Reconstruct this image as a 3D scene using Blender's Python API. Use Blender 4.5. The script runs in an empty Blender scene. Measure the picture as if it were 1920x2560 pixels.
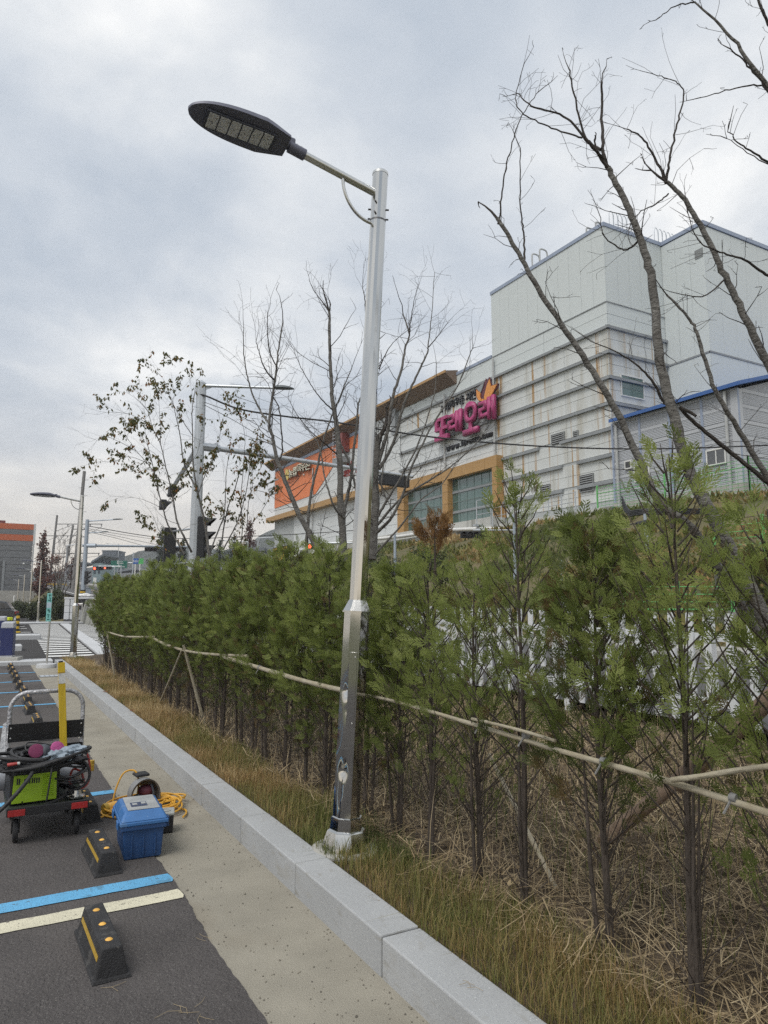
import bpy, bmesh, math, random
import numpy as np
from mathutils import Vector, Matrix
sc = bpy.context.scene
COL = sc.collection
PI = math.pi

# ------------------------------------------------------------------ camera
F = 1760.0                        # focal length in photograph pixels (1920 x 2560)
YAW = math.radians(29.0); TILT = math.atan(232 / F); CAMH = 1.6
cam = bpy.data.cameras.new('camera'); camo = bpy.data.objects.new('camera', cam); COL.objects.link(camo)
cam.sensor_fit = 'VERTICAL'; cam.sensor_height = 36.0; cam.lens = 36.0 * F / 2560
cam.clip_start = 0.05; cam.clip_end = 6000
camo.location = (0, 0, CAMH); camo.rotation_euler = (PI / 2 + TILT, 0, -YAW)
sc.camera = camo

# ------------------------------------------------------------------ sky, sun, exposure
SUN_EL = math.radians(57); SUN_AZ = math.radians(248)      # azimuth clockwise from +Y
world = bpy.data.worlds.new('World'); sc.world = world; world.use_nodes = True
nt = world.node_tree; nt.nodes.clear()
def wn(t, **k):
    n = nt.nodes.new(t)
    for a, b in k.items(): setattr(n, a, b)
    return n
wout = wn('ShaderNodeOutputWorld'); bg = wn('ShaderNodeBackground'); bg.inputs['Strength'].default_value = 0.1
sky = wn('ShaderNodeTexSky', sky_type='NISHITA', sun_disc=False, sun_elevation=SUN_EL, sun_rotation=SUN_AZ, dust_density=3.0)
geo = wn('ShaderNodeTexCoord'); sep = wn('ShaderNodeSeparateXYZ')
nt.links.new(geo.outputs['Generated'], sep.inputs[0])
def wmath(op, a, b=None, clamp=False):
    n = wn('ShaderNodeMath', operation=op, use_clamp=clamp)
    for i, v in enumerate((a, b)):
        if v is None: continue
        if isinstance(v, (int, float)): n.inputs[i].default_value = v
        else: nt.links.new(v, n.inputs[i])
    return n.outputs[0]
zc = wmath('ADD', wmath('MAXIMUM', sep.outputs[2], 0.0), 0.22)
comb = wn('ShaderNodeCombineXYZ')
nt.links.new(wmath('DIVIDE', sep.outputs[0], zc), comb.inputs[0])
nt.links.new(wmath('DIVIDE', sep.outputs[1], zc), comb.inputs[1])
def wnoise(scale, detail, rough, dist, off):
    mp = wn('ShaderNodeMapping'); mp.inputs['Location'].default_value = off
    nt.links.new(comb.outputs[0], mp.inputs[0])
    n = wn('ShaderNodeTexNoise'); n.inputs['Scale'].default_value = scale; n.inputs['Detail'].default_value = detail
    n.inputs['Roughness'].default_value = rough; n.inputs['Distortion'].default_value = dist
    nt.links.new(mp.outputs[0], n.inputs['Vector']); return n.outputs[0]
def wramp(fac, stops):
    r = wn('ShaderNodeValToRGB'); e = r.color_ramp.elements
    while len(e) < len(stops): e.new(0.5)
    for i, (p, c) in enumerate(stops): e[i].position = p; e[i].color = (*c, 1)
    nt.links.new(fac, r.inputs[0]); return r.outputs[0]
def wmix(f, a, b, bt='MIX'):
    m = wn('ShaderNodeMix', data_type='RGBA', blend_type=bt)
    for s, v in ((0, f), (6, a), (7, b)):
        if isinstance(v, (int, float)): m.inputs[s].default_value = v
        elif isinstance(v, tuple): m.inputs[s].default_value = (*v, 1)
        else: nt.links.new(v, m.inputs[s])
    return m.outputs[2]
n1 = wnoise(1.35, 6, 0.52, 0.35, (3.1, 0.4, 0)); n2 = wnoise(3.4, 6, 0.55, 0.2, (0.7, 5.2, 0))
cl = wmath('ADD', wmath('MULTIPLY', n1, 0.72), wmath('MULTIPLY', n2, 0.28))
cloud = wramp(cl, [(0.37, (3.9, 4.4, 5.05)), (0.46, (4.85, 5.25, 5.75)), (0.54, (6.1, 6.35, 6.6)), (0.62, (7.8, 7.85, 7.8))])
warm = wramp(wmath('ABSOLUTE', sep.outputs[2]), [(0.0, (1, 1, 1)), (0.04, (0.85,) * 3), (0.20, (0.12,) * 3), (0.30, (0, 0, 0))])
cloud = wmix(wmath('MULTIPLY', warm, 0.85), cloud, (9.4, 8.2, 6.5))
# overcast: the clear-sky radiance only tints the cloud deck
skyt = wmix(0.06, cloud, sky.outputs[0])
nt.links.new(skyt, bg.inputs[0]); nt.links.new(bg.outputs[0], wout.inputs[0])

sun = bpy.data.lights.new('sun', 'SUN'); suno = bpy.data.objects.new('sun', sun); COL.objects.link(suno)
sun.energy = 1.5; sun.angle = math.radians(30); sun.color = (1.0, 0.965, 0.91)
sd = Vector((math.sin(SUN_AZ) * math.cos(SUN_EL), math.cos(SUN_AZ) * math.cos(SUN_EL), math.sin(SUN_EL)))
suno.rotation_euler = sd.to_track_quat('Z', 'Y').to_euler()
sc.view_settings.view_transform = 'Standard'; sc.view_settings.look = 'None'
sc.view_settings.exposure = 0.45; sc.view_settings.gamma = 1.0; sc.view_settings.use_curve_mapping = False
sc.cycles.use_denoising = False; sc.cycles.max_bounces = 4; sc.cycles.transparent_max_bounces = 4; sc.cycles.diffuse_bounces = 2; sc.cycles.glossy_bounces = 3; sc.cycles.transmission_bounces = 2; sc.cycles.volume_bounces = 0; sc.cycles.sample_clamp_indirect = 4.0

# ------------------------------------------------------------------ measuring helpers: photograph pixel -> point of the place
FH = Vector((math.sin(YAW), math.cos(YAW), 0)); RT = Vector((math.cos(YAW), -math.sin(YAW), 0)); UZ = Vector((0, 0, 1))
CF = FH * math.cos(TILT) + UZ * math.sin(TILT); CU = -FH * math.sin(TILT) + UZ * math.cos(TILT); CAM = Vector((0, 0, CAMH))
def ray(px, py): return CF + RT * ((px - 960) / F) + CU * ((1280 - py) / F)
def onZ(px, py, z=0.0): d = ray(px, py); return CAM + d * ((z - CAMH) / d.z)
def onX(px, py, X): d = ray(px, py); return CAM + d * (X / d.x)
def onY(px, py, Y): d = ray(px, py); return CAM + d * (Y / d.y)
def onD(px, py, D): d = ray(px, py); return CAM + d * (D / d.dot(FH))
def onP(px, py, p0, n): d = ray(px, py); return CAM + d * ((Vector(p0) - CAM).dot(n) / d.dot(n))

# ------------------------------------------------------------------ mesh helpers
class MB:
    def __init__(s): s.v = []; s.f = []; s.tint = None
    def add(s, vs, fs):
        o = len(s.v); s.v.extend([tuple(v) for v in vs]); s.f.extend([tuple(i + o for i in f) for f in fs]); return s
    def box(s, x0, x1, y0, y1, z0, z1):
        return s.add([(x0, y0, z0), (x1, y0, z0), (x1, y1, z0), (x0, y1, z0), (x0, y0, z1), (x1, y0, z1), (x1, y1, z1), (x0, y1, z1)],
                     [(0, 3, 2, 1), (4, 5, 6, 7), (0, 1, 5, 4), (1, 2, 6, 5), (2, 3, 7, 6), (3, 0, 4, 7)])
    def hexa(s, b, t): return s.add(list(b) + list(t), [(0, 3, 2, 1), (4, 5, 6, 7), (0, 1, 5, 4), (1, 2, 6, 5), (2, 3, 7, 6), (3, 0, 4, 7)])
    def frust(s, x0, x1, y0, y1, z0, z1, dx, dy):
        return s.hexa([(x0, y0, z0), (x1, y0, z0), (x1, y1, z0), (x0, y1, z0)], [(x0 + dx, y0 + dy, z1), (x1 - dx, y0 + dy, z1), (x1 - dx, y1 - dy, z1), (x0 + dx, y1 - dy, z1)])
    def tube(s, pts, r, n=8, cap=True):
        P = [Vector(p) for p in pts]; m = len(P)
        rr = [r] * m if isinstance(r, (int, float)) else list(r)
        if len(rr) == 2 and m != 2: rr = [rr[0] + (rr[1] - rr[0]) * i / (m - 1) for i in range(m)]
        vs = []; fs = []; nrm = None
        for i in range(m):
            t = (P[min(i + 1, m - 1)] - P[max(i - 1, 0)])
            if t.length < 1e-9: t = Vector((0, 0, 1))
            t.normalize()
            if nrm is None:
                a = Vector((0, 0, 1)) if abs(t.z) < 0.9 else Vector((1, 0, 0)); nrm = t.cross(a).normalized()
            else:
                nrm = (nrm - t * nrm.dot(t))
                nrm = nrm.normalized() if nrm.length > 1e-6 else t.orthogonal().normalized()
            b = t.cross(nrm)
            for k in range(n):
                a = 2 * PI * k / n; vs.append(P[i] + (nrm * math.cos(a) + b * math.sin(a)) * rr[i])
        for i in range(m - 1):
            for k in range(n):
                k2 = (k + 1) % n; fs.append((i * n + k, i * n + k2, (i + 1) * n + k2, (i + 1) * n + k))
        if cap: fs.append(tuple(reversed(range(n)))); fs.append(tuple(range((m - 1) * n, m * n)))
        return s.add(vs, fs)
    def lathe(s, prof, n=24, c=(0, 0, 0), axis='Z', cap=True, a0=0.0):
        vs = []; fs = []; m = len(prof)
        for r, h in prof:
            for k in range(n):
                a = 2 * PI * k / n + a0; x, y = r * math.cos(a), r * math.sin(a)
                p = (x, y, h) if axis == 'Z' else ((h, x, y) if axis == 'X' else (x, h, y))
                vs.append((c[0] + p[0], c[1] + p[1], c[2] + p[2]))
        for i in range(m - 1):
            for k in range(n):
                k2 = (k + 1) % n; fs.append((i * n + k, i * n + k2, (i + 1) * n + k2, (i + 1) * n + k))
        if cap: fs.append(tuple(reversed(range(n)))); fs.append(tuple(range((m - 1) * n, m * n)))
        return s.add(vs, fs)
    def prism(s, poly, vec):
        n = len(poly); vec = Vector(vec); P = [Vector(p) for p in poly]
        return s.add(P + [p + vec for p in P], [tuple(range(n)), tuple(reversed(range(n, 2 * n)))] + [(i, i + n, (i + 1) % n + n, (i + 1) % n) for i in range(n)])
    def quad(s, *p): return s.add(p, [tuple(range(len(p)))])
    def ellip(s, c, r, nu=14, nv=8, fn=None):
        vs = []; fs = []
        for j in range(nv + 1):
            b = -PI / 2 + PI * j / nv
            for i in range(nu):
                a = 2 * PI * i / nu; d = Vector((math.cos(a) * math.cos(b), math.sin(a) * math.cos(b), math.sin(b)))
                k = fn(d) if fn else 1.0
                vs.append((c[0] + d.x * r[0] * k, c[1] + d.y * r[1] * k, c[2] + d.z * r[2] * k))
        for j in range(nv):
            for i in range(nu):
                i2 = (i + 1) % nu; fs.append((j * nu + i, j * nu + i2, (j + 1) * nu + i2, (j + 1) * nu + i))
        return s.add(vs, fs)
    def move(s, off): s.v = [(a + off[0], b + off[1], c + off[2]) for a, b, c in s.v]; return s
    def xf(s, m): s.v = [tuple(m @ Vector(v)) for v in s.v]; return s
    def mesh(s, name, m=None, smooth=False, bevel=0, seg=2, ang=40):
        me = bpy.data.meshes.new(name); me.from_pydata(s.v, [], s.f); me.update()
        bm = bmesh.new(); bm.from_mesh(me)
        bmesh.ops.remove_doubles(bm, verts=bm.verts, dist=1e-6)
        bmesh.ops.recalc_face_normals(bm, faces=bm.faces)
        if bevel: bmesh.ops.bevel(bm, geom=list(bm.edges), offset=bevel, segments=seg, profile=0.5, affect='EDGES', clamp_overlap=True)
        bm.to_mesh(me); bm.free()
        if smooth:
            for p in me.polygons: p.use_smooth = True
            try: me.set_sharp_from_angle(angle=math.radians(ang))
            except Exception: pass
        if m: me.materials.append(m)
        return me
    def build(s, name, m, parent=None, smooth=False, bevel=0, seg=2, ang=40, label=None):
        return obj(name, s.mesh(name, m, smooth, bevel, seg, ang), parent, label)
def obj(name, me, parent=None, label=None):
    o = bpy.data.objects.new(name, me); COL.objects.link(o)
    if parent: o.parent = parent
    if label: o['label'] = label
    return o
def tag(o, label, cat, group=None, kind=None):
    if label: o['label'] = label
    if cat: o['category'] = cat
    if group: o['group'] = group
    if kind: o['kind'] = kind
    return o
def struct(o): o['kind'] = 'structure'; return o
def stuff(o): o['kind'] = 'stuff'; return o
def thing(name, label, cat, loc=(0, 0, 0), rotz=0, group=None):
    o = bpy.data.objects.new(name, None); COL.objects.link(o); o.empty_display_size = 0.1
    o.location = loc; o.rotation_euler = (0, 0, rotz); return tag(o, label, cat, group)
def copy_tree(o, parent=None):
    c = o.copy(); COL.objects.link(c); c.parent = parent
    for ch in list(o.children): copy_tree(ch, c)
    return c
def dup(o, loc, rotz=None, label=None, scale=None):
    c = copy_tree(o); c.location = loc
    if rotz is not None: c.rotation_euler = (0, 0, rotz)
    if label: c['label'] = label
    if scale: c.scale = scale if isinstance(scale, tuple) else (scale,) * 3
    return c
UNIT = {}
def piece(name, parent, m, x0, x1, y0, y1, z0, z1):
    """a box-shaped piece that shares one unit-cube mesh per material"""
    if m.name not in UNIT: UNIT[m.name] = MB().box(-.5, .5, -.5, .5, -.5, .5).mesh('block_' + m.name, m)
    o = obj(name, UNIT[m.name], parent)
    o.location = ((x0 + x1) / 2, (y0 + y1) / 2, (z0 + z1) / 2); o.scale = (abs(x1 - x0), abs(y1 - y0), abs(z1 - z0)); return o
ORD = ('first second third fourth fifth sixth seventh eighth ninth tenth eleventh twelfth thirteenth fourteenth fifteenth sixteenth seventeenth eighteenth nineteenth twentieth '
       'twenty-first twenty-second twenty-third twenty-fourth twenty-fifth twenty-sixth twenty-seventh twenty-eighth twenty-ninth thirtieth thirty-first thirty-second thirty-third '
       'thirty-fourth thirty-fifth thirty-sixth thirty-seventh thirty-eighth thirty-ninth fortieth forty-first forty-second').split()

# ------------------------------------------------------------------ materials
MATS = {}
def M(name, col, rough=0.6, metal=0.0, var=0.12, scale=6.0, bump=0.0, bscale=80.0, spec=0.5, col2=None, stretch=None, emit=None, speck=None, rvar=0.0, coat=0.0, det=5):
    """procedural Principled: noise-varied colour, optional fine bump, specks, stretched streaks"""
    m = bpy.data.materials.new(name); m.use_nodes = True; t = m.node_tree; b = t.nodes['Principled BSDF']
    N = t.nodes.new; L = t.links.new
    tc = N('ShaderNodeTexCoord'); vec = tc.outputs['Object']
    if stretch:
        mp = N('ShaderNodeMapping'); mp.inputs['Scale'].default_value = stretch; L(vec, mp.inputs[0]); vec2 = mp.outputs[0]
    else: vec2 = vec
    nz = N('ShaderNodeTexNoise'); nz.inputs['Scale'].default_value = scale; nz.inputs['Detail'].default_value = det; nz.inputs['Roughness'].default_value = 0.6
    L(vec2, nz.inputs['Vector'])
    r = N('ShaderNodeValToRGB'); e = r.color_ramp.elements
    e[0].position = 0.3; e[1].position = 0.7
    c2 = col2 or tuple(min(1, c * (1 + var)) for c in col); c1 = col if col2 else tuple(c * (1 - var) for c in col)
    e[0].color = (*c1, 1); e[1].color = (*c2, 1); L(nz.outputs[0], r.inputs[0]); out = r.outputs[0]
    if speck:                      # (scale, threshold, colour)
        for sp in (speck if isinstance(speck, list) else [speck]):
            vn = N('ShaderNodeTexNoise'); vn.inputs['Scale'].default_value = sp[0]; vn.inputs['Detail'].default_value = 2; L(vec, vn.inputs['Vector'])
            rr = N('ShaderNodeValToRGB'); rr.color_ramp.elements[0].position = sp[1]; rr.color_ramp.elements[1].position = sp[1] + 0.05; L(vn.outputs[0], rr.inputs[0])
            mx = N('ShaderNodeMix'); mx.data_type = 'RGBA'; L(rr.outputs[0], mx.inputs[0]); L(out, mx.inputs[6]); mx.inputs[7].default_value = (*sp[2], 1); out = mx.outputs[2]
    L(out, b.inputs['Base Color'])
    b.inputs['Roughness'].default_value = rough; b.inputs['Metallic'].default_value = metal; b.inputs['Specular IOR Level'].default_value = spec
    if coat: b.inputs['Coat Weight'].default_value = coat; b.inputs['Coat Roughness'].default_value = 0.1
    if rvar:
        mr = N('ShaderNodeMapRange'); mr.inputs[3].default_value = max(0.02, rough - rvar); mr.inputs[4].default_value = rough + rvar
        L(nz.outputs[0], mr.inputs[0]); L(mr.outputs[0], b.inputs['Roughness'])
    if bump:
        bn = N('ShaderNodeTexNoise'); bn.inputs['Scale'].default_value = bscale; bn.inputs['Detail'].default_value = 4; L(vec2 if stretch else vec, bn.inputs['Vector'])
        bu = N('ShaderNodeBump'); bu.inputs['Strength'].default_value = bump; bu.inputs['Distance'].default_value = 0.02
        L(bn.outputs[0], bu.inputs['Height']); L(bu.outputs[0], b.inputs['Normal'])
    if emit: b.inputs['Emission Color'].default_value = (*emit[0], 1); b.inputs['Emission Strength'].default_value = emit[1]
    MATS[name] = m; return m
def mixin(m, fn):                  # append to the colour chain of an M() material
    t = m.node_tree; b = t.nodes['Principled BSDF']; l = b.inputs['Base Color'].links[0]; out = l.from_socket
    t.links.new(fn(t, out), b.inputs['Base Color']); return m
def noise_mask(t, scale, lo, hi, stretch=None, det=4):
    tc = t.nodes.new('ShaderNodeTexCoord'); mp = t.nodes.new('ShaderNodeMapping'); mp.inputs['Scale'].default_value = stretch or (1, 1, 1)
    t.links.new(tc.outputs['Object'], mp.inputs[0]); n = t.nodes.new('ShaderNodeTexNoise'); n.inputs['Scale'].default_value = scale; n.inputs['Detail'].default_value = det
    t.links.new(mp.outputs[0], n.inputs['Vector']); mr = t.nodes.new('ShaderNodeMapRange'); mr.inputs[1].default_value = lo; mr.inputs[2].default_value = hi
    t.links.new(n.outputs[0], mr.inputs[0]); return mr.outputs[0]
def mixc(t, fac, a, col):
    mx = t.nodes.new('ShaderNodeMix'); mx.data_type = 'RGBA'; t.links.new(fac, mx.inputs[0]); t.links.new(a, mx.inputs[6]); mx.inputs[7].default_value = (*col, 1); return mx.outputs[2]
def leafmat(name, cols, trans=0.25, rough=0.6):
    """leaf colour from the 'tint' attribute through a ramp; diffuse + a little light through the leaf"""
    m = bpy.data.materials.new(name); m.use_nodes = True; t = m.node_tree; t.nodes.clear(); N = t.nodes.new; L = t.links.new
    at = N('ShaderNodeAttribute'); at.attribute_name = 'tint'; r = N('ShaderNodeValToRGB'); e = r.color_ramp.elements
    while len(e) < len(cols): e.new(0.5)
    for i, (p, c) in enumerate(cols): e[i].position = p; e[i].color = (*c, 1)
    oi = N('ShaderNodeObjectInfo'); ma = N('ShaderNodeMath'); ma.operation = 'MULTIPLY_ADD'; ma.inputs[1].default_value = 0.26; ma.inputs[2].default_value = -0.13
    L(oi.outputs['Random'], ma.inputs[0]); ad = N('ShaderNodeMath'); ad.operation = 'ADD'; L(at.outputs['Fac'], ad.inputs[0]); L(ma.outputs[0], ad.inputs[1]); L(ad.outputs[0], r.inputs[0])
    b = N('ShaderNodeBsdfPrincipled'); b.inputs['Roughness'].default_value = rough; b.inputs['Specular IOR Level'].default_value = 0.3; L(r.outputs[0], b.inputs['Base Color'])
    tr = N('ShaderNodeBsdfTranslucent'); L(r.outputs[0], tr.inputs[0]); mx = N('ShaderNodeMixShader'); mx.inputs[0].default_value = trans
    L(b.outputs[0], mx.inputs[1]); L(tr.outputs[0], mx.inputs[2]); o = N('ShaderNodeOutputMaterial'); L(mx.outputs[0], o.inputs[0]); MATS[name] = m; return m
def glassmat(name, col, rough=0.06, spec=0.9):
    return M(name, col, rough, 0.0, 0.15, 0.8, spec=spec, coat=0.6)

asphalt = M('asphalt', (0.080, 0.072, 0.070), 0.9, var=0.3, scale=1.3, bump=1.0, bscale=70, speck=[(170, 0.60, (0.16, 0.15, 0.14)), (240, 0.66, (0.03, 0.028, 0.028))])
mixin(asphalt, lambda t, o: mixc(t, noise_mask(t, 2.3, 0.55, 0.80, (1, .25, 1)), o, (0.052, 0.047, 0.046)))
mixin(asphalt, lambda t, o: mixc(t, noise_mask(t, 0.7, 0.5, 0.75), o, (0.118, 0.106, 0.098)))
asphalt_road = M('asphalt_road', (0.085, 0.083, 0.083), 0.9, var=0.15, scale=0.5, bump=0.5, bscale=40)
gutter_conc = M('gutter_concrete', (0.305, 0.282, 0.230), 0.92, var=0.14, scale=2.2, bump=0.5, bscale=140, speck=[(130, 0.66, (0.25, 0.23, 0.19))])
mixin(gutter_conc, lambda t, o: mixc(t, noise_mask(t, 1.6, 0.52, 0.72, (1, 0.5, 1)), o, (0.25, 0.22, 0.17)))
granite = M('granite', (0.375, 0.385, 0.39), 0.75, var=0.10, scale=1.7, bump=0.15, bscale=200, speck=[(150, 0.60, (0.30, 0.31, 0.33)), (210, 0.66, (0.62, 0.63, 0.64)), (320, 0.68, (0.16, 0.16, 0.17))])
mixin(granite, lambda t, o: mixc(t, noise_mask(t, 9.0, 0.60, 0.75, (1, .6, 3)), o, (0.27, 0.26, 0.23)))
mixin(granite, lambda t, o: mixc(t, noise_mask(t, 3.0, 0.60, 0.80, (1, 1, 2.5)), o, (0.33, 0.32, 0.29)))
asphalt_drive = M('asphalt_drive', (0.048, 0.046, 0.046), 0.95, var=0.15, scale=0.5, spec=.2)
granite_l = M('granite_light', (0.50, 0.51, 0.52), 0.8, var=0.08, scale=1.0, bump=0.3, bscale=14)
conc = M('concrete', (0.38, 0.37, 0.34), 0.9, var=0.15, scale=1.0, bump=0.3, bscale=40)
conc_old = M('concrete_weathered', (0.27, 0.27, 0.24), 0.95, var=0.2, scale=0.8, bump=0.4, bscale=12)
mixin(conc_old, lambda t, o: mixc(t, noise_mask(t, 1.0, 0.50, 0.68, (1, 1, 0.12)), o, (0.07, 0.07, 0.06)))
soil = M('soil', (0.085, 0.062, 0.040), 1.0, var=0.35, scale=5, bump=1.0, bscale=30)
ground_m = M('ground_earth', (0.13, 0.13, 0.075), 1.0, var=0.3, scale=0.1, bump=0.3, bscale=3)
bank_m = M('bank_grass', (0.070, 0.085, 0.035), 1.0, col2=(0.155, 0.12, 0.06), scale=0.45, bump=1.0, bscale=5)
blue_paint = M('blue_paint', (0.125, 0.40, 0.66), 0.7, var=0.12, scale=3, bump=0.4, bscale=110, speck=[(45, 0.66, (0.09, 0.12, 0.14)), (9, 0.62, (0.10, 0.28, 0.44)), (180, .62, (.07, .09, .10))])
cream_paint = M('cream_paint', (0.66, 0.62, 0.47), 0.75, var=0.08, scale=3, bump=0.4, bscale=110, speck=[(45, 0.66, (0.2, 0.18, 0.15)), (9, .62, (.48, .44, .34)), (180, .62, (.16, .15, .13))])
white_paint = M('white_road_paint', (0.72, 0.72, 0.70), 0.8, var=0.08, scale=1)
chrome = M('polished_steel', (0.53, 0.53, 0.515), 0.085, 1.0, var=0.08, scale=5, bump=0.02, bscale=14, stretch=(1, 1, 0.12), rvar=0.03)
brushed = M('brushed_steel', (0.62, 0.62, 0.60), 0.32, 1.0, var=0.06, scale=4)
galv = M('galvanised_steel', (0.50, 0.53, 0.56), 0.45, 0.6, var=0.10, scale=2.5)
lamp_dark = M('lamp_grey', (0.125, 0.130, 0.170), 0.5, 0.2, var=0.08, scale=8)
led_glass = M('led_panel', (0.62, 0.63, 0.63), 0.3, var=0.15, scale=120, speck=(90, 0.58, (0.18, 0.185, 0.19)))
bolt_m = M('bolt_steel', (0.14, 0.14, 0.145), 0.4, 0.8)
rubber = M('black_rubber', (0.024, 0.024, 0.026), 0.75, var=0.35, scale=9, bump=0.4, bscale=160, speck=[(14, 0.60, (0.060, 0.058, 0.056)), (60, .66, (.075, .072, .068))])
stop_yellow = M('reflector_yellow', (0.42, 0.27, 0.035), 0.5, var=0.12, scale=30)
stud_m = M('amber_stud', (0.75, 0.42, 0.08), 0.35)
black_plastic = M('black_plastic', (0.018, 0.018, 0.020), 0.5, var=0.2, scale=10)
black_metal = M('black_steel', (0.014, 0.014, 0.015), 0.45, 0.3, var=0.2, scale=20, speck=(40, 0.70, (0.05, 0.05, 0.05)))
cable_m = M('black_cable', (0.022, 0.022, 0.024), 0.6, var=0.3, scale=25, bump=0.2, bscale=120)
bamboo_m = M('bamboo', (0.30, 0.255, 0.17), 0.7, var=0.25, scale=9, bump=0.2, bscale=50, col2=(0.42, 0.385, 0.30))
log_m = M('log_stake', (0.19, 0.135, 0.095), 0.9, var=0.25, scale=6, stretch=(1, 1, 0.2), bump=0.5, bscale=30)
bark = M('bark', (0.080, 0.074, 0.067), 0.95, var=0.3, scale=11, bump=0.9, bscale=38, stretch=(1, 1, 1.5), col2=(0.19, 0.182, 0.168), speck=(30, .66, (.20, .195, .18)))
bark_d = M('bark_dark', (0.045, 0.038, 0.033), 0.95, var=0.35, scale=16, bump=0.6, bscale=60)
twig_m = M('twig', (0.050, 0.042, 0.037), 0.95, var=0.2, scale=10)
thuja_bark = M('thuja_bark', (0.070, 0.056, 0.046), 0.95, var=0.35, scale=20, bump=0.7, bscale=70, stretch=(1, 1, 0.25))
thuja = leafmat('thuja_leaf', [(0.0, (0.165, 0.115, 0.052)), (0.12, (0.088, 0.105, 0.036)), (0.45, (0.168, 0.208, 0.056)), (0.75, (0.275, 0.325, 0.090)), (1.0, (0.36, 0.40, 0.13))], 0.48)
thuja_dry = leafmat('thuja_dry', [(0.0, (0.10, 0.045, 0.02)), (1.0, (0.33, 0.19, 0.07))], 0.2)
grass_leaf = leafmat('grass_blade', [(0.0, (0.080, 0.105, 0.030)), (0.35, (0.165, 0.180, 0.052)), (0.6, (0.27, 0.22, 0.085)), (0.85, (0.36, 0.225, 0.10)), (1.0, (0.54, 0.42, 0.22))], 0.25)
straw = leafmat('straw', [(0.0, (0.12, 0.085, 0.05)), (0.5, (0.34, 0.255, 0.145)), (1.0, (0.60, 0.49, 0.31))], 0.15)
tree_leaf = leafmat('autumn_leaf', [(0.0, (0.060, 0.075, 0.028)), (0.5, (0.13, 0.13, 0.045)), (0.75, (0.26, 0.16, 0.045)), (1.0, (0.36, 0.10, 0.04))], 0.5)
bush_leaf = leafmat('bush_leaf', [(0.0, (0.030, 0.040, 0.018)), (0.6, (0.068, 0.085, 0.032)), (1.0, (0.13, 0.115, 0.05))], 0.25)
red_leaf = leafmat('rust_leaf', [(0.0, (0.075, 0.032, 0.028)), (0.6, (0.135, 0.055, 0.040)), (1.0, (0.26, 0.10, 0.05))], 0.25)
con_leaf = leafmat('conifer_leaf', [(0.0, (0.022, 0.034, 0.024)), (1.0, (0.05, 0.068, 0.036))], 0.2)

# ================================================================== SETTING: ground, parking, kerb, planting bed, road, bank
rnd = random.Random(7)
def drive_z(y): return 0.35 * min(1, max(0, (y - 24) / 28))
def road_z(y): return 0.5 + max(0, y - 18) * 0.0405
def grid(name, m, x0, x1, nx, y0, y1, ny, fz, smooth=True):
    b = MB()
    for j in range(ny + 1):
        for i in range(nx + 1):
            x = x0 + (x1 - x0) * i / nx; y = y0 + (y1 - y0) * j / ny; b.v.append((x, y, fz(x, y)))
    for j in range(ny):
        for i in range(nx):
            a = j * (nx + 1) + i; b.f.append((a, a + 1, a + nx + 2, a + nx + 1))
    return struct(b.build(name, m, smooth=smooth))
from mathutils import noise as mnoise
def nz(x, y, s=1.0, o=0.0): return mnoise.noise(Vector((x * s + o, y * s - o, o * 0.7)))

struct(MB().quad((-2500, -400, -0.09), (2500, -400, -0.09), (2500, 3500, -0.09), (-2500, 3500, -0.09)).build('ground', ground_m))
# concrete gutter strip, then the asphalt whose ragged edge laps over it
struct(MB().quad((0.75, -4, 0.0), (1.585, -4, 0.0), (1.585, 21.3, 0.0), (0.75, 21.3, 0.0)).build('gutter_strip', gutter_conc))
b = MB(); edge = []
y = -4.0
while y < 21.3:
    edge.append((1.03 + 0.018 * nz(0, y, 1.3) + 0.010 * nz(3, y, 9) + rnd.uniform(-.004, .004), y)); y += 0.035
for i in range(len(edge) - 1):
    b.quad((-12, edge[i][1], .008), (edge[i][0], edge[i][1], .008), (edge[i + 1][0], edge[i + 1][1], .008), (-12, edge[i + 1][1], .008))
    b.quad((edge[i][0], edge[i][1], .008), (edge[i][0] + .004, edge[i][1], -.002), (edge[i + 1][0] + .004, edge[i + 1][1], -.002), (edge[i + 1][0], edge[i + 1][1], .008))
struct(b.build('parking_asphalt', asphalt))
# painted bay lines: ragged ends, laid just above the asphalt
def bay_line(name, m, ya, w, x0=-9.0, x1=1.025, lab=None):
    b = MB(); n = 90; xs = [x0 + (x1 - x0) * i / n for i in range(n + 1)]
    lo = [ya + rnd.uniform(-.004, .004) + .006 * nz(x, ya, 2) for x in xs]; hi = [v + w + rnd.uniform(-.004, .004) for v in lo]
    xs[-1] += .0
    for i in range(n): b.quad((xs[i], lo[i], .0125), (xs[i + 1], lo[i + 1], .0125), (xs[i + 1], hi[i + 1], .0125), (xs[i], hi[i], .0125))
    b.quad((xs[-1], lo[-1], .0125), (xs[-1] + .012, lo[-1] + w * .3, .0125), (xs[-1] + .006, hi[-1] - w * .2, .0125), (xs[-1], hi[-1], .0125))
    return struct(b.build(name, m))
bay_line('parking_line', cream_paint, 4.115, 0.13)
for ya in (4.375, 6.58, 8.62, 10.7, 12.78, 14.78, 16.76, 18.9): bay_line('parking_line', blue_paint, ya, 0.12 if ya > 5 else 0.135)
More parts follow.
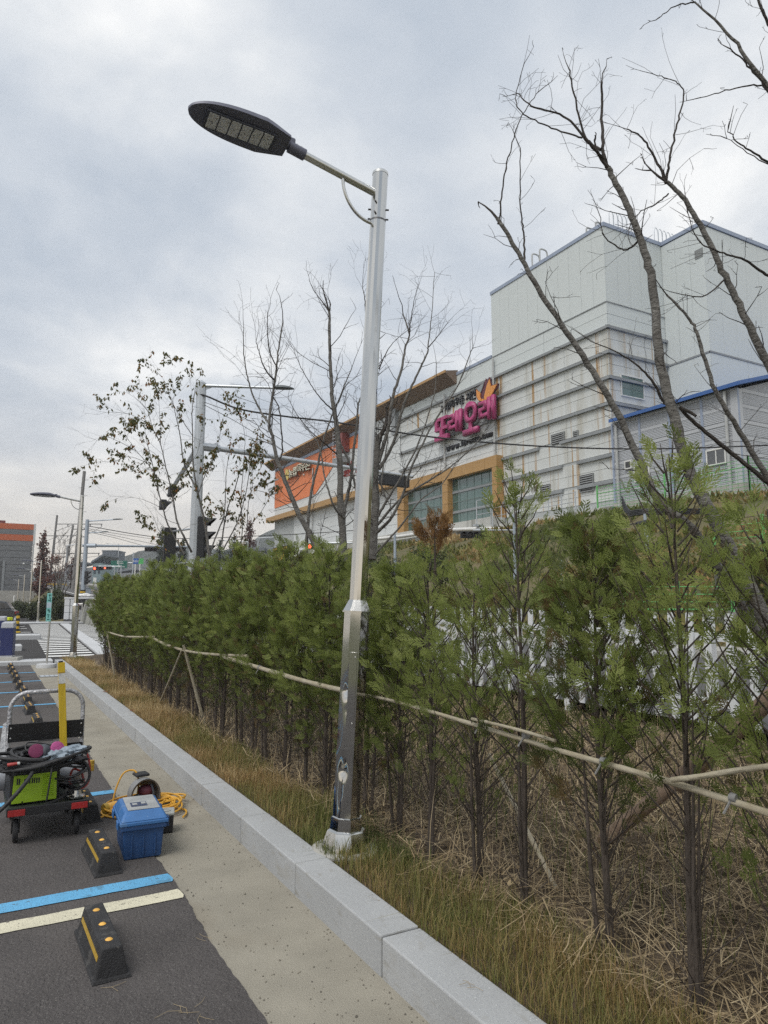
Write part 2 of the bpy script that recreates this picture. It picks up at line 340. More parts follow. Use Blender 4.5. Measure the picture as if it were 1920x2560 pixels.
# granite kerb: one root, each stone a piece
kerb = struct(MB().box(1.60, 1.76, -4, 20.9, -.2, -.02).build('kerb', M('kerb_joint', (.10,.10,.095), .95)))
kst = []
for k in range(4):
    bb = MB().box(-.098, .098, -.4945, .4945, -.15, .165); kst.append(bb.mesh('kerb_stone', granite, bevel=.007, seg=2))
for k in range(24):
    o = obj('kerb_stone', kst[k % 4], kerb); o.location = (1.68 + rnd.uniform(-.003, .003), -2.62 + k + .0, rnd.uniform(-.004, .004)); o.rotation_euler = (rnd.uniform(-.003, .003), 0, rnd.uniform(-.003, .003) + (PI if k % 2 else 0))
# cross kerb and pale paving where the parking bay ends
ck = struct(MB().box(-12, 1.55, 21.62, 22.4, -.1, .085).build('end_pavement', conc))
for k in range(14): piece('paver', ck, granite_l, -12 + k * .97 + .005, -12 + (k + 1) * .97 - .005, 21.30, 21.615, -.1, .10)
for k in range(26): piece('paver', ck, granite_l, -11.4 + k * .5 + .004, -11.4 + (k + 1) * .5 - .004, 21.625, 22.395, .02, .096)
# driveway beyond, with two zebra crossings and the pale pavements
grid('driveway', asphalt_drive, -14, 6.2, 4, 22.4, 140, 40, lambda x, y: drive_z(y) - .012)
cw = struct(MB().box(1.9, 2.1, 24, 24.2, -.08, -.05).build('crosswalk', white_paint)); 
for k in range(25):
    y = 24.3 + k * 1.1; s = (y - 24.3) / 27; xa, xb = 1.62 + .65 * s, 3.02 + .95 * s; z = drive_z(y) + .006
    o = MB().quad((xa, y, z), (xb, y + .02, z), (xb, y + .54, drive_z(y + .54) + .006), (xa, y + .52, drive_z(y + .52) + .006)).build('stripe', white_paint, cw)
cw2 = struct(MB().box(4.3, 4.5, 24, 24.2, -.08, -.05).build('cycle_crossing', white_paint))
for k in range(23):
    y = 26 + k * 1.1; s = (y - 24.3) / 27; xa, xb = 3.75 + .75 * s, 5.6; z = drive_z(y) + .006
    MB().quad((xa, y, z), (xb, y, z), (xb, y + .54, z + .005), (xa, y + .54, z + .005)).build('stripe', white_paint, cw2)
b = MB()
for k in range(14):
    y0, y1 = 23 + k * 2.0, 23 + (k + 1) * 2.0 - .01; f = lambda y: 3.10 + .98 * (y - 24.3) / 27
    b.hexa([(f(y0), y0, -.05), (f(y0) + .5, y0, -.05), (f(y1) + .5, y1, -.05), (f(y1), y1, -.05)], [(f(y0), y0, drive_z(y0) + .05), (f(y0) + .5, y0, drive_z(y0) + .05), (f(y1) + .5, y1, drive_z(y1) + .05), (f(y1), y1, drive_z(y1) + .05)])
struct(b.build('kerb_island', granite_l))
struct(MB().box(-14, 6.1, 52.5, 55.6, .2, .42).build('far_pavement', granite_l))
for k, (y0, w) in enumerate(((45, .3), (48, .3), (40.5, .35))):
    struct(MB().quad((-9, y0, drive_z(y0) + .006), (1.9, y0, drive_z(y0) + .006), (1.9, y0 + w, drive_z(y0 + w) + .006), (-9, y0 + w, drive_z(y0 + w) + .006)).build('road_marking', white_paint))
# planting bed: soil rising gently from the kerb to the road fence
def bed_z(x, y): 
    s = min(1, max(0, (x - 1.9) / 3.8)); return .135 + .26 * s * s * (3 - 2 * s) + .025 * nz(x, y, 1.5) + .012 * nz(x, y, 6)
grid('planting_bed', soil, 1.775, 5.95, 50, -3, 22.2, 200, bed_z)
# road behind the hedge and its far pavement, climbing beyond the crossing
grid('road', asphalt_road, 5.9, 13.2, 4, -60, 190, 60, lambda x, y: road_z(y) + .02 * (1 - ((x - 9.5) / 4) ** 2))
for xx in (6.35, 9.5, 12.7): grid('lane_marking', white_paint if xx != 9.5 else stop_yellow, xx, xx + .14, 1, 18, 150, 60, lambda x, y: road_z(y) + .03 + .02 * (1 - ((x - 9.5) / 4) ** 2))
struct(MB().hexa([(13.2, -60, 0), (14.6, -60, 0), (14.6, 18, 0), (13.2, 18, 0)], [(13.2, -60, .66), (14.6, -60, .66), (14.6, 18, .66), (13.2, 18, .66)]).hexa([(13.2, 18, 0), (14.6, 18, 0), (14.6, 150, 3), (13.2, 150, 3)], [(13.2, 18, .66), (14.6, 18, .66), (14.6, 150, road_z(150) + .16), (13.2, 150, road_z(150) + .16)]).build('pavement', conc))
def bank_z(x, y):
    s = min(1, max(0, (x - 14.5) / 11.0)); a = road_z(y) + .1; top = 5.9 if y > 20 else 5.9 - .02 * (20 - y)
    return a + (max(top, a) - a) * (s ** .85) + .25 * nz(x, y, .35) * min(1, s * 4) + .10 * nz(x, y, 1.3)
grid('embankment', bank_m, 14.5, 27.6, 40, -40, 130, 200, bank_z)
struct(MB().quad((27.5, -40, 5.7), (70, -40, 5.7), (70, 140, 5.7), (27.5, 140, 5.7)).build('factory_yard', conc))
# grass bank between lamp row and road, far left
def lbank_z(x, y):
    s = min(1, max(0, (x - 3.3) / 3.2)); return .30 + (road_z(y) - .30) * s * min(1, max(0, (y - 57) / 14)) + .08 * nz(x, y, .8)
grid('roadside_bank', bank_m, 3.2, 6.4, 12, 55.7, 150, 60, lbank_z)
grid('road_verge', conc_old, 5.62, 5.93, 2, 22.3, 55.7, 20, lambda x, y: drive_z(y) - .02 + (road_z(y) - drive_z(y)) * min(1, max(0, (x - 5.63) / .25)))
# wooded hills on the horizon
def hill(name, D, pts, depth, m, n=220, rough=1.0):
    b = MB(); pts = sorted(pts); xs = np.linspace(pts[0][0], pts[-1][0], n); ys = np.interp(xs, [p[0] for p in pts], [p[1] for p in pts])
    rows = 10
    for j in range(rows):
        for i, (x, yy) in enumerate(zip(xs, ys)):
            base = onD(x, 1512, D); top = onD(x, yy, D); h = (top.z - 1.6) * (D + depth) / D; s = j / (rows - 1)
            bump_ = (nz(i * .21, j * 1.7, 1.0, D) * .5 + nz(i * .9, j * 3.1, 1.0, D) * .5) * h * .10 * rough * min(1, s * 3)
            p = base + FH * (depth * (s ** 1.3)); b.v.append((p.x, p.y, -3 + (h + 4.6) * math.sin(s * PI / 2) + bump_))
    for j in range(rows - 1):
        for i in range(n - 1): a = j * n + i; b.f.append((a, a + 1, a + n + 1, a + n))
    return struct(b.build(name, m, smooth=False))
hill_m = M('wooded_hill', (0.055, 0.065, 0.055), 1.0, var=0.4, scale=0.06, bump=1.0, bscale=.3)
hill_b = M('wooded_hill_far', (0.060, 0.070, 0.065), 1.0, var=0.3, scale=0.03)
hill('hill', 420, [(-700, 1455), (-200, 1440), (60, 1430), (160, 1410), (230, 1372), (300, 1378), (360, 1365), (430, 1380), (520, 1372), (600, 1335), (690, 1322), (800, 1350), (1000, 1380), (1500, 1440), (2600, 1460)], 120, hill_m)
hill('far_hill', 600, [(-900, 1440), (0, 1432), (200, 1410), (330, 1395), (520, 1385), (700, 1350), (1100, 1370), (2800, 1440)], 100, hill_b)

# ================================================================== WHEEL STOPS
def stop_parts(root):
    b = MB().frust(-.07, .07, 0, .56, 0, .125, .028, .022)
    b.build('body', rubber, root, bevel=.006)
    MB().frust(-.082, .082, -.012, .572, 0, .014, .006, .006).build('base_flange', rubber, root, bevel=.003)
    # reflective strip let into the parking-side slope
    n = Vector((-.125, 0, .028)).normalized(); b = MB(); sl = .028 / .125
    for (ya, yb) in ((.05, .51),):
        z0, z1 = .066, .086
        xa = -.07 + sl * z0; xb = -.07 + sl * z1; e = .0025
        b.hexa([(xa, ya, z0), (xb, ya, z1), (xb, yb, z1), (xa, yb, z0)], [(xa - e, ya, z0 + .001), (xb - e, ya, z1 + .001), (xb - e, yb, z1 + .001), (xa - e, yb, z0 + .001)])
    b.build('reflector_strip', stop_yellow, root)
    for y in (.105, .28, .455):
        MB().lathe([(.0165, .12), (.0165, .1255), (.011, .130), (.004, .1318)], 14, (0, y, 0)).build('stud', stud_m, root, smooth=True)
ws = thing('wheel_stop', 'black rubber wheel stop with three amber studs, nearest the camera', 'wheel stop', (.555, 3.40, .0085), math.radians(1.5), 'rubber wheel stops along the bays')
stop_parts(ws)
spots = [(.715, 4.66, 1.5, 'black rubber wheel stop standing against the blue tool box'), (.75, 5.80, 1.0, 'black rubber wheel stop at the trolley wheel, beyond the tool box')]
far = [((172, 1820), 'black wheel stop seen through the gap between the trolley panels'), ((140, 1790), 'black wheel stop just behind the trolley handle'), ((117, 1765), 'black wheel stop next behind the handle one')]
for x, y, a, lab in spots: dup(ws, (x, y, .0085), math.radians(a), lab)
ys = [7.55, 9.45, 10.45, 11.75, 12.9, 14.2, 15.3, 16.6, 17.7, 18.9, 20.0]
for k, y in enumerate(ys):
    lab = ('black wheel stop seen between the two trolley panels', 'black wheel stop framed by the trolley handle, nearer of two', 'black wheel stop framed by the trolley handle, farther of two')[k] if k < 3 else f'small far wheel stop, {ORD[len(ys) - 1 - k]} counted from the far end of the row' 
    dup(ws, (.70 - .012 * (y - 7) + rnd.uniform(-.02, .02), y, .0085), math.radians(rnd.uniform(-2, 2)), lab)

# ================================================================== TOOL TROLLEY
TX, TY = .435, 5.50          # middle of the front edge
tr = thing('platform_trolley', 'black platform trolley with film-wrapped tubular handle and red front reflectors', 'trolley', (TX, TY, .048), math.radians(0.5))
deck_m = M('trolley_deck', (0.020, 0.026, 0.021), 0.6, var=0.3, scale=15, speck=(60, .62, (.045, .07, .045)))
MB().box(-.255, .255, 0, .80, .155, .195).build('deck', deck_m, tr, bevel=.008)
MB().box(-.255, .255, -.006, .012, .150, .206).build('bumper', black_plastic, tr, bevel=.004)
redref = M('red_reflector', (0.36, 0.020, 0.020), 0.45, var=0.15, scale=60)
for s in (-1, 1):
    MB().box(s * .195 - .052, s * .195 + .052, -.010, -.0055, .152, .194).build('reflector', redref, tr, bevel=.002)
    for yy in (.10, .70):
        w = MB().lathe([(.036, -.018), (.069, -.016), (.074, -.007), (.074, .007), (.069, .016), (.036, .018)], 20, (0, 0, 0), 'X').mesh('wheel', rubber, smooth=True)
        o = obj('wheel', w, tr); o.location = (s * .19, yy, .036)
        MB().box(s * .19 - .026, s * .19 - .020, yy - .02, yy + .02, .02, .157).box(s * .19 + .020, s * .19 + .026, yy - .02, yy + .02, .02, .157).box(s * .19 - .035, s * .19 + .035, yy - .04, yy + .04, .146, .156).build('caster_fork', black_metal, tr)
film_m = M('film_wrapped_tube', (0.20, 0.20, 0.21), 0.35, 0.3, var=0.5, scale=18, bump=0.8, bscale=40, col2=(0.62, 0.62, 0.64))
path = [(-.262, .78, .19), (-.262, .80, .60)]
for k in range(9): a = PI - PI / 2 * k / 8; path.append((-.262 + .13 + .13 * math.cos(a), .80 + .02, .74 + .13 * math.sin(a)))
for k in range(9): a = PI / 2 - PI / 2 * k / 8; path.append((.262 - .13 + .13 * math.cos(a), .82, .74 + .13 * math.sin(a)))
path += [(.262, .80, .60), (.262, .78, .19)]
MB().tube([(x + .02, y, z) for x, y, z in path], .0165, 12).build('handle', film_m, tr, smooth=True)
hang = M('clear_film', (0.62, 0.63, 0.65), 0.25, var=0.15, scale=20, bump=0.8, bscale=25)
MB().add([(-.285, .80, .64), (-.262, .79, .66), (-.258, .79, .40), (-.300, .80, .42), (-.296, .81, .25), (-.270, .79, .24)], [(0, 1, 2, 3), (3, 2, 5, 4)]).build('loose_film', hang, tr)
for (z0, z1) in ((.505, .640), (.285, .465)):
    pn = MB().box(-.248, .288, .770, .776, z0, z1).build('side_panel', black_metal, tr)
    for s in (-1, 1):
        for zz in (z0 + .03, z1 - .03): MB().lathe([(.007, 0), (.006, -.004), (.002, -.006)], 10, (s * .25 + .02, .770, zz), 'Y').build('rivet', brushed, pn, smooth=True)
TRM = tr.matrix_basis.copy()
TRM = Matrix.Translation((TX, TY, .048)) @ Matrix.Rotation(math.radians(0.5), 4, 'Z')
def T(x, y, z): return TRM @ Vector((x, y, z))

# yellow level bar propped in the trolley
yel = M('yellow_paint', (0.60, 0.42, 0.025), 0.45, var=0.12, scale=8, stretch=(8, 8, 1))
lv = thing('spirit_level', 'tall yellow bar with black end cap propped upright against the trolley panel', 'level', tuple(T(.165, .745, .20)))
lm = Matrix.Rotation(math.radians(-4.5), 4, 'Y') @ Matrix.Rotation(math.radians(3), 4, 'Z')
MB().box(-.026, .026, -.011, .011, 0, .90).xf(lm).build('bar', yel, lv, bevel=.003)
MB().box(-.020, .012, -.0105, .0105, .9005, .912).xf(lm).build('end_cap', black_plastic, lv, bevel=.002)
wlab = M('worn_label', (0.62, 0.62, 0.60), 0.6, var=0.25, scale=40)
MB().box(-.0255, .0255, -.0125, -.0113, .735, .815).xf(lm).build('label_sticker', wlab, lv)
MB().box(-.0265, .0265, -.0128, .0128, .818, .826).xf(lm).build('joint_ring', stop_yellow, lv)

# green welding inverter on the trolley
lime = M('lime_green', (0.30, 0.47, 0.020), 0.5, var=0.08, scale=5, speck=(60, .74, (.16, .24, .03)))
wd = thing('welding_machine', 'lime green and black welding inverter with louvre vents on the trolley', 'welder', tuple(T(-.085, .10, .196)), math.radians(3))
MB().box(-.155, .155, 0, .42, .004, .27).build('case', black_plastic, wd, bevel=.012)
MB().frust(-.140, .140, -.006, .003, .014, .198, .006, 0).build('front_plate', lime, wd, bevel=.003)
for k in range(11):
    MB().add([(.045, -.0066, .045 + k * .0135), (.115, -.0066, .045 + k * .0135), (.115, -.012, .050 + k * .0135), (.045, -.012, .050 + k * .0135), (.045, -.0066, .053 + k * .0135), (.115, -.0066, .053 + k * .0135)], [(0, 1, 2, 3), (3, 2, 5, 4), (0, 3, 4), (1, 5, 2)]).build('louvre', lime, wd)
MB().lathe([(.005, -.0064), (.005, -.0095), (.002, -.0105)], 8, (-.075, 0, .022), 'Y').build('screw', black_metal, wd)
def text(body, size, m, parent, mat4, depth=.002, name='lettering', align='CENTER', space=1.0, bold=0.0):
    cu = bpy.data.curves.new(name, 'FONT'); cu.body = body; cu.size = size; cu.extrude = depth; cu.align_x = align; cu.space_character = space; cu.offset = bold; cu.resolution_u = 3
    to = bpy.data.objects.new(name, cu); COL.objects.link(to); bpy.context.view_layer.update()
    me = bpy.data.meshes.new_from_object(to.evaluated_get(bpy.context.evaluated_depsgraph_get())); me.name = name
    bpy.data.objects.remove(to); bpy.data.curves.remove(cu)
    me.materials.clear(); me.materials.append(m); me.transform(mat4)
    return obj(name, me, parent)
for k, (x, h) in enumerate(((-.112, .042), (-.100, .040), (-.066, .034), (-.048, .036), (-.036, .034), (-.020, .036), (-.006, .036), (.008, .034), (.022, .034))):
    MB().box(x - .0042, x + .0042, -.0078, -.0062, .138, .138 + h).build('print_stroke', black_plastic, wd)
MB().box(-.104, -.096, -.0077, -.0061, .136, .144).build('print_stroke', black_plastic, wd); MB().box(-.068, -.034, -.0076, -.0060, .152, .157).build('print_stroke', black_plastic, wd)
MB().tube([(-.13, .05, .27), (-.13, .05, .30), (-.12, .10, .315), (-.12, .30, .315), (-.13, .36, .30), (-.13, .36, .27)], .011, 8).build('carry_handle', black_plastic, wd, smooth=True)

# coiled black welding cables over the machine
def coil(c, rx, ry, turns, r, jit, seed, n=34, tilt=0.0, zr=0.0):
    q = random.Random(seed); P = []
    ph = q.uniform(0, 6)
    for i in range(int(turns * n)):
        a = 2 * PI * i / n + ph; k = 1 + jit * math.sin(i * .31 + seed) ; z = zr * math.sin(i * .17 + seed) + q.uniform(-1, 1) * .002
        x = math.cos(a) * rx * k; y = math.sin(a) * ry * k
        P.append(Vector((c[0] + x, c[1] + y, c[2] + z + tilt * x + .010 * i / n)))
    return P
def smooth_path(P, n=8):
    P = [Vector(p) for p in P]; out = []
    for i in range(len(P) - 1):
        a, b_, c, d = P[max(i - 1, 0)], P[i], P[i + 1], P[min(i + 2, len(P) - 1)]
        for k in range(n):
            t = k / n; out.append(.5 * ((2 * b_) + (-a + c) * t + (2 * a - 5 * b_ + 4 * c - d) * t * t + (-a + 3 * b_ - 3 * c + d) * t ** 3))
    out.append(P[-1]); return out
wc = thing('welding_cable', 'thick black welding cable coiled over the lime green machine', 'cable', tuple(T(-.05, .15, .42)))
O = T(-.05, .15, .42)
MB().tube(coil((-.02, .03, .035), .225, .17, 3.2, .012, .10, 3, tilt=.06, zr=.012), .0135, 9).build('coil', cable_m, wc, smooth=True)
MB().tube(coil((.00, .05, .015), .24, .15, 2.4, .012, .12, 5, tilt=.03, zr=.016), .0135, 9).build('coil', cable_m, wc, smooth=True)
MB().tube(coil((.03, .10, .060), .17, .16, 2.2, .012, .14, 9, tilt=.05, zr=.02), .011, 8).build('coil', cable_m, wc, smooth=True)
for k_, (cx, cy, cz, rx, ry, tn, rr, sd_) in enumerate(((-.06, .02, .055, .21, .16, 1.6, .012, 13), (.06, .0, .03, .22, .19, 1.4, .010, 15), (.10, .06, .0, .18, .16, 2.3, .009, 18), (-.04, .04, .085, .16, .13, 1.7, .0125, 21), (.19, .02, -.05, .10, .12, 2.6, .007, 24), (.20, .0, -.12, .09, .10, 2.2, .006, 27))):
    MB().tube(coil((cx, cy, cz), rx, ry, tn, rr, .18, sd_, tilt=random.Random(sd_).uniform(-.15, .2), zr=.028), rr, 8).build('coil', cable_m, wc, smooth=True)
MB().tube(smooth_path([(-.05, -.13, .02), (-.09, -.20, -.03), (-.16, -.24, -.11), (-.26, -.27, -.20), (-.36, -.28, -.235), (-.47, -.25, -.30)]), .0135, 9).build('trailing_end', cable_m, wc, smooth=True)
MB().tube(smooth_path([(.20, .02, .05), (.29, -.02, .0), (.315, -.04, -.08), (.28, -.05, -.14), (.20, -.05, -.17), (.10, -.10, -.21), (.03, -.14, -.215)]), .010, 8).build('trailing_end', cable_m, wc, smooth=True)
MB().tube(smooth_path([(.06, -.10, .06), (.055, -.155, .0), (.045, -.16, -.10), (.035, -.16, -.19)]), .006, 7).build('trailing_end', cable_m, wc, smooth=True)
redp = M('red_plastic', (0.42, 0.055, 0.05), 0.45, var=0.15, scale=10)
MB().tube([(-.215, -.115, .062), (-.155, -.125, .070)], .012, 10).build('plug', redp, wc, smooth=True)
MB().tube([(-.155, -.125, .070), (-.140, -.128, .072)], .0128, 10).build('plug_collar', wlab, wc, smooth=True)
# red gas hose on the right of the trolley
rh = thing('gas_hose', 'thin red gas hose looped at the right side of the trolley', 'hose', tuple(T(.2, .25, .30)))
MB().tube(smooth_path([(-.08, .10, .20), (.02, .06, .21), (.07, .03, .14), (.085, .0, .02), (.06, -.03, -.05), (.0, -.05, -.06), (-.05, -.02, -.02), (-.03, .02, .06), (.03, .04, .03), (.05, .02, -.04)]), .008, 8).build('hose', redp, rh, smooth=True)
MB().tube(smooth_path([(-.51, -.12, .06), (-.58, -.16, .02), (-.60, -.18, -.08), (-.56, -.17, -.16), (-.50, -.14, -.18)]), .008, 8).build('hose', redp, rh, smooth=True)
# grey gas cylinder lying across the deck behind the machine
gcy = M('cylinder_grey', (0.36, 0.38, 0.42), 0.4, 0.1, var=0.08, scale=6)
gc = thing('gas_cylinder', 'pale grey gas cylinder lying across the trolley deck behind the welder', 'gas cylinder', tuple(T(0, .60, .285)), math.radians(3))
MB().lathe([(.02, -.385), (.06, -.375), (.085, -.35), (.088, -.32), (.088, .22), (.080, .26), (.05, .29), (.024, .30), (.024, .33)], 26, (0, 0, 0), 'X').build('body', gcy, gc, smooth=True)
MB().box(.33, .36, -.02, .02, -.02, .03).tube([(.345, 0, .03), (.345, 0, .06)], .02, 10).build('valve', stop_yellow, gc, bevel=.003)
# half-mask respirator with pink filter discs
pink = M('pink_filter', (0.42, 0.085, 0.24), 0.9, var=0.12, scale=30, bump=.3, bscale=90)
darkg = M('mask_rubber', (0.050, 0.058, 0.072), 0.6, var=0.2, scale=14)
maroon_f = M('dark_pink_filter', (0.16, 0.03, 0.08), .9, var=.15, scale=30)
rp = thing('respirator', 'half mask respirator with round pink filters lying on the cables', 'respirator', tuple(T(-.02, .12, .50)), .3)
MB().ellip((-.01, .02, .03), (.055, .05, .045), 14, 9, lambda d: 1 + .15 * math.sin(3 * d.x + 2)).build('face_piece', darkg, rp, smooth=True)
for (c, rx) in (((.065, -.01, .045), .35), ((-.075, .0, .045), -.5)):
    mm = Matrix.Translation(c) @ Matrix.Rotation(rx, 4, 'Y') @ Matrix.Rotation(1.1, 4, 'X')
    MB().lathe([(.030, -.012), (.047, -.010), (.050, 0), (.047, .010), (.036, .014), (.01, .015)], 24).xf(mm).build('filter', pink if rx > 0 else maroon_f, rp, smooth=True)
MB().tube(smooth_path([(-.07, .03, .03), (-.12, .06, .05), (-.10, .10, .09), (-.02, .09, .08), (.05, .06, .06)]), .005, 6).build('strap', black_plastic, rp, smooth=True)
# crumpled blue-grey work gloves
def crumple(c, r, seed, nu=40, nv=22, amp=.35, f=7):
    q = Vector((seed * 3.1, seed * 1.7, seed))
    def fn(d):
        k = 1 + amp * mnoise.noise(d * f * .35 + q) + amp * .5 * mnoise.noise(d * f * .8 + q) + amp * .45 * abs(mnoise.noise(d * f * 1.3 + q * 2))
        return k
    return MB().ellip(c, r, nu, nv, fn)
denim = M('glove_cloth', (0.20, 0.25, 0.30), 0.9, var=0.3, scale=12, bump=.5, bscale=60, col2=(.34, .40, .46))
gl = thing('work_gloves', 'crumpled pale blue-grey work gloves lying on top of the cables', 'gloves', tuple(T(.05, .13, .47)))
crumple((0, 0, .03), (.12, .075, .045), 2).build('glove', denim, gl, smooth=True)
crumple((.10, .05, .04), (.10, .065, .036), 5).build('glove', denim, gl, smooth=True)
crumple((.12, -.01, -.01), (.07, .04, .02), 8).build('cuff', M('dark_cloth', (0.028, 0.028, 0.032), 0.9, var=.3, scale=20), gl, smooth=True)
rag = thing('black_rag', 'crumpled dark grey rag on the left of the cable coil', 'rag', tuple(T(-.19, .10, .45)))
crumple((0, 0, .0), (.11, .07, .05), 11, amp=.5, f=9).build('cloth', M('rag_cloth', (0.045, 0.045, 0.048), 0.95, var=.5, scale=18, bump=.5, bscale=60), rag, smooth=True)
# grinder-like clutter to the right of the machine
gr = thing('angle_grinder', 'dark angle grinder with metal guard tucked beside the welder', 'grinder', tuple(T(.17, .14, .205)), .5)
MB().tube([(0, 0, .035), (.03, .10, .04), (.035, .19, .045)], [.030, .028, .022], 12).build('body', black_plastic, gr, smooth=True)
MB().lathe([(.008, .0), (.058, .002), (.060, .012), (.034, .020), (.03, .05)], 22, (-.01, -.04, .0)).build('guard', brushed, gr, smooth=True)
MB().tube([(-.05, -.05, .04), (-.10, -.06, .07)], .014, 10).build('side_handle', black_plastic, gr, smooth=True)

# ================================================================== TOOL BOX, CORD, HELMET
tb_blue = M('toolbox_blue', (0.018, 0.062, 0.175), 0.5, var=0.18, scale=9, bump=.08, bscale=120, speck=[(35, .70, (.05, .10, .21)), (7, .62, (.035, .08, .18))])
lid_blue = M('toolbox_lid_blue', (0.042, 0.145, 0.36), 0.5, var=0.14, scale=8, bump=.08, bscale=120, speck=[(35, .68, (.12, .22, .42)), (7, .60, (.08, .18, .37))])
plate = M('dusty_plate', (0.33, 0.34, 0.34), 0.5, var=0.2, scale=9)
tb = thing('tool_box', 'blue plastic tool box with grey lid plate beside the wheel stop', 'tool box', (.945, 4.86, .008), math.radians(-3)); tb.scale = (1.28, 1.02, 1.0)
MB().hexa([(-.088, .0, 0), (.088, 0, 0), (.088, .40, 0), (-.088, .40, 0)], [(-.098, -.012, .205), (.098, -.012, .205), (.098, .412, .205), (-.098, .412, .205)]).build('body', tb_blue, tb, bevel=.008)
for x in (-.055, .0, .055): MB().box(x - .004, x + .004, -.0125, -.004, .02, .15).build('rib', tb_blue, tb, bevel=.002)
MB().box(-.108, .108, -.024, .424, .178, .207).build('rim', tb_blue, tb, bevel=.006)
MB().box(-.115, .115, -.030, .430, .2075, .232).build('lid_rim', lid_blue, tb, bevel=.006)
MB().hexa([(-.113, -.028, .2325), (.113, -.028, .2325), (.113, .428, .2325), (-.113, .428, .2325)], [(-.090, .030, .284), (.090, .030, .284), (.090, .385, .284), (-.090, .385, .284)]).build('lid', lid_blue, tb, bevel=.010, seg=3)
MB().box(-.074, .080, .045, .375, .2845, .290).build('lid_plate', plate, tb, bevel=.004)
MB().box(-.052, .026, .11, .21, .2903, .2922).build('handle_recess', M('recess_dark', (0.03, 0.045, 0.10), 0.5), tb)
MB().box(-.044, -.020, .14, .18, .2924, .295).box(.0, .022, .15, .195, .2924, .295).build('latch_tab', plate, tb, bevel=.001)
for y in (.06, .34):
    MB().box(-.124, -.1155, y - .035, y + .035, .180, .226).build('hinge', lid_blue, tb, bevel=.003)
    MB().box(.1155, .126, y - .03, y + .03, .165, .226).build('latch', tb_blue, tb, bevel=.003)
# yellow extension cord heaped on the gutter
ycord = M('yellow_cord', (0.62, 0.33, 0.035), 0.5, var=0.12, scale=12)
ex = thing('extension_cord', 'heap of yellow extension cord coiled on the concrete gutter', 'extension cord', (1.13, 5.98, .004)); ex.scale = (1.15, 1.15, 1.2)
q = random.Random(4)
def cord(cx, cy, rx, ry, turns, seed, z0=.006):
    P = []; qq = random.Random(seed); n = 26
    for i in range(int(turns * n)):
        a = 2 * PI * i / n; k = 1 + .36 * math.sin(i * .171 + seed) + .10 * math.sin(i * .41 + seed * 2)
        z = z0 + .028 * (.5 + .5 * math.sin(i * .23 + seed * 1.3)) + .004 * (i / n)
        P.append((cx + rx * k * math.cos(a) + .02 * math.sin(i * .07 + seed), cy + ry * k * math.sin(a), z))
    return P
for j, a in enumerate(((-.02, .02, .17, .15, 5, 1), (.08, .0, .14, .17, 5, 2), (.12, -.05, .10, .16, 4, 6), (-.10, .0, .10, .09, 4, 3), (.03, .06, .20, .10, 4, 7))):
    MB().tube(cord(*a), .0062, 7).build('loop', ycord, ex, smooth=True)
MB().tube(smooth_path([(-.17, .10, .02), (-.14, .15, .12), (-.09, .17, .21), (-.02, .15, .22), (.0, .10, .15), (-.02, .05, .05)]), .0062, 8).build('loop', ycord, ex, smooth=True)
MB().tube(smooth_path([(-.16, -.02, .012), (-.22, -.05, .010), (-.27, -.09, .010), (-.31, -.12, .009)]), .0062, 8).build('loop', ycord, ex, smooth=True)
MB().tube(smooth_path([(.20, -.08, .012), (.26, -.18, .010), (.24, -.28, .010), (.21, -.33, .009)]), .0062, 8).build('loop', ycord, ex, smooth=True)
MB().tube([(-.21, .02, .035), (-.15, .04, .042)], [.030, .026], 14).build('connector', stud_m, ex, smooth=True)
MB().tube([(-.235, .01, .032), (-.21, .02, .035)], [.034, .034], 14).build('connector_cap', stop_yellow, ex, smooth=True)
# welding helmet with a respirator inside, opening towards the camera
hel = M('helmet_grey', (0.23, 0.235, 0.24), 0.45, var=0.12, scale=8)
wh = thing('welding_helmet', 'grey and black welding helmet resting on the yellow cord', 'helmet', (1.155, 6.08, .045), .12)
b = MB(); nu, nv = 20, 9
for j in range(nv + 1):
    yy = -.10 + .21 * j / nv; rr = .125 * math.sqrt(max(.02, 1 - (max(0, (j / nv) - .35) / .70) ** 2))
    for i in range(nu + 1):
        a = -.35 + (PI + .7) * i / nu; b.v.append((rr * .92 * math.cos(a), yy, .055 + rr * 1.05 * math.sin(a)))
for j in range(nv):
    for i in range(nu): k = j * (nu + 1) + i; b.f.append((k, k + 1, k + nu + 2, k + nu + 1))
sh = b.build('shell', hel, wh, smooth=True); so = sh.modifiers.new('thick', 'SOLIDIFY'); so.thickness = .006
MB().box(-.055, .055, -.02, .10, .188, .212).build('head_band', black_plastic, wh, bevel=.012, seg=3)
b = MB()
for i in range(21):
    a = -.35 + (PI + .7) * i / 20
    b.v += [(.128 * .92 * math.cos(a), -.103, .055 + .128 * 1.05 * math.sin(a)), (.112 * .92 * math.cos(a), -.095, .055 + .112 * 1.05 * math.sin(a))]
for i in range(20): b.f.append((2 * i, 2 * i + 1, 2 * i + 3, 2 * i + 2))
b.build('rim', black_plastic, wh)
maroon = M('maroon_mask', (0.10, 0.022, 0.038), 0.65, var=.2, scale=18)
MB().ellip((.025, -.03, .065), (.060, .055, .075), 16, 10, lambda d: 1 + .18 * math.sin(4 * d.z)).build('respirator_cup', maroon, wh, smooth=True)
MB().tube(smooth_path([(.045, -.085, .0), (.062, -.095, .07), (.05, -.07, .14)]), .009, 8).build('strap', darkg, wh, smooth=True)
MB().ellip((-.045, -.04, .035), (.04, .04, .035), 12, 8).build('cheek_filter', darkg, wh, smooth=True)
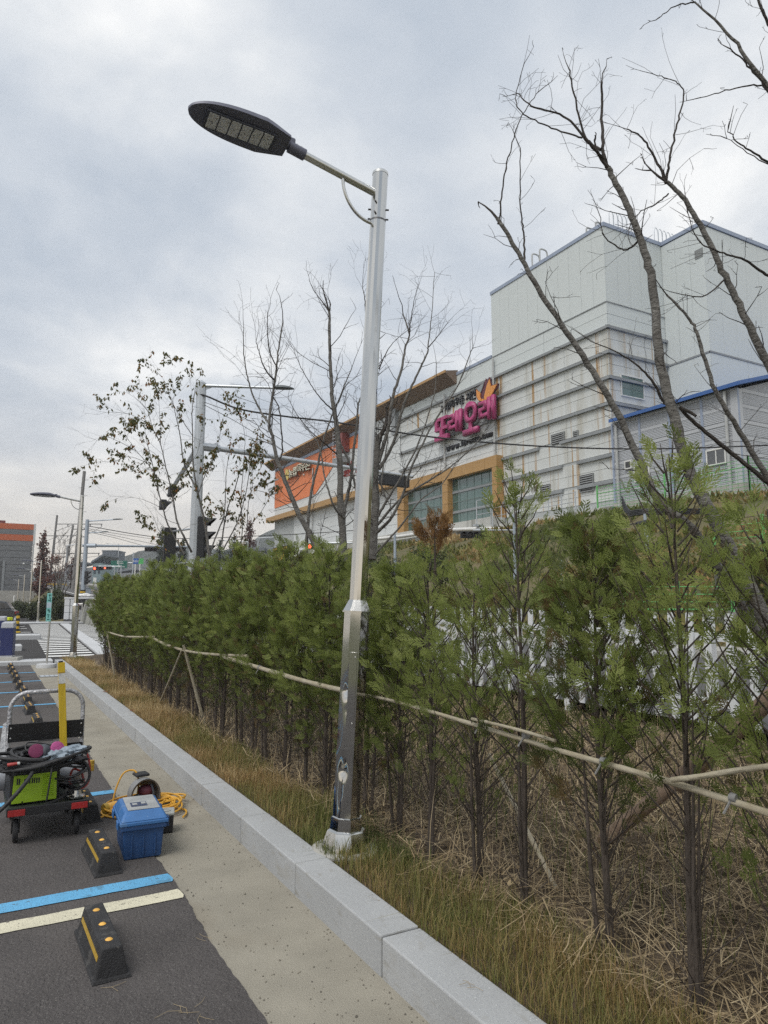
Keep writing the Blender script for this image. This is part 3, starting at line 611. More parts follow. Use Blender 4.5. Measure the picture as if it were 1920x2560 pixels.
# small black box with grey lid behind the tool box
sb = thing('socket_box', 'small black box with pale grey lid half hidden behind the tool box', 'box', (1.19, 5.38, .004), math.radians(-12))
MB().frust(-.055, .055, -.07, .07, 0, .115, -.004, -.004).build('body', black_plastic, sb, bevel=.006)
MB().box(-.064, .064, -.078, .078, .1155, .135).build('lid', M('pale_grey_lid', (.36, .37, .35), .5), sb, bevel=.006)
b = MB().lathe([(.040, .1355), (.040, .139), (.030, .139), (.030, .1355)], 20, cap=False); b.build('lid_ring', plate, sb, smooth=True)
# pebbles and grit on the gutter, needles on the asphalt
b = MB(); q = random.Random(21)
for k in range(900):
    y = 2.3 + (q.random() ** 1.5) * 16; x = 1.05 + (q.random() ** 2.2 * .30 if q.random() < .45 else .52 - q.random() ** 2.4 * .40); r = q.uniform(.0022, .0055) * (1.9 if q.random() < .08 else 1)
    p = Vector((x, y, r * .45)); b.add([p + Vector((r * q.uniform(.7, 1.2), 0, 0)), p + Vector((0, r * q.uniform(.7, 1.2), 0)), p - Vector((r * q.uniform(.7, 1.2), 0, 0)), p - Vector((0, r * q.uniform(.7, 1.2), 0)), p + Vector((0, 0, r * .7))], [(0, 1, 4), (1, 2, 4), (2, 3, 4), (3, 0, 4)])
tag(b.build('grit', M('grit', (0.06, 0.055, 0.05), .9, col2=(.30, .27, .21), scale=40)), 'dark grit scattered along the concrete gutter strip', 'grit', kind='stuff')
b = MB()
for (cx, cy, n) in ((.78, 2.98, 7), (.55, 3.30, 2), (1.72, 2.35, 3), (1.0, 3.6, 2)):
    for k in range(n):
        a = q.uniform(0, 6.28); l = q.uniform(.05, .11); x, y = cx + q.uniform(-.05, .05), cy + q.uniform(-.05, .05); z0 = .012 if cx < 1.5 else .170
        b.tube([(x, y, z0), (x + l * .5 * math.cos(a), y + l * .5 * math.sin(a), z0 + .004), (x + l * math.cos(a + .3), y + l * math.sin(a + .3), z0)], .0009, 4)
tag(b.build('dry_needles', M('needle', (.30, .24, .15), .9)), 'a few dry pale needles on the asphalt in front', 'needles', kind='stuff')
# fallen leaves on the kerb
lf = M('fallen_leaf_red', (0.24, 0.075, 0.030), .7, var=.3, scale=40)
for k, (px, py, lab) in enumerate(((330, 1777, 'curled red-brown leaf lying on the kerb, nearer one'), (262, 1730, 'dark red leaf lying on the kerb, farther one'))):
    p = onZ(px, py, .172); b = MB().add([(-.035, 0, .004), (-.01, -.018, .010), (.03, -.012, .004), (.045, .004, .014), (.012, .02, .008), (-.015, .015, .012), (0, 0, .0)], [(0, 1, 6), (1, 2, 6), (2, 3, 6), (3, 4, 6), (4, 5, 6), (5, 0, 6)])
    o = b.build('fallen_leaf', lf); o.location = p; tag(o, lab, 'leaf', 'leaves fallen on the kerb')
# drain grate in the gutter
dg = thing('drain_grate', 'grey steel drain grate set in the gutter near the signpost', 'grate', (1.32, 17.9, .0))
MB().box(-.26, .26, -.22, .22, -.02, .006).build('frame', bolt_m, dg)
for k in range(5): MB().box(-.24 + k * .098, -.24 + k * .098 + .085, -.20, .20, .0065, .012).build('slat_panel', galv, dg)

# ================================================================== LAMP POSTS
def oct_ring(r, n=48, a0=0.0, sides=8):
    out = []
    for k in range(n):
        a = 2 * PI * k / n; s = 2 * PI / sides; q_ = ((a) % s) - s / 2; rr = r * math.cos(s / 2) / math.cos(q_)
        out.append((a + a0, rr))
    return out
def shaft(z0, z1, r0, r1, rings, dents=(), a0=0.0, n=48, sides=8):
    b = MB()
    for j in range(rings + 1):
        t = j / rings; z = z0 + (z1 - z0) * t
        for a, rr in oct_ring(r0 + (r1 - r0) * t, n, a0, sides):
            dr = 0
            for (da, dz, sa, sz, dep) in dents:
                d = (a - da + PI) % (2 * PI) - PI; dr += dep * math.exp(-(d / sa) ** 2) * math.exp(-abs((z - dz) / sz) ** 1.3)
            b.v.append(((rr - dr) * math.cos(a), (rr - dr) * math.sin(a), z))
    for j in range(rings):
        for k in range(n): k2 = (k + 1) % n; b.f.append((j * n + k, j * n + k2, (j + 1) * n + k2, (j + 1) * n + k))
    b.f.append(tuple(range(rings * n, rings * n + n))); return b
def lamp_head(root, x0, z0, L=.62, tiltz=.0, roll=-.22):
    """leaf-shaped LED head pointing to -X from its clamp at x0"""
    b = MB(); n = 22; m = 11; prof = []
    for i in range(n + 1):
        t = i / n; w = .118 * (math.sin(PI * min(1, (t * .78 + .22))) ** .62) if t < 1 else .004
        w = .122 * (1 - (max(0, t - .30) / .70) ** 2.3) ** .72 * (.62 + .38 * min(1, t / .22)) + .006; h = .010 + .062 * (1 - t) ** .45 * min(1, .45 + t * 4) * (w / .122)
        x = x0 - L * (1 - (1 - t) ** 1.25); zb = z0 - .022 + .012 * t + tiltz * t
        ring = [(x, -w, zb)]
        for k in range(1, m): a = PI * k / m; ring.append((x, -w * math.cos(a), zb + .012 + h * math.sin(a) ** .8))
        ring.append((x, w, zb)); ring += [(x, w * .55, zb - .004), (x, -w * .55, zb - .004)]
        prof.append(ring)
    k = len(prof[0])
    for ring in prof: b.v += ring
    for i in range(n):
        for j in range(k): j2 = (j + 1) % k; b.f.append((i * k + j, i * k + j2, (i + 1) * k + j2, (i + 1) * k + j))
    b.f.append(tuple(range(k))); b.f.append(tuple(range(n * k, n * k + k)))
    rl = Matrix.Translation((0, 0, z0)) @ Matrix.Rotation(roll, 4, 'X') @ Matrix.Translation((0, 0, -z0))
    hd = b.xf(rl).build('lamp_head', lamp_dark, root, smooth=True, ang=35)
    MB().box(x0 - .52, x0 - .085, -.066, .066, z0 - .036, z0 - .022).xf(rl).build('led_tray', M_tray, hd, bevel=.003)
    for i in range(6): MB().box(x0 - .165 - i * .068, x0 - .165 - i * .068 + .060, -.056, .056, z0 - .039, z0 - .0362).xf(rl).build('led_panel', led_glass, hd)
    MB().box(x0 - .01, x0 + .05, -.030, .030, z0 - .022, z0 + .045).build('hinge_block', lamp_dark, root, bevel=.01)
    return hd
M_tray = M('lamp_tray', (0.060, 0.066, 0.088), 0.55)
def lamp_post(name, label, loc, group, dents=()):
    r = thing(name, label, 'street lamp', loc, 0, group)
    a0 = math.radians(-124 - 22.5)
    MB().lathe([(.20, -.10), (.20, .006), (.19, .012)], 28).build('footing', conc, r, smooth=True)
    bb = MB(); rings = [(.145, .013), (.139, .045), (.116, .115), (.112, .118), (.101, .125), (.095, .195), (.087, .20)]
    for (rr, z) in rings: bb.v += [(q_ * math.cos(a), q_ * math.sin(a), z) for a, q_ in oct_ring(rr, 48, a0)]
    for j in range(len(rings) - 1):
        for k in range(48): k2 = (k + 1) % 48; bb.f.append((j * 48 + k, j * 48 + k2, (j + 1) * 48 + k2, (j + 1) * 48 + k))
    bb.build('base_cover', chrome, r, smooth=True, ang=25)
    lo = shaft(.10, 1.445, .0865, .0835, 110 if dents else 2, dents, a0).build('lower_shaft', chrome, r, smooth=True, ang=22)
    shaft(1.4455, 1.515, .0925, .058, 1, (), a0).build('collar', chrome, r, smooth=True, ang=25)
    MB().lathe([(.0955, 1.436), (.0955, 1.4455)], 8, a0=a0, cap=True).build('collar_rim', chrome, r)
    shaft(1.515, 4.10, .0545, .0535, 2, (), a0, 32, 16).build('upper_shaft', chrome, r, smooth=True, ang=12)
    MB().lathe([(.0535, 4.095), (.0535, 4.108)], 32).build('joint_ring', bolt_m, r, smooth=True)
    shaft(4.108, 4.455, .0525, .0525, 1, (), a0, 32, 16).build('head_sleeve', chrome, r, smooth=True, ang=12)
    MB().lathe([(.0540, 4.445), (.0540, 4.462), (.046, 4.470), (.012, 4.473)], 32).build('top_cap', brushed, r, smooth=True)
    for (z, aa) in ((4.22, -140), (4.14, -140), (4.19, -30), (4.12, -28), (4.19, 150), (4.12, 150)):
        a = math.radians(aa); MB().tube([(.050 * math.cos(a), .050 * math.sin(a), z), (.070 * math.cos(a), .070 * math.sin(a), z)], .006, 6).build('bolt', bolt_m, r)
    MB().tube([(-.02, 0, 4.30), (-.60, 0, 4.395)], .0255, 20).build('arm', brushed, r, smooth=True)
    P = [Vector((-.27 + .225 * (1 - math.cos(t)), 0, 4.325 - .255 * math.sin(t))) for t in [PI / 2 * k / 12 for k in range(13)]]
    P = [Vector((-.275 + .23 * (k / 12) ** 1.6, 0, 4.325 - .25 * math.sin(PI / 2 * (k / 12)) ** .9)) for k in range(13)]
    MB().tube(P, .011, 12).build('arm_brace', brushed, r, smooth=True)
    MB().tube([(-.55, 0, 4.387), (-.66, 0, 4.405)], .037, 16).build('clamp', lamp_dark, r, smooth=True)
    for k in range(3): MB().lathe([(.006, 0), (.006, .014), (.003, .017)], 8, (-.575 - k * .03, 0, 4.425 + k * .005)).build('clamp_bolt', brushed, r)
    lamp_head(r, -.675, 4.415)
    # access door with rounded frame, slightly sprung
    a = math.radians(-124); d = .0840 * math.cos(PI / 8)
    dm = Matrix.Rotation(a, 4, 'Z') @ Matrix.Translation((d, 0, 0))
    MB().box(.0012, .0035, -.024, .024, .73, 1.19).xf(dm).build('access_door', chrome, r, bevel=.0012)
    for zz in (.76, 1.16): MB().lathe([(.005, .0036), (.004, .006), (.001, .0068)], 10, (0, .0, 0), 'X').move((0, .012, zz)).xf(dm).build('door_screw', brushed, r, smooth=True)
    return r
dn = [(math.radians(-150), .955, .34, .045, .022), (math.radians(-146), .84, .20, .12, .012), (math.radians(-150), .475, .42, .055, .026), (math.radians(-152), .34, .20, .13, .013), (math.radians(-135), 1.06, .18, .14, .006), (math.radians(-140), .62, .2, .2, .005)]
main_lamp = lamp_post('street_lamp', 'tall polished steel lamp post with dented lower shaft leaning beside the hedge', (1.95, 4.0, .15), 'steel lamp posts along the parking', dn)
main_lamp.scale = (1, 1, .978)
main_lamp.rotation_euler = Matrix.Rotation(math.radians(2.75), 4, FH).to_euler()
lamp2 = lamp_post('street_lamp', 'polished steel lamp post at the far end of the hedge, by the zebra crossing', (2.03, 20.9, .13), 'steel lamp posts along the parking')
for k, (D, px, lab) in enumerate(((51, 97, 'far lamp post nearest the bushes, first of the row beyond the crossing'), (62, 75, 'second far lamp post of the row beyond the crossing'), (75.5, 57, 'third far lamp post of the row beyond the crossing'), (89, 43, 'farthest and smallest lamp post of the row beyond the crossing'))):
    p = onD(px, 1512, D); dup(lamp2, (p.x, p.y, .32), label=lab)

# ================================================================== TRAFFIC SIGNALS
sig_black = M('signal_black', (0.020, 0.021, 0.024), 0.6)
lens_off = M('signal_lens_dark', (0.03, 0.022, 0.022), 0.3)
lens_red = M('signal_red_lit', (0.9, 0.05, 0.03), 0.3, emit=((1.0, 0.10, 0.05), 3.0))
hazard_y = M('hazard_yellow', (0.62, 0.40, 0.02), 0.6); hazard_k = M('hazard_black', (0.02, 0.02, 0.02), 0.6)
lamp_led2 = M('road_lamp_head', (0.10, 0.115, 0.12), 0.5, 0.2)
def oct_pole(b, p0, p1, r0, r1, n=10): return b.tube([p0, p1], [r0, r1], n)
def signal_case(root, c, ux, uz, n, w, h, d, lit=None):
    """box of n lamps along ux; uz up; visors on the front (u = ux x uz)"""
    ux = Vector(ux).normalized(); uz = Vector(uz).normalized(); uy = ux.cross(uz) * -1; c = Vector(c)
    L = w * n
    def P(a, b_, e): return c + ux * a + uy * b_ + uz * e
    bb = MB().hexa([P(-L / 2, -d / 2, -h / 2), P(L / 2, -d / 2, -h / 2), P(L / 2, d / 2, -h / 2), P(-L / 2, d / 2, -h / 2)], [P(-L / 2, -d / 2, h / 2), P(L / 2, -d / 2, h / 2), P(L / 2, d / 2, h / 2), P(-L / 2, d / 2, h / 2)])
    cs = bb.build('signal_case', sig_black, root, bevel=.02)
    for k in range(n):
        x = -L / 2 + w * (k + .5); vb = MB(); N = 14
        for i in range(N + 1):
            a = -.3 + (PI + .6) * i / N; r = w * .42; sd_ = uy.cross(UZ); cc = P(x, -d / 2, 0)
            vb.v += [cc + sd_ * r * math.cos(a) + UZ * r * math.sin(a), cc + (sd_ * r * math.cos(a) + UZ * r * math.sin(a)) * .97 - uy * (.75 * w * (.35 + .65 * max(0, math.sin(a))))]
        for i in range(N): vb.f.append((2 * i, 2 * i + 1, 2 * i + 3, 2 * i + 2))
        vb.build('visor', sig_black, cs)
        lb = MB(); lb.v = [P(x, -d / 2 - .03, 0)] + [P(x + w * .36 * math.cos(2 * PI * i / 16), -d / 2 - .012, w * .36 * math.sin(2 * PI * i / 16)) for i in range(16)]
        lb.f = [(0, i + 1, (i + 1) % 16 + 1) for i in range(16)]; lb.build('lens', lens_red if lit == k else lens_off, cs)
    return cs
def road_lamp(root, p0, p1, r, hl=.62, m=galv):
    p0, p1 = Vector(p0), Vector(p1); d = (p1 - p0).normalized()
    MB().tube([p0, p1], [r, r * .8], 8).build('lamp_arm', m, root, smooth=True)
    b = MB(); s = d.cross(UZ).normalized(); n = 12
    for i in range(n + 1):
        t = i / n; w = .13 * math.sin(PI * min(.97, t * .8 + .18)) ** .7; h = .075 * math.sin(PI * min(.97, t * .75 + .22)) ** .8; c = p1 + d * (hl * t - .06)
        b.v += [c - s * w, c - s * w * .6 + UZ * h, c + s * w * .6 + UZ * h, c + s * w, c + s * w * .6 - UZ * .03, c - s * w * .6 - UZ * .03]
    for i in range(n):
        for j in range(6): j2 = (j + 1) % 6; b.f.append((i * 6 + j, i * 6 + j2, (i + 1) * 6 + j2, (i + 1) * 6 + j))
    b.f += [(0, 1, 2, 3, 4, 5), tuple(range(n * 6, n * 6 + 6))]
    b.build('lamp_head', lamp_led2, root, smooth=True)
D1 = 20.5; sp = onD(481, 1512, D1); sp.z = .3
sg = thing('signal_pole', 'big galvanised traffic signal pole with mast arm rising behind the leafy tree', 'signal pole')
topp = onD(499, 958, D1); topp.x, topp.y = sp.x + .04, sp.y
MB().tube([sp, topp], [.185, .145], 12).tube([topp, topp + Vector((0, 0, .10))], [.145, .02], 12).build('pole', galv, sg, smooth=True, ang=20)
a0_ = onD(504, 964, D1); a1_ = onD(690, 970, D1); road_lamp(sg, a0_, a1_, .05, .60)
MB().prism([a0_ + UZ * -.03, a0_ + RT * .35 + UZ * -.04, a0_ + UZ * -.18], FH * .02).build('gusset', galv, sg)
YM = sp.y
m0 = onY(512, 1117, YM); m1 = onY(1032, 1192, YM + .6)
MB().tube([m0, m0.lerp(m1, .5), m1], [.085, .07, .055], 12).build('mast_arm', galv, sg, smooth=True)
mj = m0.lerp(m1, .045); dd_ = (m1 - m0).normalized()
MB().tube([m0 - dd_ * .15, mj + dd_ * .1], .13, 8).build('arm_socket', galv, sg)
MB().tube([mj - dd_ * .04, mj + dd_ * .02], .165, 8).build('flange', galv, sg)
ml = m0.lerp(m1, .895); signal_case(sg, ml + UZ * -.24 + FH * .05, -dd_, UZ, 4, .30, .36, .20)
MB().tube([ml + UZ * .05, ml + UZ * -.1], .03, 8).tube([ml + dd_ * .35 + UZ * .03, ml + dd_ * .35 + UZ * -.1], .03, 8).build('hanger', galv, sg)
# second arm along the road with two boxy heads
b0 = onD(492, 1122, D1); b1 = onD(420, 1238, D1 + 7)
MB().tube([b0, b1], [.09, .06], 10).build('mast_arm', galv, sg, smooth=True)
for t_, (px, py) in enumerate(((430, 1228), (407, 1262))):
    c = onD(px, py, D1 + 5.5 + t_ * 2.5); signal_case(sg, c, (b1 - b0).normalized() * Vector((1, 1, 0)), UZ, 2, .34, .36, .24)
# vertical three-lamp head and black info board on the pole
c = onD(496, 1338, D1 - .1) + RT * .12; c.x, c.y = sp.x + RT.x * .22, sp.y + RT.y * .22
cs = signal_case(sg, (c.x, c.y, onD(496, 1343, D1).z), UZ, -FH, 3, .40, .36, .20)
bd = onD(424, 1370, D1 + 1.0)
MB().box(-.18, .18, -.14, .14, -.62, .62).xf(Matrix.Translation(bd) @ Matrix.Rotation(-YAW + .35, 4, 'Z')).build('pedestrian_signal_case', sig_black, sg, bevel=.02)
MB().tube([bd + UZ * .5, Vector((sp.x, sp.y, bd.z + .5))], .03, 8).tube([bd - UZ * .5, Vector((sp.x, sp.y, bd.z - .5))], .03, 8).build('bracket', galv, sg)
cl0 = onD(494, 985, D1)
MB().lathe([(.06, 0), (.05, .05), (.03, .07)], 12, tuple(cl0 + RT * .16 - UZ * .03), 'Z').build('cable_boss', black_plastic, sg, smooth=True)

# far signal pole beyond the crossing
D2 = 55; fp = onD(206, 1500, D2); fp.z = .35; ft = onD(216, 1299, D2); ft.x, ft.y = fp.x + .05, fp.y
s2 = thing('signal_pole', 'distant blue-grey traffic signal pole with hazard stripes at its foot', 'signal pole')
bluegrey = M('blue_grey_steel', (0.36, 0.41, 0.47), 0.5, 0.3, var=.08, scale=2)
MB().tube([fp, ft], [.19, .14], 12).build('pole', bluegrey, s2, smooth=True)
for k in range(4):
    z0 = onD(206, 1490, D2).z + k * .12; MB().tube([(fp.x, fp.y, z0), (fp.x, fp.y, z0 + .12)], .197, 12, cap=False).build('hazard_band', (hazard_y, hazard_k)[k % 2], s2, smooth=True)
q0 = onD(219, 1303, D2); road_lamp(s2, q0, onD(285, 1299, D2), .05, .75, bluegrey)
q0 = onD(219, 1332, D2 + 3); road_lamp(s2, q0, onD(258, 1330, D2 + 3), .045, .5, bluegrey)
q0, q1 = onD(216, 1364, D2), onD(470, 1367, D2 + 4)
MB().tube([q0 - RT * .3, q1], [.11, .06], 10).build('mast_arm', bluegrey, s2, smooth=True)
MB().tube([q0 + RT * .05, q0 + RT * .75], .16, 8).build('arm_socket', bluegrey, s2)
for px in (378, 452): c = onD(px, 1372, D2 + 3.5); signal_case(s2, c - UZ * .05, RT, UZ, 4 if px < 400 else 3, .26, .34, .2)
c = onD(216, 1444, D2); signal_case(s2, c, UZ, -FH, 3, .34, .34, .2)
cab = thing('control_cabinet', 'grey steel signal control cabinet beside the hazard striped pole', 'cabinet', tuple(onD(216, 1490, D2 + 1.5)))
MB().box(-.3, .3, -.2, .2, -1.0, .62).build('case', bluegrey, cab, bevel=.02); MB().box(-.33, .33, -.23, .23, .621, .66).build('roof', bluegrey, cab, bevel=.01)

# lit red signals down the road, green direction sign, blue and green signboard
def far_signal(px, py, D, w, lab, n=3, lit=0):
    c = onD(px, py, D); r = thing('traffic_signal', lab, 'traffic signal'); signal_case(r, c, RT, UZ, n, w, w * 1.1, .2, lit)
    return r, c
r_, c = far_signal(246, 1421, 125, .62, 'distant traffic signal showing red, left of the green road sign'); MB().tube([c + UZ * .4, c + UZ * .4 + RT * 4 + UZ * .0], .06, 6).tube([c + RT * 4 + UZ * .6, c + RT * 4 - UZ * 6], .11, 8).build('mast', galv, r_)
r_, c = far_signal(270, 1420, 128, .5, 'distant traffic signal showing red, just beside the green road sign'); MB().tube([c + RT * 1.2 + UZ * .4, c + RT * 1.2 - UZ * 6], .10, 8).tube([c + UZ * .2, c + UZ * .2 + RT * 1.2], .05, 6).build('mast', galv, r_)
r_, c = far_signal(788, 1366, 46, .36, 'horizontal traffic signal with lit red lamp in front of the white factory wall', 3, 0); MB().tube([c + UZ * .22 - RT * .3, c + UZ * .22 + RT * 4], .05, 6).tube([c + UZ * .4 + RT * 4, c - UZ * 4.6 + RT * 4], .09, 8).build('mast', galv, r_)
r_, c = far_signal(1182, 1337, 38, .34, 'unlit horizontal traffic signal against the embankment below the big windows', 4, None); MB().tube([c + UZ * .25, c + UZ * .25 + RT * 2.4], .04, 6).tube([c + UZ * .3 + RT * 2.4, c - UZ * 4.4 + RT * 2.4], .08, 8).build('mast', galv, r_)
green_s = M('road_sign_green', (0.012, 0.14, 0.10), 0.4, var=.05, scale=2)
blue_s = M('sign_blue', (0.015, 0.10, 0.38), 0.4, var=.05, scale=2); lime_s = M('sign_lime', (0.08, 0.42, 0.12), 0.4, var=.05, scale=2)
white_l = M('white_lettering', (0.75, 0.75, 0.74), 0.6)
def face_cam(p, yaw=0.0): return Matrix.Translation(p) @ Matrix.Rotation(-YAW + yaw, 4, 'Z')
dsg = thing('direction_sign', 'green overhead road direction sign with white lettering in the distance', 'road sign')
DS = 132; p = onD(297.5, 1411, DS); hw = (318 - 277) / 2 / F * DS; hh = 9.2 / F * DS
MB().box(-hw, hw, -.06, .06, -hh, hh).xf(face_cam(p)).build('panel', green_s, dsg, bevel=.02)
for (x0, x1, z0, z1) in ((-.35, -.20, .38, .62), (-.10, .05, .40, .60), (.15, .75, .42, .52), (-.35, -.20, .10, .34), (-.10, .05, .10, .32), (.15, .85, .14, .22), (-.05, .05, -.60, .02), (-.5, .45, -.50, -.40), (-1.40, -.60, -.52, -.38), (.60, .72, -.52, -.36), (.80, .92, -.52, -.36), (1.0, 1.12, -.52, -.36)):
    MB().box(x0, x1, -.075, -.061, z0, z1).xf(face_cam(p)).build('sign_mark', white_l, dsg)
MB().tube([p + RT * 2.6 + UZ * 2.2, p + RT * 2.6 - UZ * 7], .13, 8).tube([p + RT * -1.0 + UZ * .3 + FH * .12, p + RT * 2.6 + UZ * .3 + FH * .12], .07, 6).build('mast', galv, dsg)
nh = thing('roadside_signboard', 'blue and green signboard on twin white posts beside the direction sign', 'signboard')
p = onD(346, 1403, 120); hw = 12.5 / F * 120; hh = 7 / F * 120
MB().box(-hw, 0, -.08, .08, -hh, hh).xf(face_cam(p)).build('blue_panel', blue_s, nh)
MB().prism([(0, -.08, -hh), (hw, -.08, -hh), (hw, -.08, hh), (.25, -.08, hh)], (0, .16, 0)).xf(face_cam(p)).build('green_panel', lime_s, nh)
text('NH', .62, white_l, nh, face_cam(p) @ Matrix.Translation((-hw * .5, -.09, -.22)) @ Matrix.Rotation(PI / 2, 4, 'X'), .004)
for s in (-1, 1): MB().tube([p + RT * (s * .4 - .1) - UZ * hh, p + RT * (s * .4 - .1) - UZ * 7], .1, 8).build('post', white_l, nh)

# ================================================================== SMALL STREET FURNITURE AT THE FAR END OF THE PARKING
teal = M('teal_sign', (0.20, 0.50, 0.47), 0.5, var=.08, scale=6); teal_t = M('teal_lettering', (0.03, 0.14, 0.13), .6)
sp_ = thing('signpost', 'steel signpost with narrow teal vertical sign on a round concrete foot', 'signpost', (1.36, 20.35, 0))
MB().lathe([(.25, 0), (.25, .03), (.235, .095), (.21, .10)], 26).build('foot', granite_l, sp_, smooth=True, ang=30)
MB().tube([(0, 0, .1), (.02, 0, 1.98)], .024, 12).build('post', brushed, sp_, smooth=True)
MB().lathe([(.028, 1.975), (.055, 1.98), (.055, 1.99), (.01, 1.995)], 12, (.02, 0, 0)).build('cap', brushed, sp_, smooth=True)
yw = -.35
MB().box(-.075, .045, -.045, -.030, 1.17, 1.90).xf(Matrix.Rotation(yw, 4, 'Z')).build('sign_panel', teal, sp_, bevel=.003)
MB().box(-.070, .040, -.0465, -.0452, 1.52, 1.66).xf(Matrix.Rotation(yw, 4, 'Z')).build('faded_patch', M('faded_print', (.42, .52, .58), .6, var=.1, scale=9), sp_)
for (x0, x1, z0, z1) in ((-.04, .02, 1.83, 1.87), (-.02, .0, 1.76, 1.84), (-.05, .015, 1.70, 1.73), (.0, .02, 1.68, 1.78), (-.045, .0, 1.44, 1.49), (-.015, .02, 1.40, 1.46), (-.05, .01, 1.33, 1.36), (-.03, .0, 1.27, 1.32), (-.045, .015, 1.21, 1.24)):
    MB().box(x0, x1, -.0468, -.0452, z0, z1).xf(Matrix.Rotation(yw, 4, 'Z')).build('sign_mark', teal_t, sp_)
for z in (1.25, 1.82): MB().box(-.02, .06, -.03, .03, z - .012, z + .012).build('clip', brushed, sp_)
navy = M('gate_navy', (0.016, 0.024, 0.105), 0.45, var=.06, scale=3); silver = M('gate_silver', (0.42, 0.43, 0.46), 0.4, 0.2, var=.05, scale=3)
def gate_machine(label, loc, z0):
    r = thing('parking_gate_cabinet', label, 'gate cabinet', loc, -.25, 'barrier gate cabinets')
    MB().box(-.32, .34, -.30, .34, -.05, z0).build('plinth', conc, r, bevel=.01)
    MB().frust(-.165, .165, -.17, .17, z0, z0 + .04, .0, .0).build('skirt', silver, r, bevel=.005)
    MB().frust(-.16, .16, -.165, .165, z0 + .0405, z0 + .78, .005, .005).build('cabinet', navy, r, bevel=.012)
    MB().hexa([(-.16, -.165, z0 + .7805), (.16, -.165, z0 + .7805), (.16, .165, z0 + .7805), (-.16, .165, z0 + .7805)], [(-.15, -.15, z0 + .93), (.15, -.15, z0 + .93), (.15, .15, z0 + .96), (-.15, .15, z0 + .96)]).build('hood', silver, r, bevel=.02, seg=3)
    return r
p = onZ(17, 1652, .1)
g1 = gate_machine('navy and silver parking barrier cabinet, the nearer one at the left edge', (p.x + .0, p.y + .3, .096), .09)
p = onZ(10, 1612, .12)
g2 = gate_machine('navy and silver parking barrier cabinet, the farther one partly hidden', (.42, 31.0, .09), .12)
isl = struct(MB().box(-7, 1.05, 27.5, 28.6, -.05, .22).build('traffic_island', granite_l, bevel=.03))
isl = struct(MB().box(-7, 2.0, 34.2, 35.4, -.05, .33).build('traffic_island', granite_l, bevel=.05))
bo = thing('bollard', 'yellow and black striped bollard on the traffic island', 'bollard', tuple(onZ(48, 1588, .33).to_2d()) + (.33,))
p = onD(48, 1500, 33); bo.location = (p.x, p.y, .33)
MB().lathe([(.16, 0), (.15, .03), (.10, .05)], 18).build('foot', hazard_y, bo, smooth=True)
for k in range(7): MB().lathe([(.075, .05 + k * .12), (.075, .05 + k * .12 + .1199)], 16, cap=(k == 6)).build('band', (hazard_k, hazard_y)[k % 2], bo, smooth=True)
hiv = M('hi_vis_yellow', (0.65, 0.75, 0.02), .6)
bk = thing('parked_bicycle', 'small dark bicycle with hi-vis bag parked behind the gate cabinet', 'bicycle', tuple(onD(30, 1580, 36).to_2d()) + (.12,), .9)
for s in (-.32, .32):
    b = MB(); P = [Vector((s + .27 * math.cos(2 * PI * k / 20), 0, .27 + .27 * math.sin(2 * PI * k / 20))) for k in range(21)]; b.tube(P, .018, 6, cap=False).build('wheel', rubber, bk, smooth=True)
MB().tube([(-.32, 0, .27), (-.1, 0, .55), (.25, 0, .60), (.32, 0, .27)], .018, 6).tube([(-.1, 0, .55), (.0, 0, .27), (.25, 0, .60)], .018, 6).build('frame', black_metal, bk, smooth=True)
MB().tube([(.25, 0, .60), (.22, 0, .82), (.15, .2, .86)], .012, 6).tube([(.22, 0, .82), (.15, -.2, .86)], .012, 6).build('handlebar', black_metal, bk, smooth=True)
MB().box(-.2, .0, -.05, .05, .62, .68).build('saddle', black_plastic, bk, bevel=.02); MB().box(-.42, -.15, -.12, .12, .70, .86).build('bag', hiv, bk, bevel=.03)
# granite gatehouse wall
gh = thing('granite_kiosk', 'granite block kiosk with a dark doorway beyond the zebra crossing', 'kiosk')
DG = 50.5; e0, e1 = onD(161, 1512, DG), onD(235, 1512, DG); ux = (e1 - e0).normalized(); W = (e1 - e0).length; uy = Vector((-ux.y, ux.x, 0)); gz = .36; HH = 1.78
def GP(a, d_, z): return e0 * Vector((1, 1, 0)) if False else Vector((e0.x + ux.x * a + uy.x * d_, e0.y + ux.y * a + uy.y * d_, z))
def gbox(name, m, a0_, a1_, d0, d1, z0, z1, bev=.02):
    return MB().hexa([GP(a0_, d0, z0), GP(a1_, d0, z0), GP(a1_, d1, z0), GP(a0_, d1, z0)], [GP(a0_, d0, z1), GP(a1_, d0, z1), GP(a1_, d1, z1), GP(a0_, d1, z1)]).build(name, m, gh, bevel=bev)
gbox('core', black_plastic, .04, W - .04, .05, 1.5, gz, gz + HH - .03, 0)
gbox('plinth', M('dark_plinth', (.06, .06, .065), .8), 0, W * .58, -.03, .3, gz - .1, gz + .2)
for r_ in range(3):
    for (a, c_) in ((0, W * .19), (W * .20, W * .40), (W * .84, W * 1.02)): gbox('granite_block', granite_l, a + .01, c_ - .01, -.05, .3, gz + .21 + r_ * .48, gz + .21 + (r_ + 1) * .48 - .015, .03)
gbox('lintel', granite_l, -.02, W * 1.04, -.06, 1.5, gz + .21 + 1.44, gz + HH)
gbox('door_panel', brushed, W * .44, W * .62, .0, .1, gz, gz + 1.35); gbox('window', black_plastic, W * .5, W * .58, -.02, -.001, gz + .9, gz + 1.2, 0)
bk2 = thing('delivery_bundle', 'white bundles heaped on the roof of the granite kiosk', 'bundle', tuple(GP(W * .55, .6, gz + HH)))
crumple((0, 0, .12), (.5, .3, .14), 31).build('wrap', white_l, bk2, smooth=True)
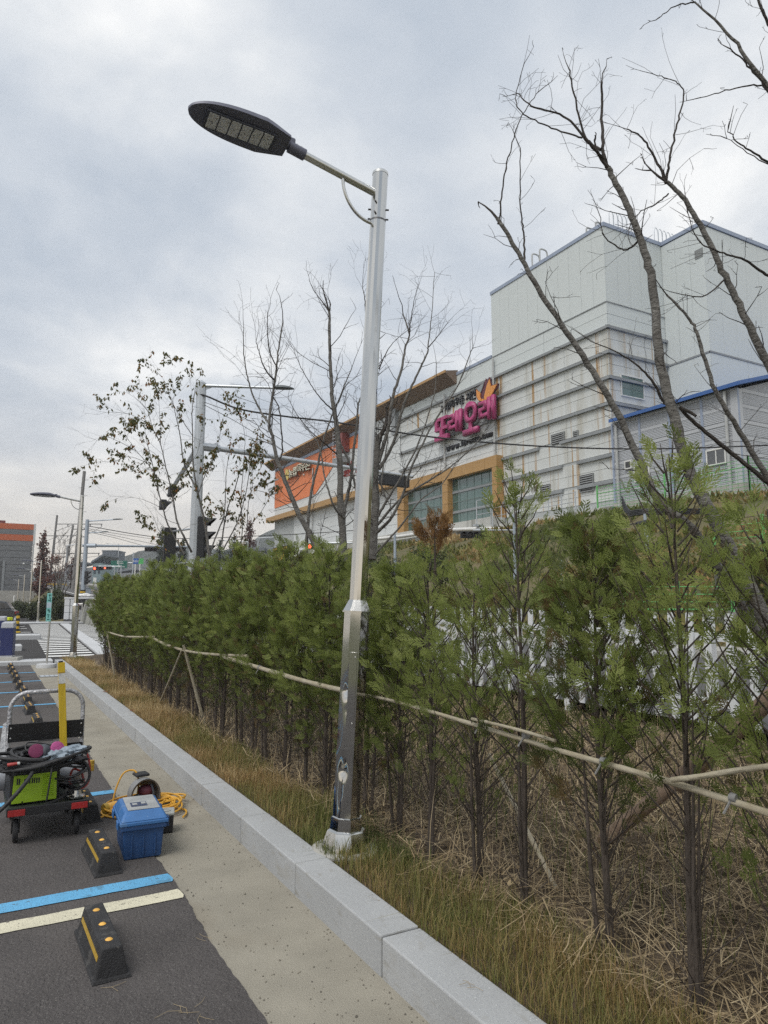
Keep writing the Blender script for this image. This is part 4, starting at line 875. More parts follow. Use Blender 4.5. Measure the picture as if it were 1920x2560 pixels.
# dark parked car cropped by the left edge
carp = M('car_paint', (0.020, 0.022, 0.028), 0.25, 0.3, coat=1.0); carg = M('car_glass', (0.03, 0.035, 0.045), 0.08, coat=.8)
pc = onD(8, 1512, 44); cr = thing('parked_car', 'black car with red tail lamp parked at the left edge', 'car', (pc.x - 1.35, pc.y + .2, .30), math.radians(-8))
def sect(poly, y0, y1): return MB().prism([(p[0], y0, p[1]) for p in poly], (0, y1 - y0, 0))
sect([(-2.4, .32), (2.05, .30), (2.15, .62), (2.12, .92), (1.95, 1.02), (-1.0, .98), (-2.2, .80), (-2.42, .55)], -.88, .88).build('body', carp, cr, bevel=.06, seg=3)
sect([(-.95, .99), (1.95, 1.03), (1.65, 1.44), (1.2, 1.52), (-.05, 1.50), (-.35, 1.42)], -.76, .76).build('cabin', carg, cr, bevel=.05, seg=3)
sect([(-.10, 1.50), (1.62, 1.46), (1.2, 1.535), (.1, 1.53)], -.72, .72).build('roof', carp, cr, bevel=.01)
for s in (-1, 1):
    MB().box(2.09, 2.17, s * .62 - .2, s * .62 + .2, .72, .90).build('tail_lamp', M('tail_red', (.30, .01, .02), .3) if 'tail_red' not in MATS else MATS['tail_red'], cr, bevel=.02)
    for x in (-1.45, 1.3):
        w = MB().lathe([(.15, -.10), (.30, -.105), (.33, -.08), (.33, .08), (.30, .105), (.15, .10)], 22, (x, s * .80, .33), 'Y').build('wheel', rubber, cr, smooth=True)
        MB().lathe([(.20, .106 * s), (.03, .10 * s)], 16, (x, s * .80, .33), 'Y').build('rim', brushed, w, smooth=True)

# ================================================================== FACTORY
def streaky(name, col, rust=0.0):
    m = M(name, col, 0.55, var=0.05, scale=0.6)
    mixin(m, lambda t, o: mixc(t, noise_mask(t, 0.9, 0.52, 0.78, (1, 1, 0.10)), o, tuple(c * .72 for c in col)))
    return m
pan_w = M('white_panel', (0.60, 0.625, 0.63), 0.5, var=0.04, scale=0.5)
pan_v = M('pale_panel', (0.57, 0.61, 0.61), 0.5, var=0.03, scale=0.4)
def world_mask(t, scale, lo, hi, stretch):
    g = t.nodes.new('ShaderNodeNewGeometry'); mp = t.nodes.new('ShaderNodeMapping'); mp.inputs['Scale'].default_value = stretch
    t.links.new(g.outputs['Position'], mp.inputs[0]); n = t.nodes.new('ShaderNodeTexNoise'); n.inputs['Scale'].default_value = scale; n.inputs['Detail'].default_value = 5
    t.links.new(mp.outputs[0], n.inputs['Vector']); mr = t.nodes.new('ShaderNodeMapRange'); mr.inputs[1].default_value = lo; mr.inputs[2].default_value = hi
    t.links.new(n.outputs[0], mr.inputs[0]); return mr.outputs[0]
pan_s = M('stained_panel', (0.58, 0.60, 0.59), 0.6, var=0.04, scale=0.5)
mixin(pan_s, lambda t, o: mixc(t, world_mask(t, 1.0, 0.50, 0.72, (1.6, 1.6, .22)), o, (0.44, 0.43, 0.38)))
mixin(pan_s, lambda t, o: mixc(t, world_mask(t, 1.0, 0.59, 0.68, (2.6, 2.6, .10)), o, (0.36, 0.21, 0.07)))
trim_g = M('ledge_grey', (0.25, 0.265, 0.275), 0.6, var=0.12, scale=1.2)
trim_b = M('blue_grey_trim', (0.28, 0.33, 0.43), 0.5, var=0.06, scale=1.0)
orange = M('orange_panel', (0.70, 0.20, 0.065), 0.55, var=0.04, scale=0.5)
gold = M('ochre_cladding', (0.40, 0.235, 0.085), 0.5, var=0.07, scale=0.9)
brown = M('brown_soffit', (0.19, 0.135, 0.098), 0.6, var=0.06, scale=0.8)
teal_glass = glassmat('teal_glass', (0.060, 0.125, 0.115)); mull = M('mullion', (0.14, 0.19, 0.18), .5)
dark_glass = glassmat('dark_glass', (0.045, 0.052, 0.058))
louv = M('louvre_grey', (0.22, 0.23, 0.23), .6); louv_d = M('louvre_gap', (0.06, 0.06, 0.062), .8)
white_f = M('white_frame', (0.66, 0.66, 0.64), .5)
XF = 28.0; YC = 25.8; YT = 35.75; YB = 47.8; YE = 76.5; ZB = 7.1
fac = thing('factory_building', 'long white factory with orange corner, stepped ledges and tall tower', 'building')
def gz_(a, b_, x): return a + (b_ - a) * x
def face_panels(X, y0, y1, z0, z1, rows, cols, m, d=.05, gap=.02, name='wall_panel', parent=fac):
    for r in range(rows):
        for c_ in range(cols):
            ya, yb = gz_(y0, y1, c_ / cols), gz_(y0, y1, (c_ + 1) / cols); za, zb = gz_(z0, z1, r / rows), gz_(z0, z1, (r + 1) / rows)
            piece(name, parent, m, X, X + d, ya + gap / 2, yb - gap / 2, za + gap / 2, zb - gap / 2)
def face_panels_y(Y, x0, x1, z0, z1, rows, cols, m, d=.05, gap=.02, name='wall_panel', parent=fac):
    for r in range(rows):
        for c_ in range(cols):
            xa, xb = gz_(x0, x1, c_ / cols), gz_(x0, x1, (c_ + 1) / cols); za, zb = gz_(z0, z1, r / rows), gz_(z0, z1, (r + 1) / rows)
            piece(name, parent, m, xa + gap / 2, xb - gap / 2, Y, Y + d, za + gap / 2, zb - gap / 2)
core_m = M('joint_grey', (0.40, 0.42, 0.42), .8)
ZT = 22.15; ZV = onX(1512, 754, XF).z; ZR = 17.8
XI = 32.6; YI = 23.05                      # inner corner and the wing that comes forward
MB().box(XF + .03, 60, YC + .04, YT, 5.6, ZT).box(XI + .04, 60, YI + .04, YC + .05, 5.6, 22.1).box(XF + .031, 60, YT + .001, YB, 5.6, ZR).box(XF + .032, 60, YB + .001, YE, 5.6, 17.2).build('core_wall', core_m, fac)
# tower: tall vertical panels above, stained horizontal panels between ledges below
face_panels(XF, YC, YT, ZV, ZT, 1, 11, pan_v, gap=.012); face_panels_y(YC, XF + .05, XI, ZV, ZT, 1, 5, pan_v, gap=.012)
ledz = [16.42 - 1.40 * k for k in range(7)]
face_panels(XF, YC, YT, ledz[0] + .06, ZV - .03, 2, 2, pan_v); face_panels_y(YC, XF + .05, XI, ledz[0] + .06, ZV - .03, 2, 1, pan_v)
MB().box(XF - .04, XF + .05, YC, YT, ZV - .05, ZV).box(XF + .05, XI, YC - .04, YC + .05, ZV - .049, ZV - .001).build('band_trim', trim_g, fac)
for k, z in enumerate(ledz):
    zl = (ledz[k + 1] if k < 6 else z - 1.1)
    face_panels(XF, YC, YT, zl + .10, z - .06, 2, 3, pan_s); face_panels(XF, YT + .02, YB, zl + .10, z - .06, 2, 4, pan_w if k > 0 else pan_s)
    if z > 9: face_panels_y(YC, XF + .05, XI, zl + .10, z - .06, 2, 1, pan_s)
    for (ya, yb) in ((YC - .12, YT - .03), (YT + .03, YB)):
        if k >= 4 and ya < YT and ya < 30: ya_list = ((YC - .12, 28.3), (29.5, YT - .03)) if k in (5, 6) else ((YC - .12, 29.6), (31.4, YT - .03))
        else: ya_list = ((ya, yb),)
        for (a, c_) in ya_list:
            MB().prism([(XF - .16, a, z - .13), (XF - .16, a, z + .02), (XF + .05, a, z + .10), (XF + .05, a, z - .13)], (0, c_ - a, 0)).build('ledge', trim_g, fac)
    if z > 9: MB().prism([(XF - .12, YC - .16, z - .13), (XF - .12, YC - .16, z + .02), (XF - .12, YC + .05, z + .10), (XF - .12, YC + .05, z - .13)], (XI - XF + .1, 0, 0)).build('ledge', trim_g, fac)
face_panels(XF, YT + .02, YB, ledz[0] + .10, ZR, 1, 5, pan_v)
MB().box(XF - .05, XF + .25, YC - .06, YT + .05, ZT + .001, ZT + .22).box(XF + .25, XI + .2, YC - .06, YC + .2, ZT + .002, ZT + .221).box(XI - .05, XI + .2, YI - .06, YC - .061, ZT + .003, ZT + .222).box(XI + .2, 60, YI - .06, YI + .2, ZT + .0, ZT + .223).box(XF - .05, XF + .25, YT + .06, YB, ZR + .001, ZR + .20).build('roof_coping', trim_b, fac)
# forward wing
face_panels(XI, YI, YC, 15.0, 22.1, 1, 3, pan_v, gap=.012); face_panels(XI, YI, YC, 5.7, 14.9, 3, 1, pan_v)
face_panels_y(YI, XI + .05, 42, 15.0, 22.1, 1, 8, pan_v, gap=.012); face_panels_y(YI, XI + .05, 42, 5.7, 14.9, 3, 3, pan_v)
MB().box(XI - .03, XI + .05, YI, YC, 14.9, 15.0).box(XI - .03, 42, YI - .03, YI + .05, 14.901, 14.999).build('band_trim', trim_g, fac)
p = onX(1747, 634, XI - .01); MB().box(XI - .03, XI, p.y - .25, p.y + .25, p.z - .25, p.z + .25).build('vent', louv, fac)
# window on the tower's end face
def win_y(Y, x0, x1, z0, z1, glass, nx, lowrail=None, parent=fac, fw=.06):
    w = MB().box(x0, x1, Y - .03, Y - .004, z0, z1).build('window', glass, parent)
    MB().box(x0 - fw, x1 + fw, Y - .06, Y - .001, z1, z1 + fw).box(x0 - fw, x1 + fw, Y - .06, Y - .001, z0 - fw, z0).box(x0 - fw, x0, Y - .059, Y - .001, z0, z1).box(x1, x1 + fw, Y - .059, Y - .001, z0, z1).build('frame', white_f, w)
    b = MB()
    for k in range(1, nx): xx = gz_(x0, x1, k / nx); b.box(xx - .02, xx + .02, Y - .045, Y - .031, z0, z1)
    if lowrail: b.box(x0, x1, Y - .046, Y - .0312, z0 + lowrail - .02, z0 + lowrail + .02)
    if b.v: b.build('mullion', mull, w)
    return w
a, c_ = onY(1552, 938, YC), onY(1608, 998, YC); win_y(YC, a.x, c_.x, c_.z, a.z, teal_glass, 2, .42)
def win_x(X, px0, py0, px1, py1, glass, nx, ny=1, parent=fac, fw=.06, frame=white_f, pm=None):
    a, c_ = onX(px0, py0, X), onX(px1, py1, X); y1, y0 = a.y, c_.y; z1, z0 = a.z, c_.z
    if z0 > z1: z0, z1 = z1, z0
    w = MB().box(X - .03, X - .004, y0, y1, z0, z1).build('window', glass, parent)
    MB().box(X - .06, X - .001, y0 - fw, y1 + fw, z1, z1 + fw).box(X - .06, X - .001, y0 - fw, y1 + fw, z0 - fw, z0).box(X - .059, X - .001, y0 - fw, y0, z0, z1).box(X - .059, X - .001, y1, y1 + fw, z0, z1).build('frame', frame, w)
    b = MB()
    for k in range(1, nx): yy = gz_(y0, y1, k / nx); b.box(X - .045, X - .031, yy - .025, yy + .025, z0, z1)
    for k in range(1, ny): zz = gz_(z0, z1, k / ny); b.box(X - .0445, X - .0312, y0, y1, zz - .025, zz + .025)
    if b.v: b.build('mullion', pm or mull, w)
    return w
# louvres low on the tower
for (x0, y0, x1, y1) in ((1381, 1083, 1412, 1108), (1436, 1077, 1446, 1100), (1452, 1186, 1485, 1230), (1354, 1212, 1376, 1244)):
    a, c_ = onX(x0, y0, XF), onX(x1, y1, XF); zt, zb = onX((x0 + x1) / 2, y0, XF).z, onX((x0 + x1) / 2, y1, XF).z
    lv_ = MB().box(XF - .06, XF - .001, c_.y, a.y, zb, zt).build('louvre', louv_d, fac); n = max(5, int((zt - zb) / .11)); b = MB()
    for k in range(n): z = zb + (zt - zb) * (k + .1) / n; b.prism([(XF - .10, c_.y, z), (XF - .065, c_.y, z + .06), (XF - .061, c_.y, z + .06), (XF - .061, c_.y, z)], (0, a.y - c_.y, 0))
    b.build('louvre_slats', louv, lv_); MB().box(XF - .09, XF - .001, c_.y - .05, c_.y, zb, zt).build('louvre_frame', louv, lv_); MB().box(XF - .09, XF - .001, a.y, a.y + .05, zb, zt).build('louvre_frame', louv, lv_)
# large ochre framed windows
y1, y0 = onX(1008, 1215, XF).y, onX(1258, 1140, XF).y; zt = 11.05; zb = onX(1120, 1318, XF).z; fd = .55
ym = onX(1128, 1200, XF).y; pw = .62
for nm, (ya, yb, za, zb_) in (('frame_head', (y0, y1, zt - .75, zt)), ('frame_pier', (y1 - pw * 1.6, y1, zb - .2, zt - .751)), ('frame_pier', (ym - pw * .55, ym + pw * .55, zb - .2, zt - .751)), ('frame_pier', (y0, y0 + pw * .8, zb - .2, zt - .751))):
    n = max(1, round((yb - ya) / 1.3)) if nm == 'frame_head' else 1; nzr = 1 if nm == 'frame_head' else 4
    for k in range(n):
        for j in range(nzr): piece(nm, fac, gold, XF - fd, XF, gz_(ya, yb, k / n) + .008, gz_(ya, yb, (k + 1) / n) - .008, gz_(za, zb_, j / nzr) + .008, gz_(za, zb_, (j + 1) / nzr) - .008)
for (ya, yb) in ((y0 + pw * .8, ym - pw * .55), (ym + pw * .55, y1 - pw * 1.6)):
    w = piece('window_back', fac, core_m, XF - .06, XF - .02, ya, yb, zb, zt - .75); nx, nz_ = 6, 4
    for i in range(nx):
        for j in range(nz_): piece('pane', fac, teal_glass, XF - .10, XF - .065, gz_(ya, yb, i / nx) + .03, gz_(ya, yb, (i + 1) / nx) - .03, gz_(zb, zt - .75, j / nz_) + .03, gz_(zb, zt - .75, (j + 1) / nz_) - .03)
    b = MB()
    for i in range(nx + 1): yy = gz_(ya, yb, i / nx); b.box(XF - .12, XF - .061, yy - .03, yy + .03, zb, zt - .75)
    for j in range(nz_ + 1): zz = gz_(zb, zt - .75, j / nz_); b.box(XF - .119, XF - .0612, ya, yb, zz - .03, zz + .03)
    b.build('window_grid', mull, fac)
# left part: white wall, orange corner sheet with diagonal edge, canopy, ochre string course
ZO = 11.55; ZCB = 17.2
face_panels(XF, YB + .02, YE, ZO, ZCB, 6, 5, pan_w, gap=.025); face_panels(XF, YB + .02, 70.5, 6.0, ZO - .55, 5, 4, pan_w, gap=.025)
def fpoly(name, pts, m, d0, d1): return MB().prism([(XF - d0, q_.y, q_.z) for q_ in [onX(x, y, XF - d0) for x, y in pts]], (d0 - d1, 0, 0)).build(name, m, fac)
zo = 13.35
o1 = MB().prism([(XF - .05, YE, 16.85), (XF - .05, YE, onX(688, 1271, XF).z), (XF - .05, onX(789, 1235, XF).y, onX(789, 1235, XF).z), (XF - .05, onX(862, 1122, XF).y, onX(862, 1122, XF).z), (XF - .05, onX(905, 1120, XF).y, onX(905, 1120, XF).z), (XF - .05, onX(905, 1060, XF).y, 16.85)], (.045, 0, 0)).build('orange_sheet', orange, fac)
MB().box(XF - .07, XF - .005, onX(905, 1060, XF).y, YE, 16.87, 17.18).build('frieze_trim', trim_b, fac)
yc1 = onX(1114, 929, XF - .95).y
MB().prism([(XF - .95, yc1, 17.86), (XF - .1, yc1, 17.2), (XF + .1, yc1, 17.2), (XF + .1, yc1, 18.2), (XF - .95, yc1, 18.0)], (0, YE + 1.2 - yc1, 0)).build('canopy', brown, fac)
MB().box(XF - 1.01, XF - .951, yc1 - .02, YE + 1.2, 17.86, 18.04).build('canopy_fascia', gold, fac)
for k in range(9): piece('ochre_band', fac, gold, XF - .7, XF - .002, gz_(YB + .3, YE + 1.0, k / 9) + .01, gz_(YB + .3, YE + 1.0, (k + 1) / 9) - .01, ZO - .55, ZO - .02)
MB().box(XF + .2, XF + .8, YE - 1.5, YE - .7, 5.6, ZO - .56).build('corner_column', pan_w, fac); 
hz_ = MB().box(XF - .3, XF + .18, YE - 5.2, YE - .5, 6.0, 8.0).build('loading_guard', hazard_k, fac)
for k in range(9): MB().prism([(XF - .31, YE - 5.1 + k * .5, 6.1), (XF - .31, YE - 4.85 + k * .5, 6.1), (XF - .31, YE - 4.6 + k * .5, 7.9), (XF - .31, YE - 4.85 + k * .5, 7.9)], (-.01, 0, 0)).build('guard_stripe', hazard_y, fac)
for k in range(3): z = 14.1 + k * .75; MB().box(XF - .5, XF - .42, YE - 2.2, YE + .9, z, z + .16).build('corner_fin', trim_g, fac)
# drain pipes
pipe_w = M('pipe_grey', (0.42, 0.43, 0.43), .5)
for (px, py0, py1) in ((782, 1170, 1370), (1110, 985, 1300), (1232, 895, 1140)):
    a, c_ = onX(px, py0, XF - .15), onX(px, py1, XF - .15); MB().tube([a, Vector((a.x, a.y, c_.z))], .07, 8).build('drain_pipe', pipe_w, fac, smooth=True)
a = onX(992, 1010, XF); MB().box(XF - .35, XF - .002, a.y - .3, a.y + .3, onX(992, 1088, XF).z, a.z).build('pilaster', trim_g, fac)
a = onX(862, 1085, XF - .3); maroon_p = M('maroon_panel', (0.20, 0.055, 0.05), .6); MB().box(XF - .8, XF - .051, a.y - .5, a.y + .5, onX(862, 1135, XF).z, a.z).build('stair_cage', maroon_p, fac)
b = MB(); 
for k in range(9): zz = gz_(onX(858, 1150, XF).z, a.z + .3, k / 8); b.box(XF - .95, XF - .90, a.y + .55, a.y + 1.2, zz, zz + .05)
b.box(XF - .95, XF - .9, a.y + .5, a.y + .55, onX(858, 1150, XF).z, a.z + .3).box(XF - .95, XF - .9, a.y + 1.2, a.y + 1.25, onX(858, 1150, XF).z, a.z + .3).build('ladder', galv, fac)
MB().box(XF - .95, XF - .05, a.y - .6, a.y + 1.3, onX(858, 1150, XF).z - .5, onX(858, 1150, XF).z).build('service_unit', trim_g, fac)
for (px, py) in ((818, 1162), (761, 1187)): a = onX(px, py, XF - .06); MB().ellip((XF - .1, a.y, a.z), (.12, .12, .12), 10, 6).build('wall_lamp', white_f, fac, smooth=True)
# white base wall, stained terrace, pipe and handrail at the foot
stw = M('stained_white_wall', (0.50, 0.50, 0.47), 0.8, var=.1, scale=.6)
mixin(stw, lambda t, o: mixc(t, noise_mask(t, 1.1, .5, .72, (1, 1, .15)), o, (.12, .12, .10)))
struct(MB().box(XF - 1.4, XF - .01, YC - 1.0, YE - 7, 4.9, 6.45).build('terrace_wall', stw))
struct(MB().box(XF - 1.1, XF - .011, YT - 1, YE - 7, 6.45, 7.05).build('plinth_wall', stw))
pp = thing('insulated_pipe', 'white insulated pipe running along the foot of the factory', 'pipe'); 
pts = [onX(*q_, XF - 1.6) for q_ in ((800, 1362), (900, 1352), (1010, 1340), (1100, 1326), (1200, 1322), (1300, 1324), (1425, 1326))]
MB().tube(pts, .13, 10).build('pipe', white_f, pp, smooth=True)
hr = thing('handrail', 'thin steel handrail along the terrace below the tower louvres', 'railing'); b = MB(); ys_ = np.linspace(YC + 1.5, YT - 1.2, 8)
for yv in ys_: MB().tube([(XF - 1.3, yv, 6.45), (XF - 1.3, yv, 7.55)], .03, 6).build('post', galv, hr)
for z in (7.0, 7.5): MB().tube([(XF - 1.3, ys_[0], z), (XF - 1.3, ys_[-1], z)], .02, 6).build('rail', galv, hr)
st_ = thing('access_steps', 'small steel stair platform beside the big teal window', 'steps'); ys0 = onX(1235, 1310, XF - 1.5).y
for dy in (0, 1.6): MB().tube([(XF - 1.6, ys0 + dy, 5.6), (XF - 1.6, ys0 + dy, 8.1)], .035, 6).build('post', galv, st_)
for z in (7.2, 7.65, 8.1): MB().tube([(XF - 1.6, ys0, z), (XF - 1.6, ys0 + 1.6, z)], .025, 6).build('rail', galv, st_)
for k in range(4): MB().box(XF - 2.0, XF - 1.45, ys0 + .1 + k * .36, ys0 + .42 + k * .36, 5.6 + .28 * k, 5.72 + .28 * k).build('tread', galv, st_)
# roof rails
for (px, py) in ((1490, 580), (1350, 655)):
    a = onX(px, py, XF + .2); rr_ = thing('roof_ladder_rail', 'bent pipe rail on the tower roof edge ' + ('near its corner' if px > 1400 else 'towards the lower roof'), 'rail', (XF + .2, a.y, ZT + .2))
    h = .45 if px > 1400 else 1.0
    for dy in (0, .7): MB().tube(smooth_path([(.6, dy, 0), (.6, dy, h * .8), (.45, dy, h), (.1, dy, h), (0, dy, h * .85), (0, dy, h * .2)], 4), .05, 6).build('rail', pipe_w, rr_, smooth=True)
for (px, n) in ((1560, 6), (1670, 5)):
    a = onY(px, 590 if px < 1600 else 620, YC + .2); rr_ = thing('roof_hoops', 'row of thin steel hoops on the tower roof, ' + ('left set' if px < 1600 else 'right set at the inner corner'), 'rail', (a.x - 1.0, YC + .3, ZT + .2))
    for k in range(n): MB().tube(smooth_path([(k * .35, 0, 0), (k * .35, 0, .9), (k * .35 + .15, 0, 1.1), (k * .35 + .3, 0, .9), (k * .35 + .3, 0, .1)], 3), .02, 5).build('hoop', galv, rr_)

# ---------------------------------------------------------------- lettering on the factory
def glyph(s, x0, x1, yt, yb, m, X, root, depth=.08, bold=0.02, name='letter'):
    """fit a text string to the photo box on plane X"""
    xm = (x0 + x1) / 2; ya, yb_ = onX(x0, (yt + yb) / 2, X).y, onX(x1, (yt + yb) / 2, X).y; zt, zb = onX(xm, yt, X).z, onX(xm, yb, X).z
    o = text(s, 1.0, m, root, Matrix.Identity(4), .0, name, 'LEFT', 1.0, bold); me = o.data
    c = np.array([v.co[:] for v in me.vertices]); lo, hi = c.min(0), c.max(0)
    bm = bmesh.new(); bm.from_mesh(me); r_ = bmesh.ops.extrude_face_region(bm, geom=list(bm.faces)); bmesh.ops.translate(bm, vec=(0, 0, 1), verts=[v for v in r_['geom'] if isinstance(v, bmesh.types.BMVert)])
    for v in bm.verts:
        u = (v.co.x - lo[0]) / (hi[0] - lo[0]); w = (v.co.y - lo[1]) / (hi[1] - lo[1])
        v.co = (X - depth * (1 if v.co.z > .5 else 0), ya + (yb_ - ya) * u, zb + (zt - zb) * w)
    bmesh.ops.recalc_face_normals(bm, faces=bm.faces); bm.to_mesh(me); bm.free(); return o
pinkl = M('pink_letters', (0.36, 0.035, 0.145), 0.45, var=.05, scale=1.0); blackl = M('black_letters', (0.018, 0.020, 0.026), .5); redl = M('red_letters', (0.42, 0.045, 0.04), .5); cream = M('cream_letters', (0.62, 0.60, 0.48), .5)
maroonl = M('maroon_edge', (0.10, 0.020, 0.035), .5); flame = M('flame_orange', (0.66, 0.27, 0.055), .5, var=.04, scale=1); ylogo = M('emblem_yellow', (0.62, 0.48, 0.13), .5)
sgn = thing('rooftop_sign_letters', 'pink and black Korean sign letters with orange flame emblem on the factory wall', 'sign')
back = {}
def strokes(bx, S, m, X, root, d, name):
    xm = (bx[0] + bx[1]) / 2; ya, yb_ = onX(bx[0], (bx[2] + bx[3]) / 2, X).y, onX(bx[1], (bx[2] + bx[3]) / 2, X).y; zt, zb = onX(xm, bx[2], X).z, onX(xm, bx[3], X).z; b = MB()
    for k, (u0, u1, w0, w1) in enumerate(S): b.box(X - d - .001 * k, X, ya + (yb_ - ya) * u1, ya + (yb_ - ya) * u0, zb + (zt - zb) * w0, zb + (zt - zb) * w1)
    b.build(name, m, root)
DD = [(.03, .46, .86, 1.0), (.03, .22, .44, .97), (.03, .46, .43, .57), (.50, .97, .86, 1.0), (.50, .69, .44, .97), (.50, .97, .43, .57), (.40, .62, .12, .44), (.0, 1.0, .0, .19)]
strokes((1092, 1125, 1044, 1100), DD, pinkl, XF - .42, sgn, .22, 'letter'); strokes((1093.2, 1126.6, 1045, 1101.4), DD, maroonl, XF - .24, sgn, .16, 'letter_return')
for ch, bx in (('래', (1125, 1158, 1028, 1083)), ('오', (1162, 1199, 1004, 1085)), ('래', (1202, 1241, 994, 1054))):
    o = glyph(ch, *bx, pinkl, XF - .42, sgn, .22, .030); glyph(ch, bx[0] + 1.2, bx[1] + 1.6, bx[2] + 1.0, bx[3] + 1.4, maroonl, XF - .24, sgn, .16, .034, 'letter_return')
glyph('농협목우촌', 1106, 1161, 990.5 - .5, 1032, blackl, XF - .03, sgn, .10, .02) if False else None
for ch, bx in (('농', (1104, 1115, 1013, 1031)), ('협', (1116, 1127, 1005, 1025)), ('목', (1127, 1138, 1000, 1019)), ('우', (1138.5, 1150, 994, 1013)), ('촌', (1150, 1162, 988, 1010)), ('치', (1166.5, 1178, 981, 1003)), ('킨', (1178, 1190, 975, 999))):
    glyph(ch, *bx, blackl, XF - .02, sgn, .10, .015)
xs_ = np.linspace(1117, 1234, 16); wt = 'www.toreore.com'; wd_ = [1.25 if c in 'wm' else (.5 if c == '.' else (.6 if c in 'tr' else .95)) for c in wt]; tot = sum(wd_); x = 1117.0
for ch, w in zip(wt, wd_):
    x2 = x + w / tot * 117; yc = 1129 - (x - 1117) * .322 * 1.08; h = 11 if ch != 't' else 14
    if ch == '.': glyph(ch, x + .8, x2 - .6, yc - 3.5, yc, blackl, XF - .02, sgn, .08, .02)
    else: glyph(ch, x + .3, x2 - .3, yc - h - (.8 * w), yc, blackl, XF - .02, sgn, .08, .035)
    x = x2
def emblem(pts, m, X0, d): 
    P = [onX(x, y, X0) for x, y in pts]; return MB().prism([(X0, q_.y, q_.z) for q_ in P], (d, 0, 0)).build('flame_emblem', m, sgn)
k_ = .1326; C_ = lambda L: [(1060 + a * k_, 900 + c_ * k_) for a, c_ in L]
emblem(C_([(975, 570), (990, 545), (1060, 470), (1150, 400), (1160, 350), (1180, 410), (1225, 320), (1262, 480), (1395, 440), (1380, 520), (1300, 620), (1240, 720), (1200, 790), (1130, 840), (1085, 790), (1020, 770), (985, 700)]), maroonl, XF - .40, .12)
emblem(C_([(985, 560), (1030, 600), (1045, 590), (1060, 640), (1055, 700), (1085, 775), (1025, 760), (990, 690)]), flame, XF - .46, .055)
emblem(C_([(995, 540), (1065, 470), (1130, 420), (1095, 540), (1062, 620), (1045, 585), (1030, 590)]), trim_g, XF - .455, .05)
emblem(C_([(1225, 365), (1250, 495), (1370, 455), (1300, 600), (1235, 715), (1135, 825), (1130, 690), (1180, 480)]), flame, XF - .47, .065)
emblem(C_([(1075, 770), (1095, 735), (1125, 730), (1120, 800)]), flame, XF - .465, .06)
for (x, y) in ((1290, 685), (1045, 790)): a = onX(1060 + x * k_, 900 + y * k_, XF - .3); MB().ellip((XF - .3, a.y, a.z), (.15, .16, .16), 10, 6).build('spot_lamp', pipe_w, sgn, smooth=True)
for (px, py) in ((1100, 1100), (1135, 1086), (1170, 1084), (1220, 1062), (1120, 1028), (1155, 1012)): a = onX(px, py, XF - .2); MB().tube([(XF - .22, a.y, a.z - .25), (XF - .22, a.y, a.z + .4)], .03, 5).build('bracket', bolt_m, sgn)
s3 = thing('corner_sign_letters', 'cream Korean sign letters with yellow emblem on the orange corner', 'sign')
for ch, bx in (('농', (723, 733, 1173, 1194)), ('협', (733.5, 742, 1167, 1190)), ('목', (744, 754, 1161, 1182)), ('우', (754.5, 764, 1156, 1179)), ('촌', (764.5, 776, 1151.5, 1175))):
    glyph(ch, *bx, cream, XF - .34, s3, .10, .012); glyph(ch, bx[0] + .8, bx[1] + .9, bx[2] + .5, bx[3] + .7, blackl, XF - .20, s3, .12, .012, 'letter_return')
def ring_on(cx, cy, rx, ry, m, X0, d, root, w=.35, n=24):
    b = MB(); P = []
    for s_ in (1, w):
        for k in range(n): q_ = onX(cx + rx * s_ * math.cos(2 * PI * k / n), cy + ry * s_ * math.sin(2 * PI * k / n), X0); P.append((q_.y, q_.z))
    b.v = [(X0, *p_) for p_ in P] + [(X0 + d, *p_) for p_ in P]
    for k in range(n):
        k2 = (k + 1) % n; b.f += [(k, k2, n + k2, n + k), (2 * n + k, 3 * n + k, 3 * n + k2, 2 * n + k2), (k, 2 * n + k, 2 * n + k2, k2), (n + k, n + k2, 3 * n + k2, 3 * n + k)]
    return b.build('emblem', m, root)
ring_on(716.8, 1188, 4.2, 12.5, ylogo, XF - .36, .12, s3, .32)
P = [onX(x, y, XF - .365) for x, y in ((713.5, 1176), (712.5, 1173.5), (715.6, 1176.5), (717, 1173), (718.6, 1176), (721, 1173), (719.6, 1180), (717, 1183), (714.5, 1181))]
MB().prism([(XF - .365, q_.y, q_.z) for q_ in P], (.1, 0, 0)).build('emblem', ylogo, s3)
s4 = thing('slogan_letters', 'small red Korean lettering on the white wall behind the bare tree', 'lettering')
for ch, bx in (('대', (856.5, 864.5, 1177, 1193)), ('한', (864.5, 871, 1174.5, 1191)), ('민', (871, 877, 1172, 1189)), ('국', (877.5, 884, 1169, 1187)), ('신', (889, 899, 1164, 1182)), ('사', (866.5, 873, 1155, 1168)), ('내', (873.5, 881, 1152, 1166)), ('상', (897, 905, 1140, 1154))): glyph(ch, *bx, redl, XF - .02, s4, .05, .01)

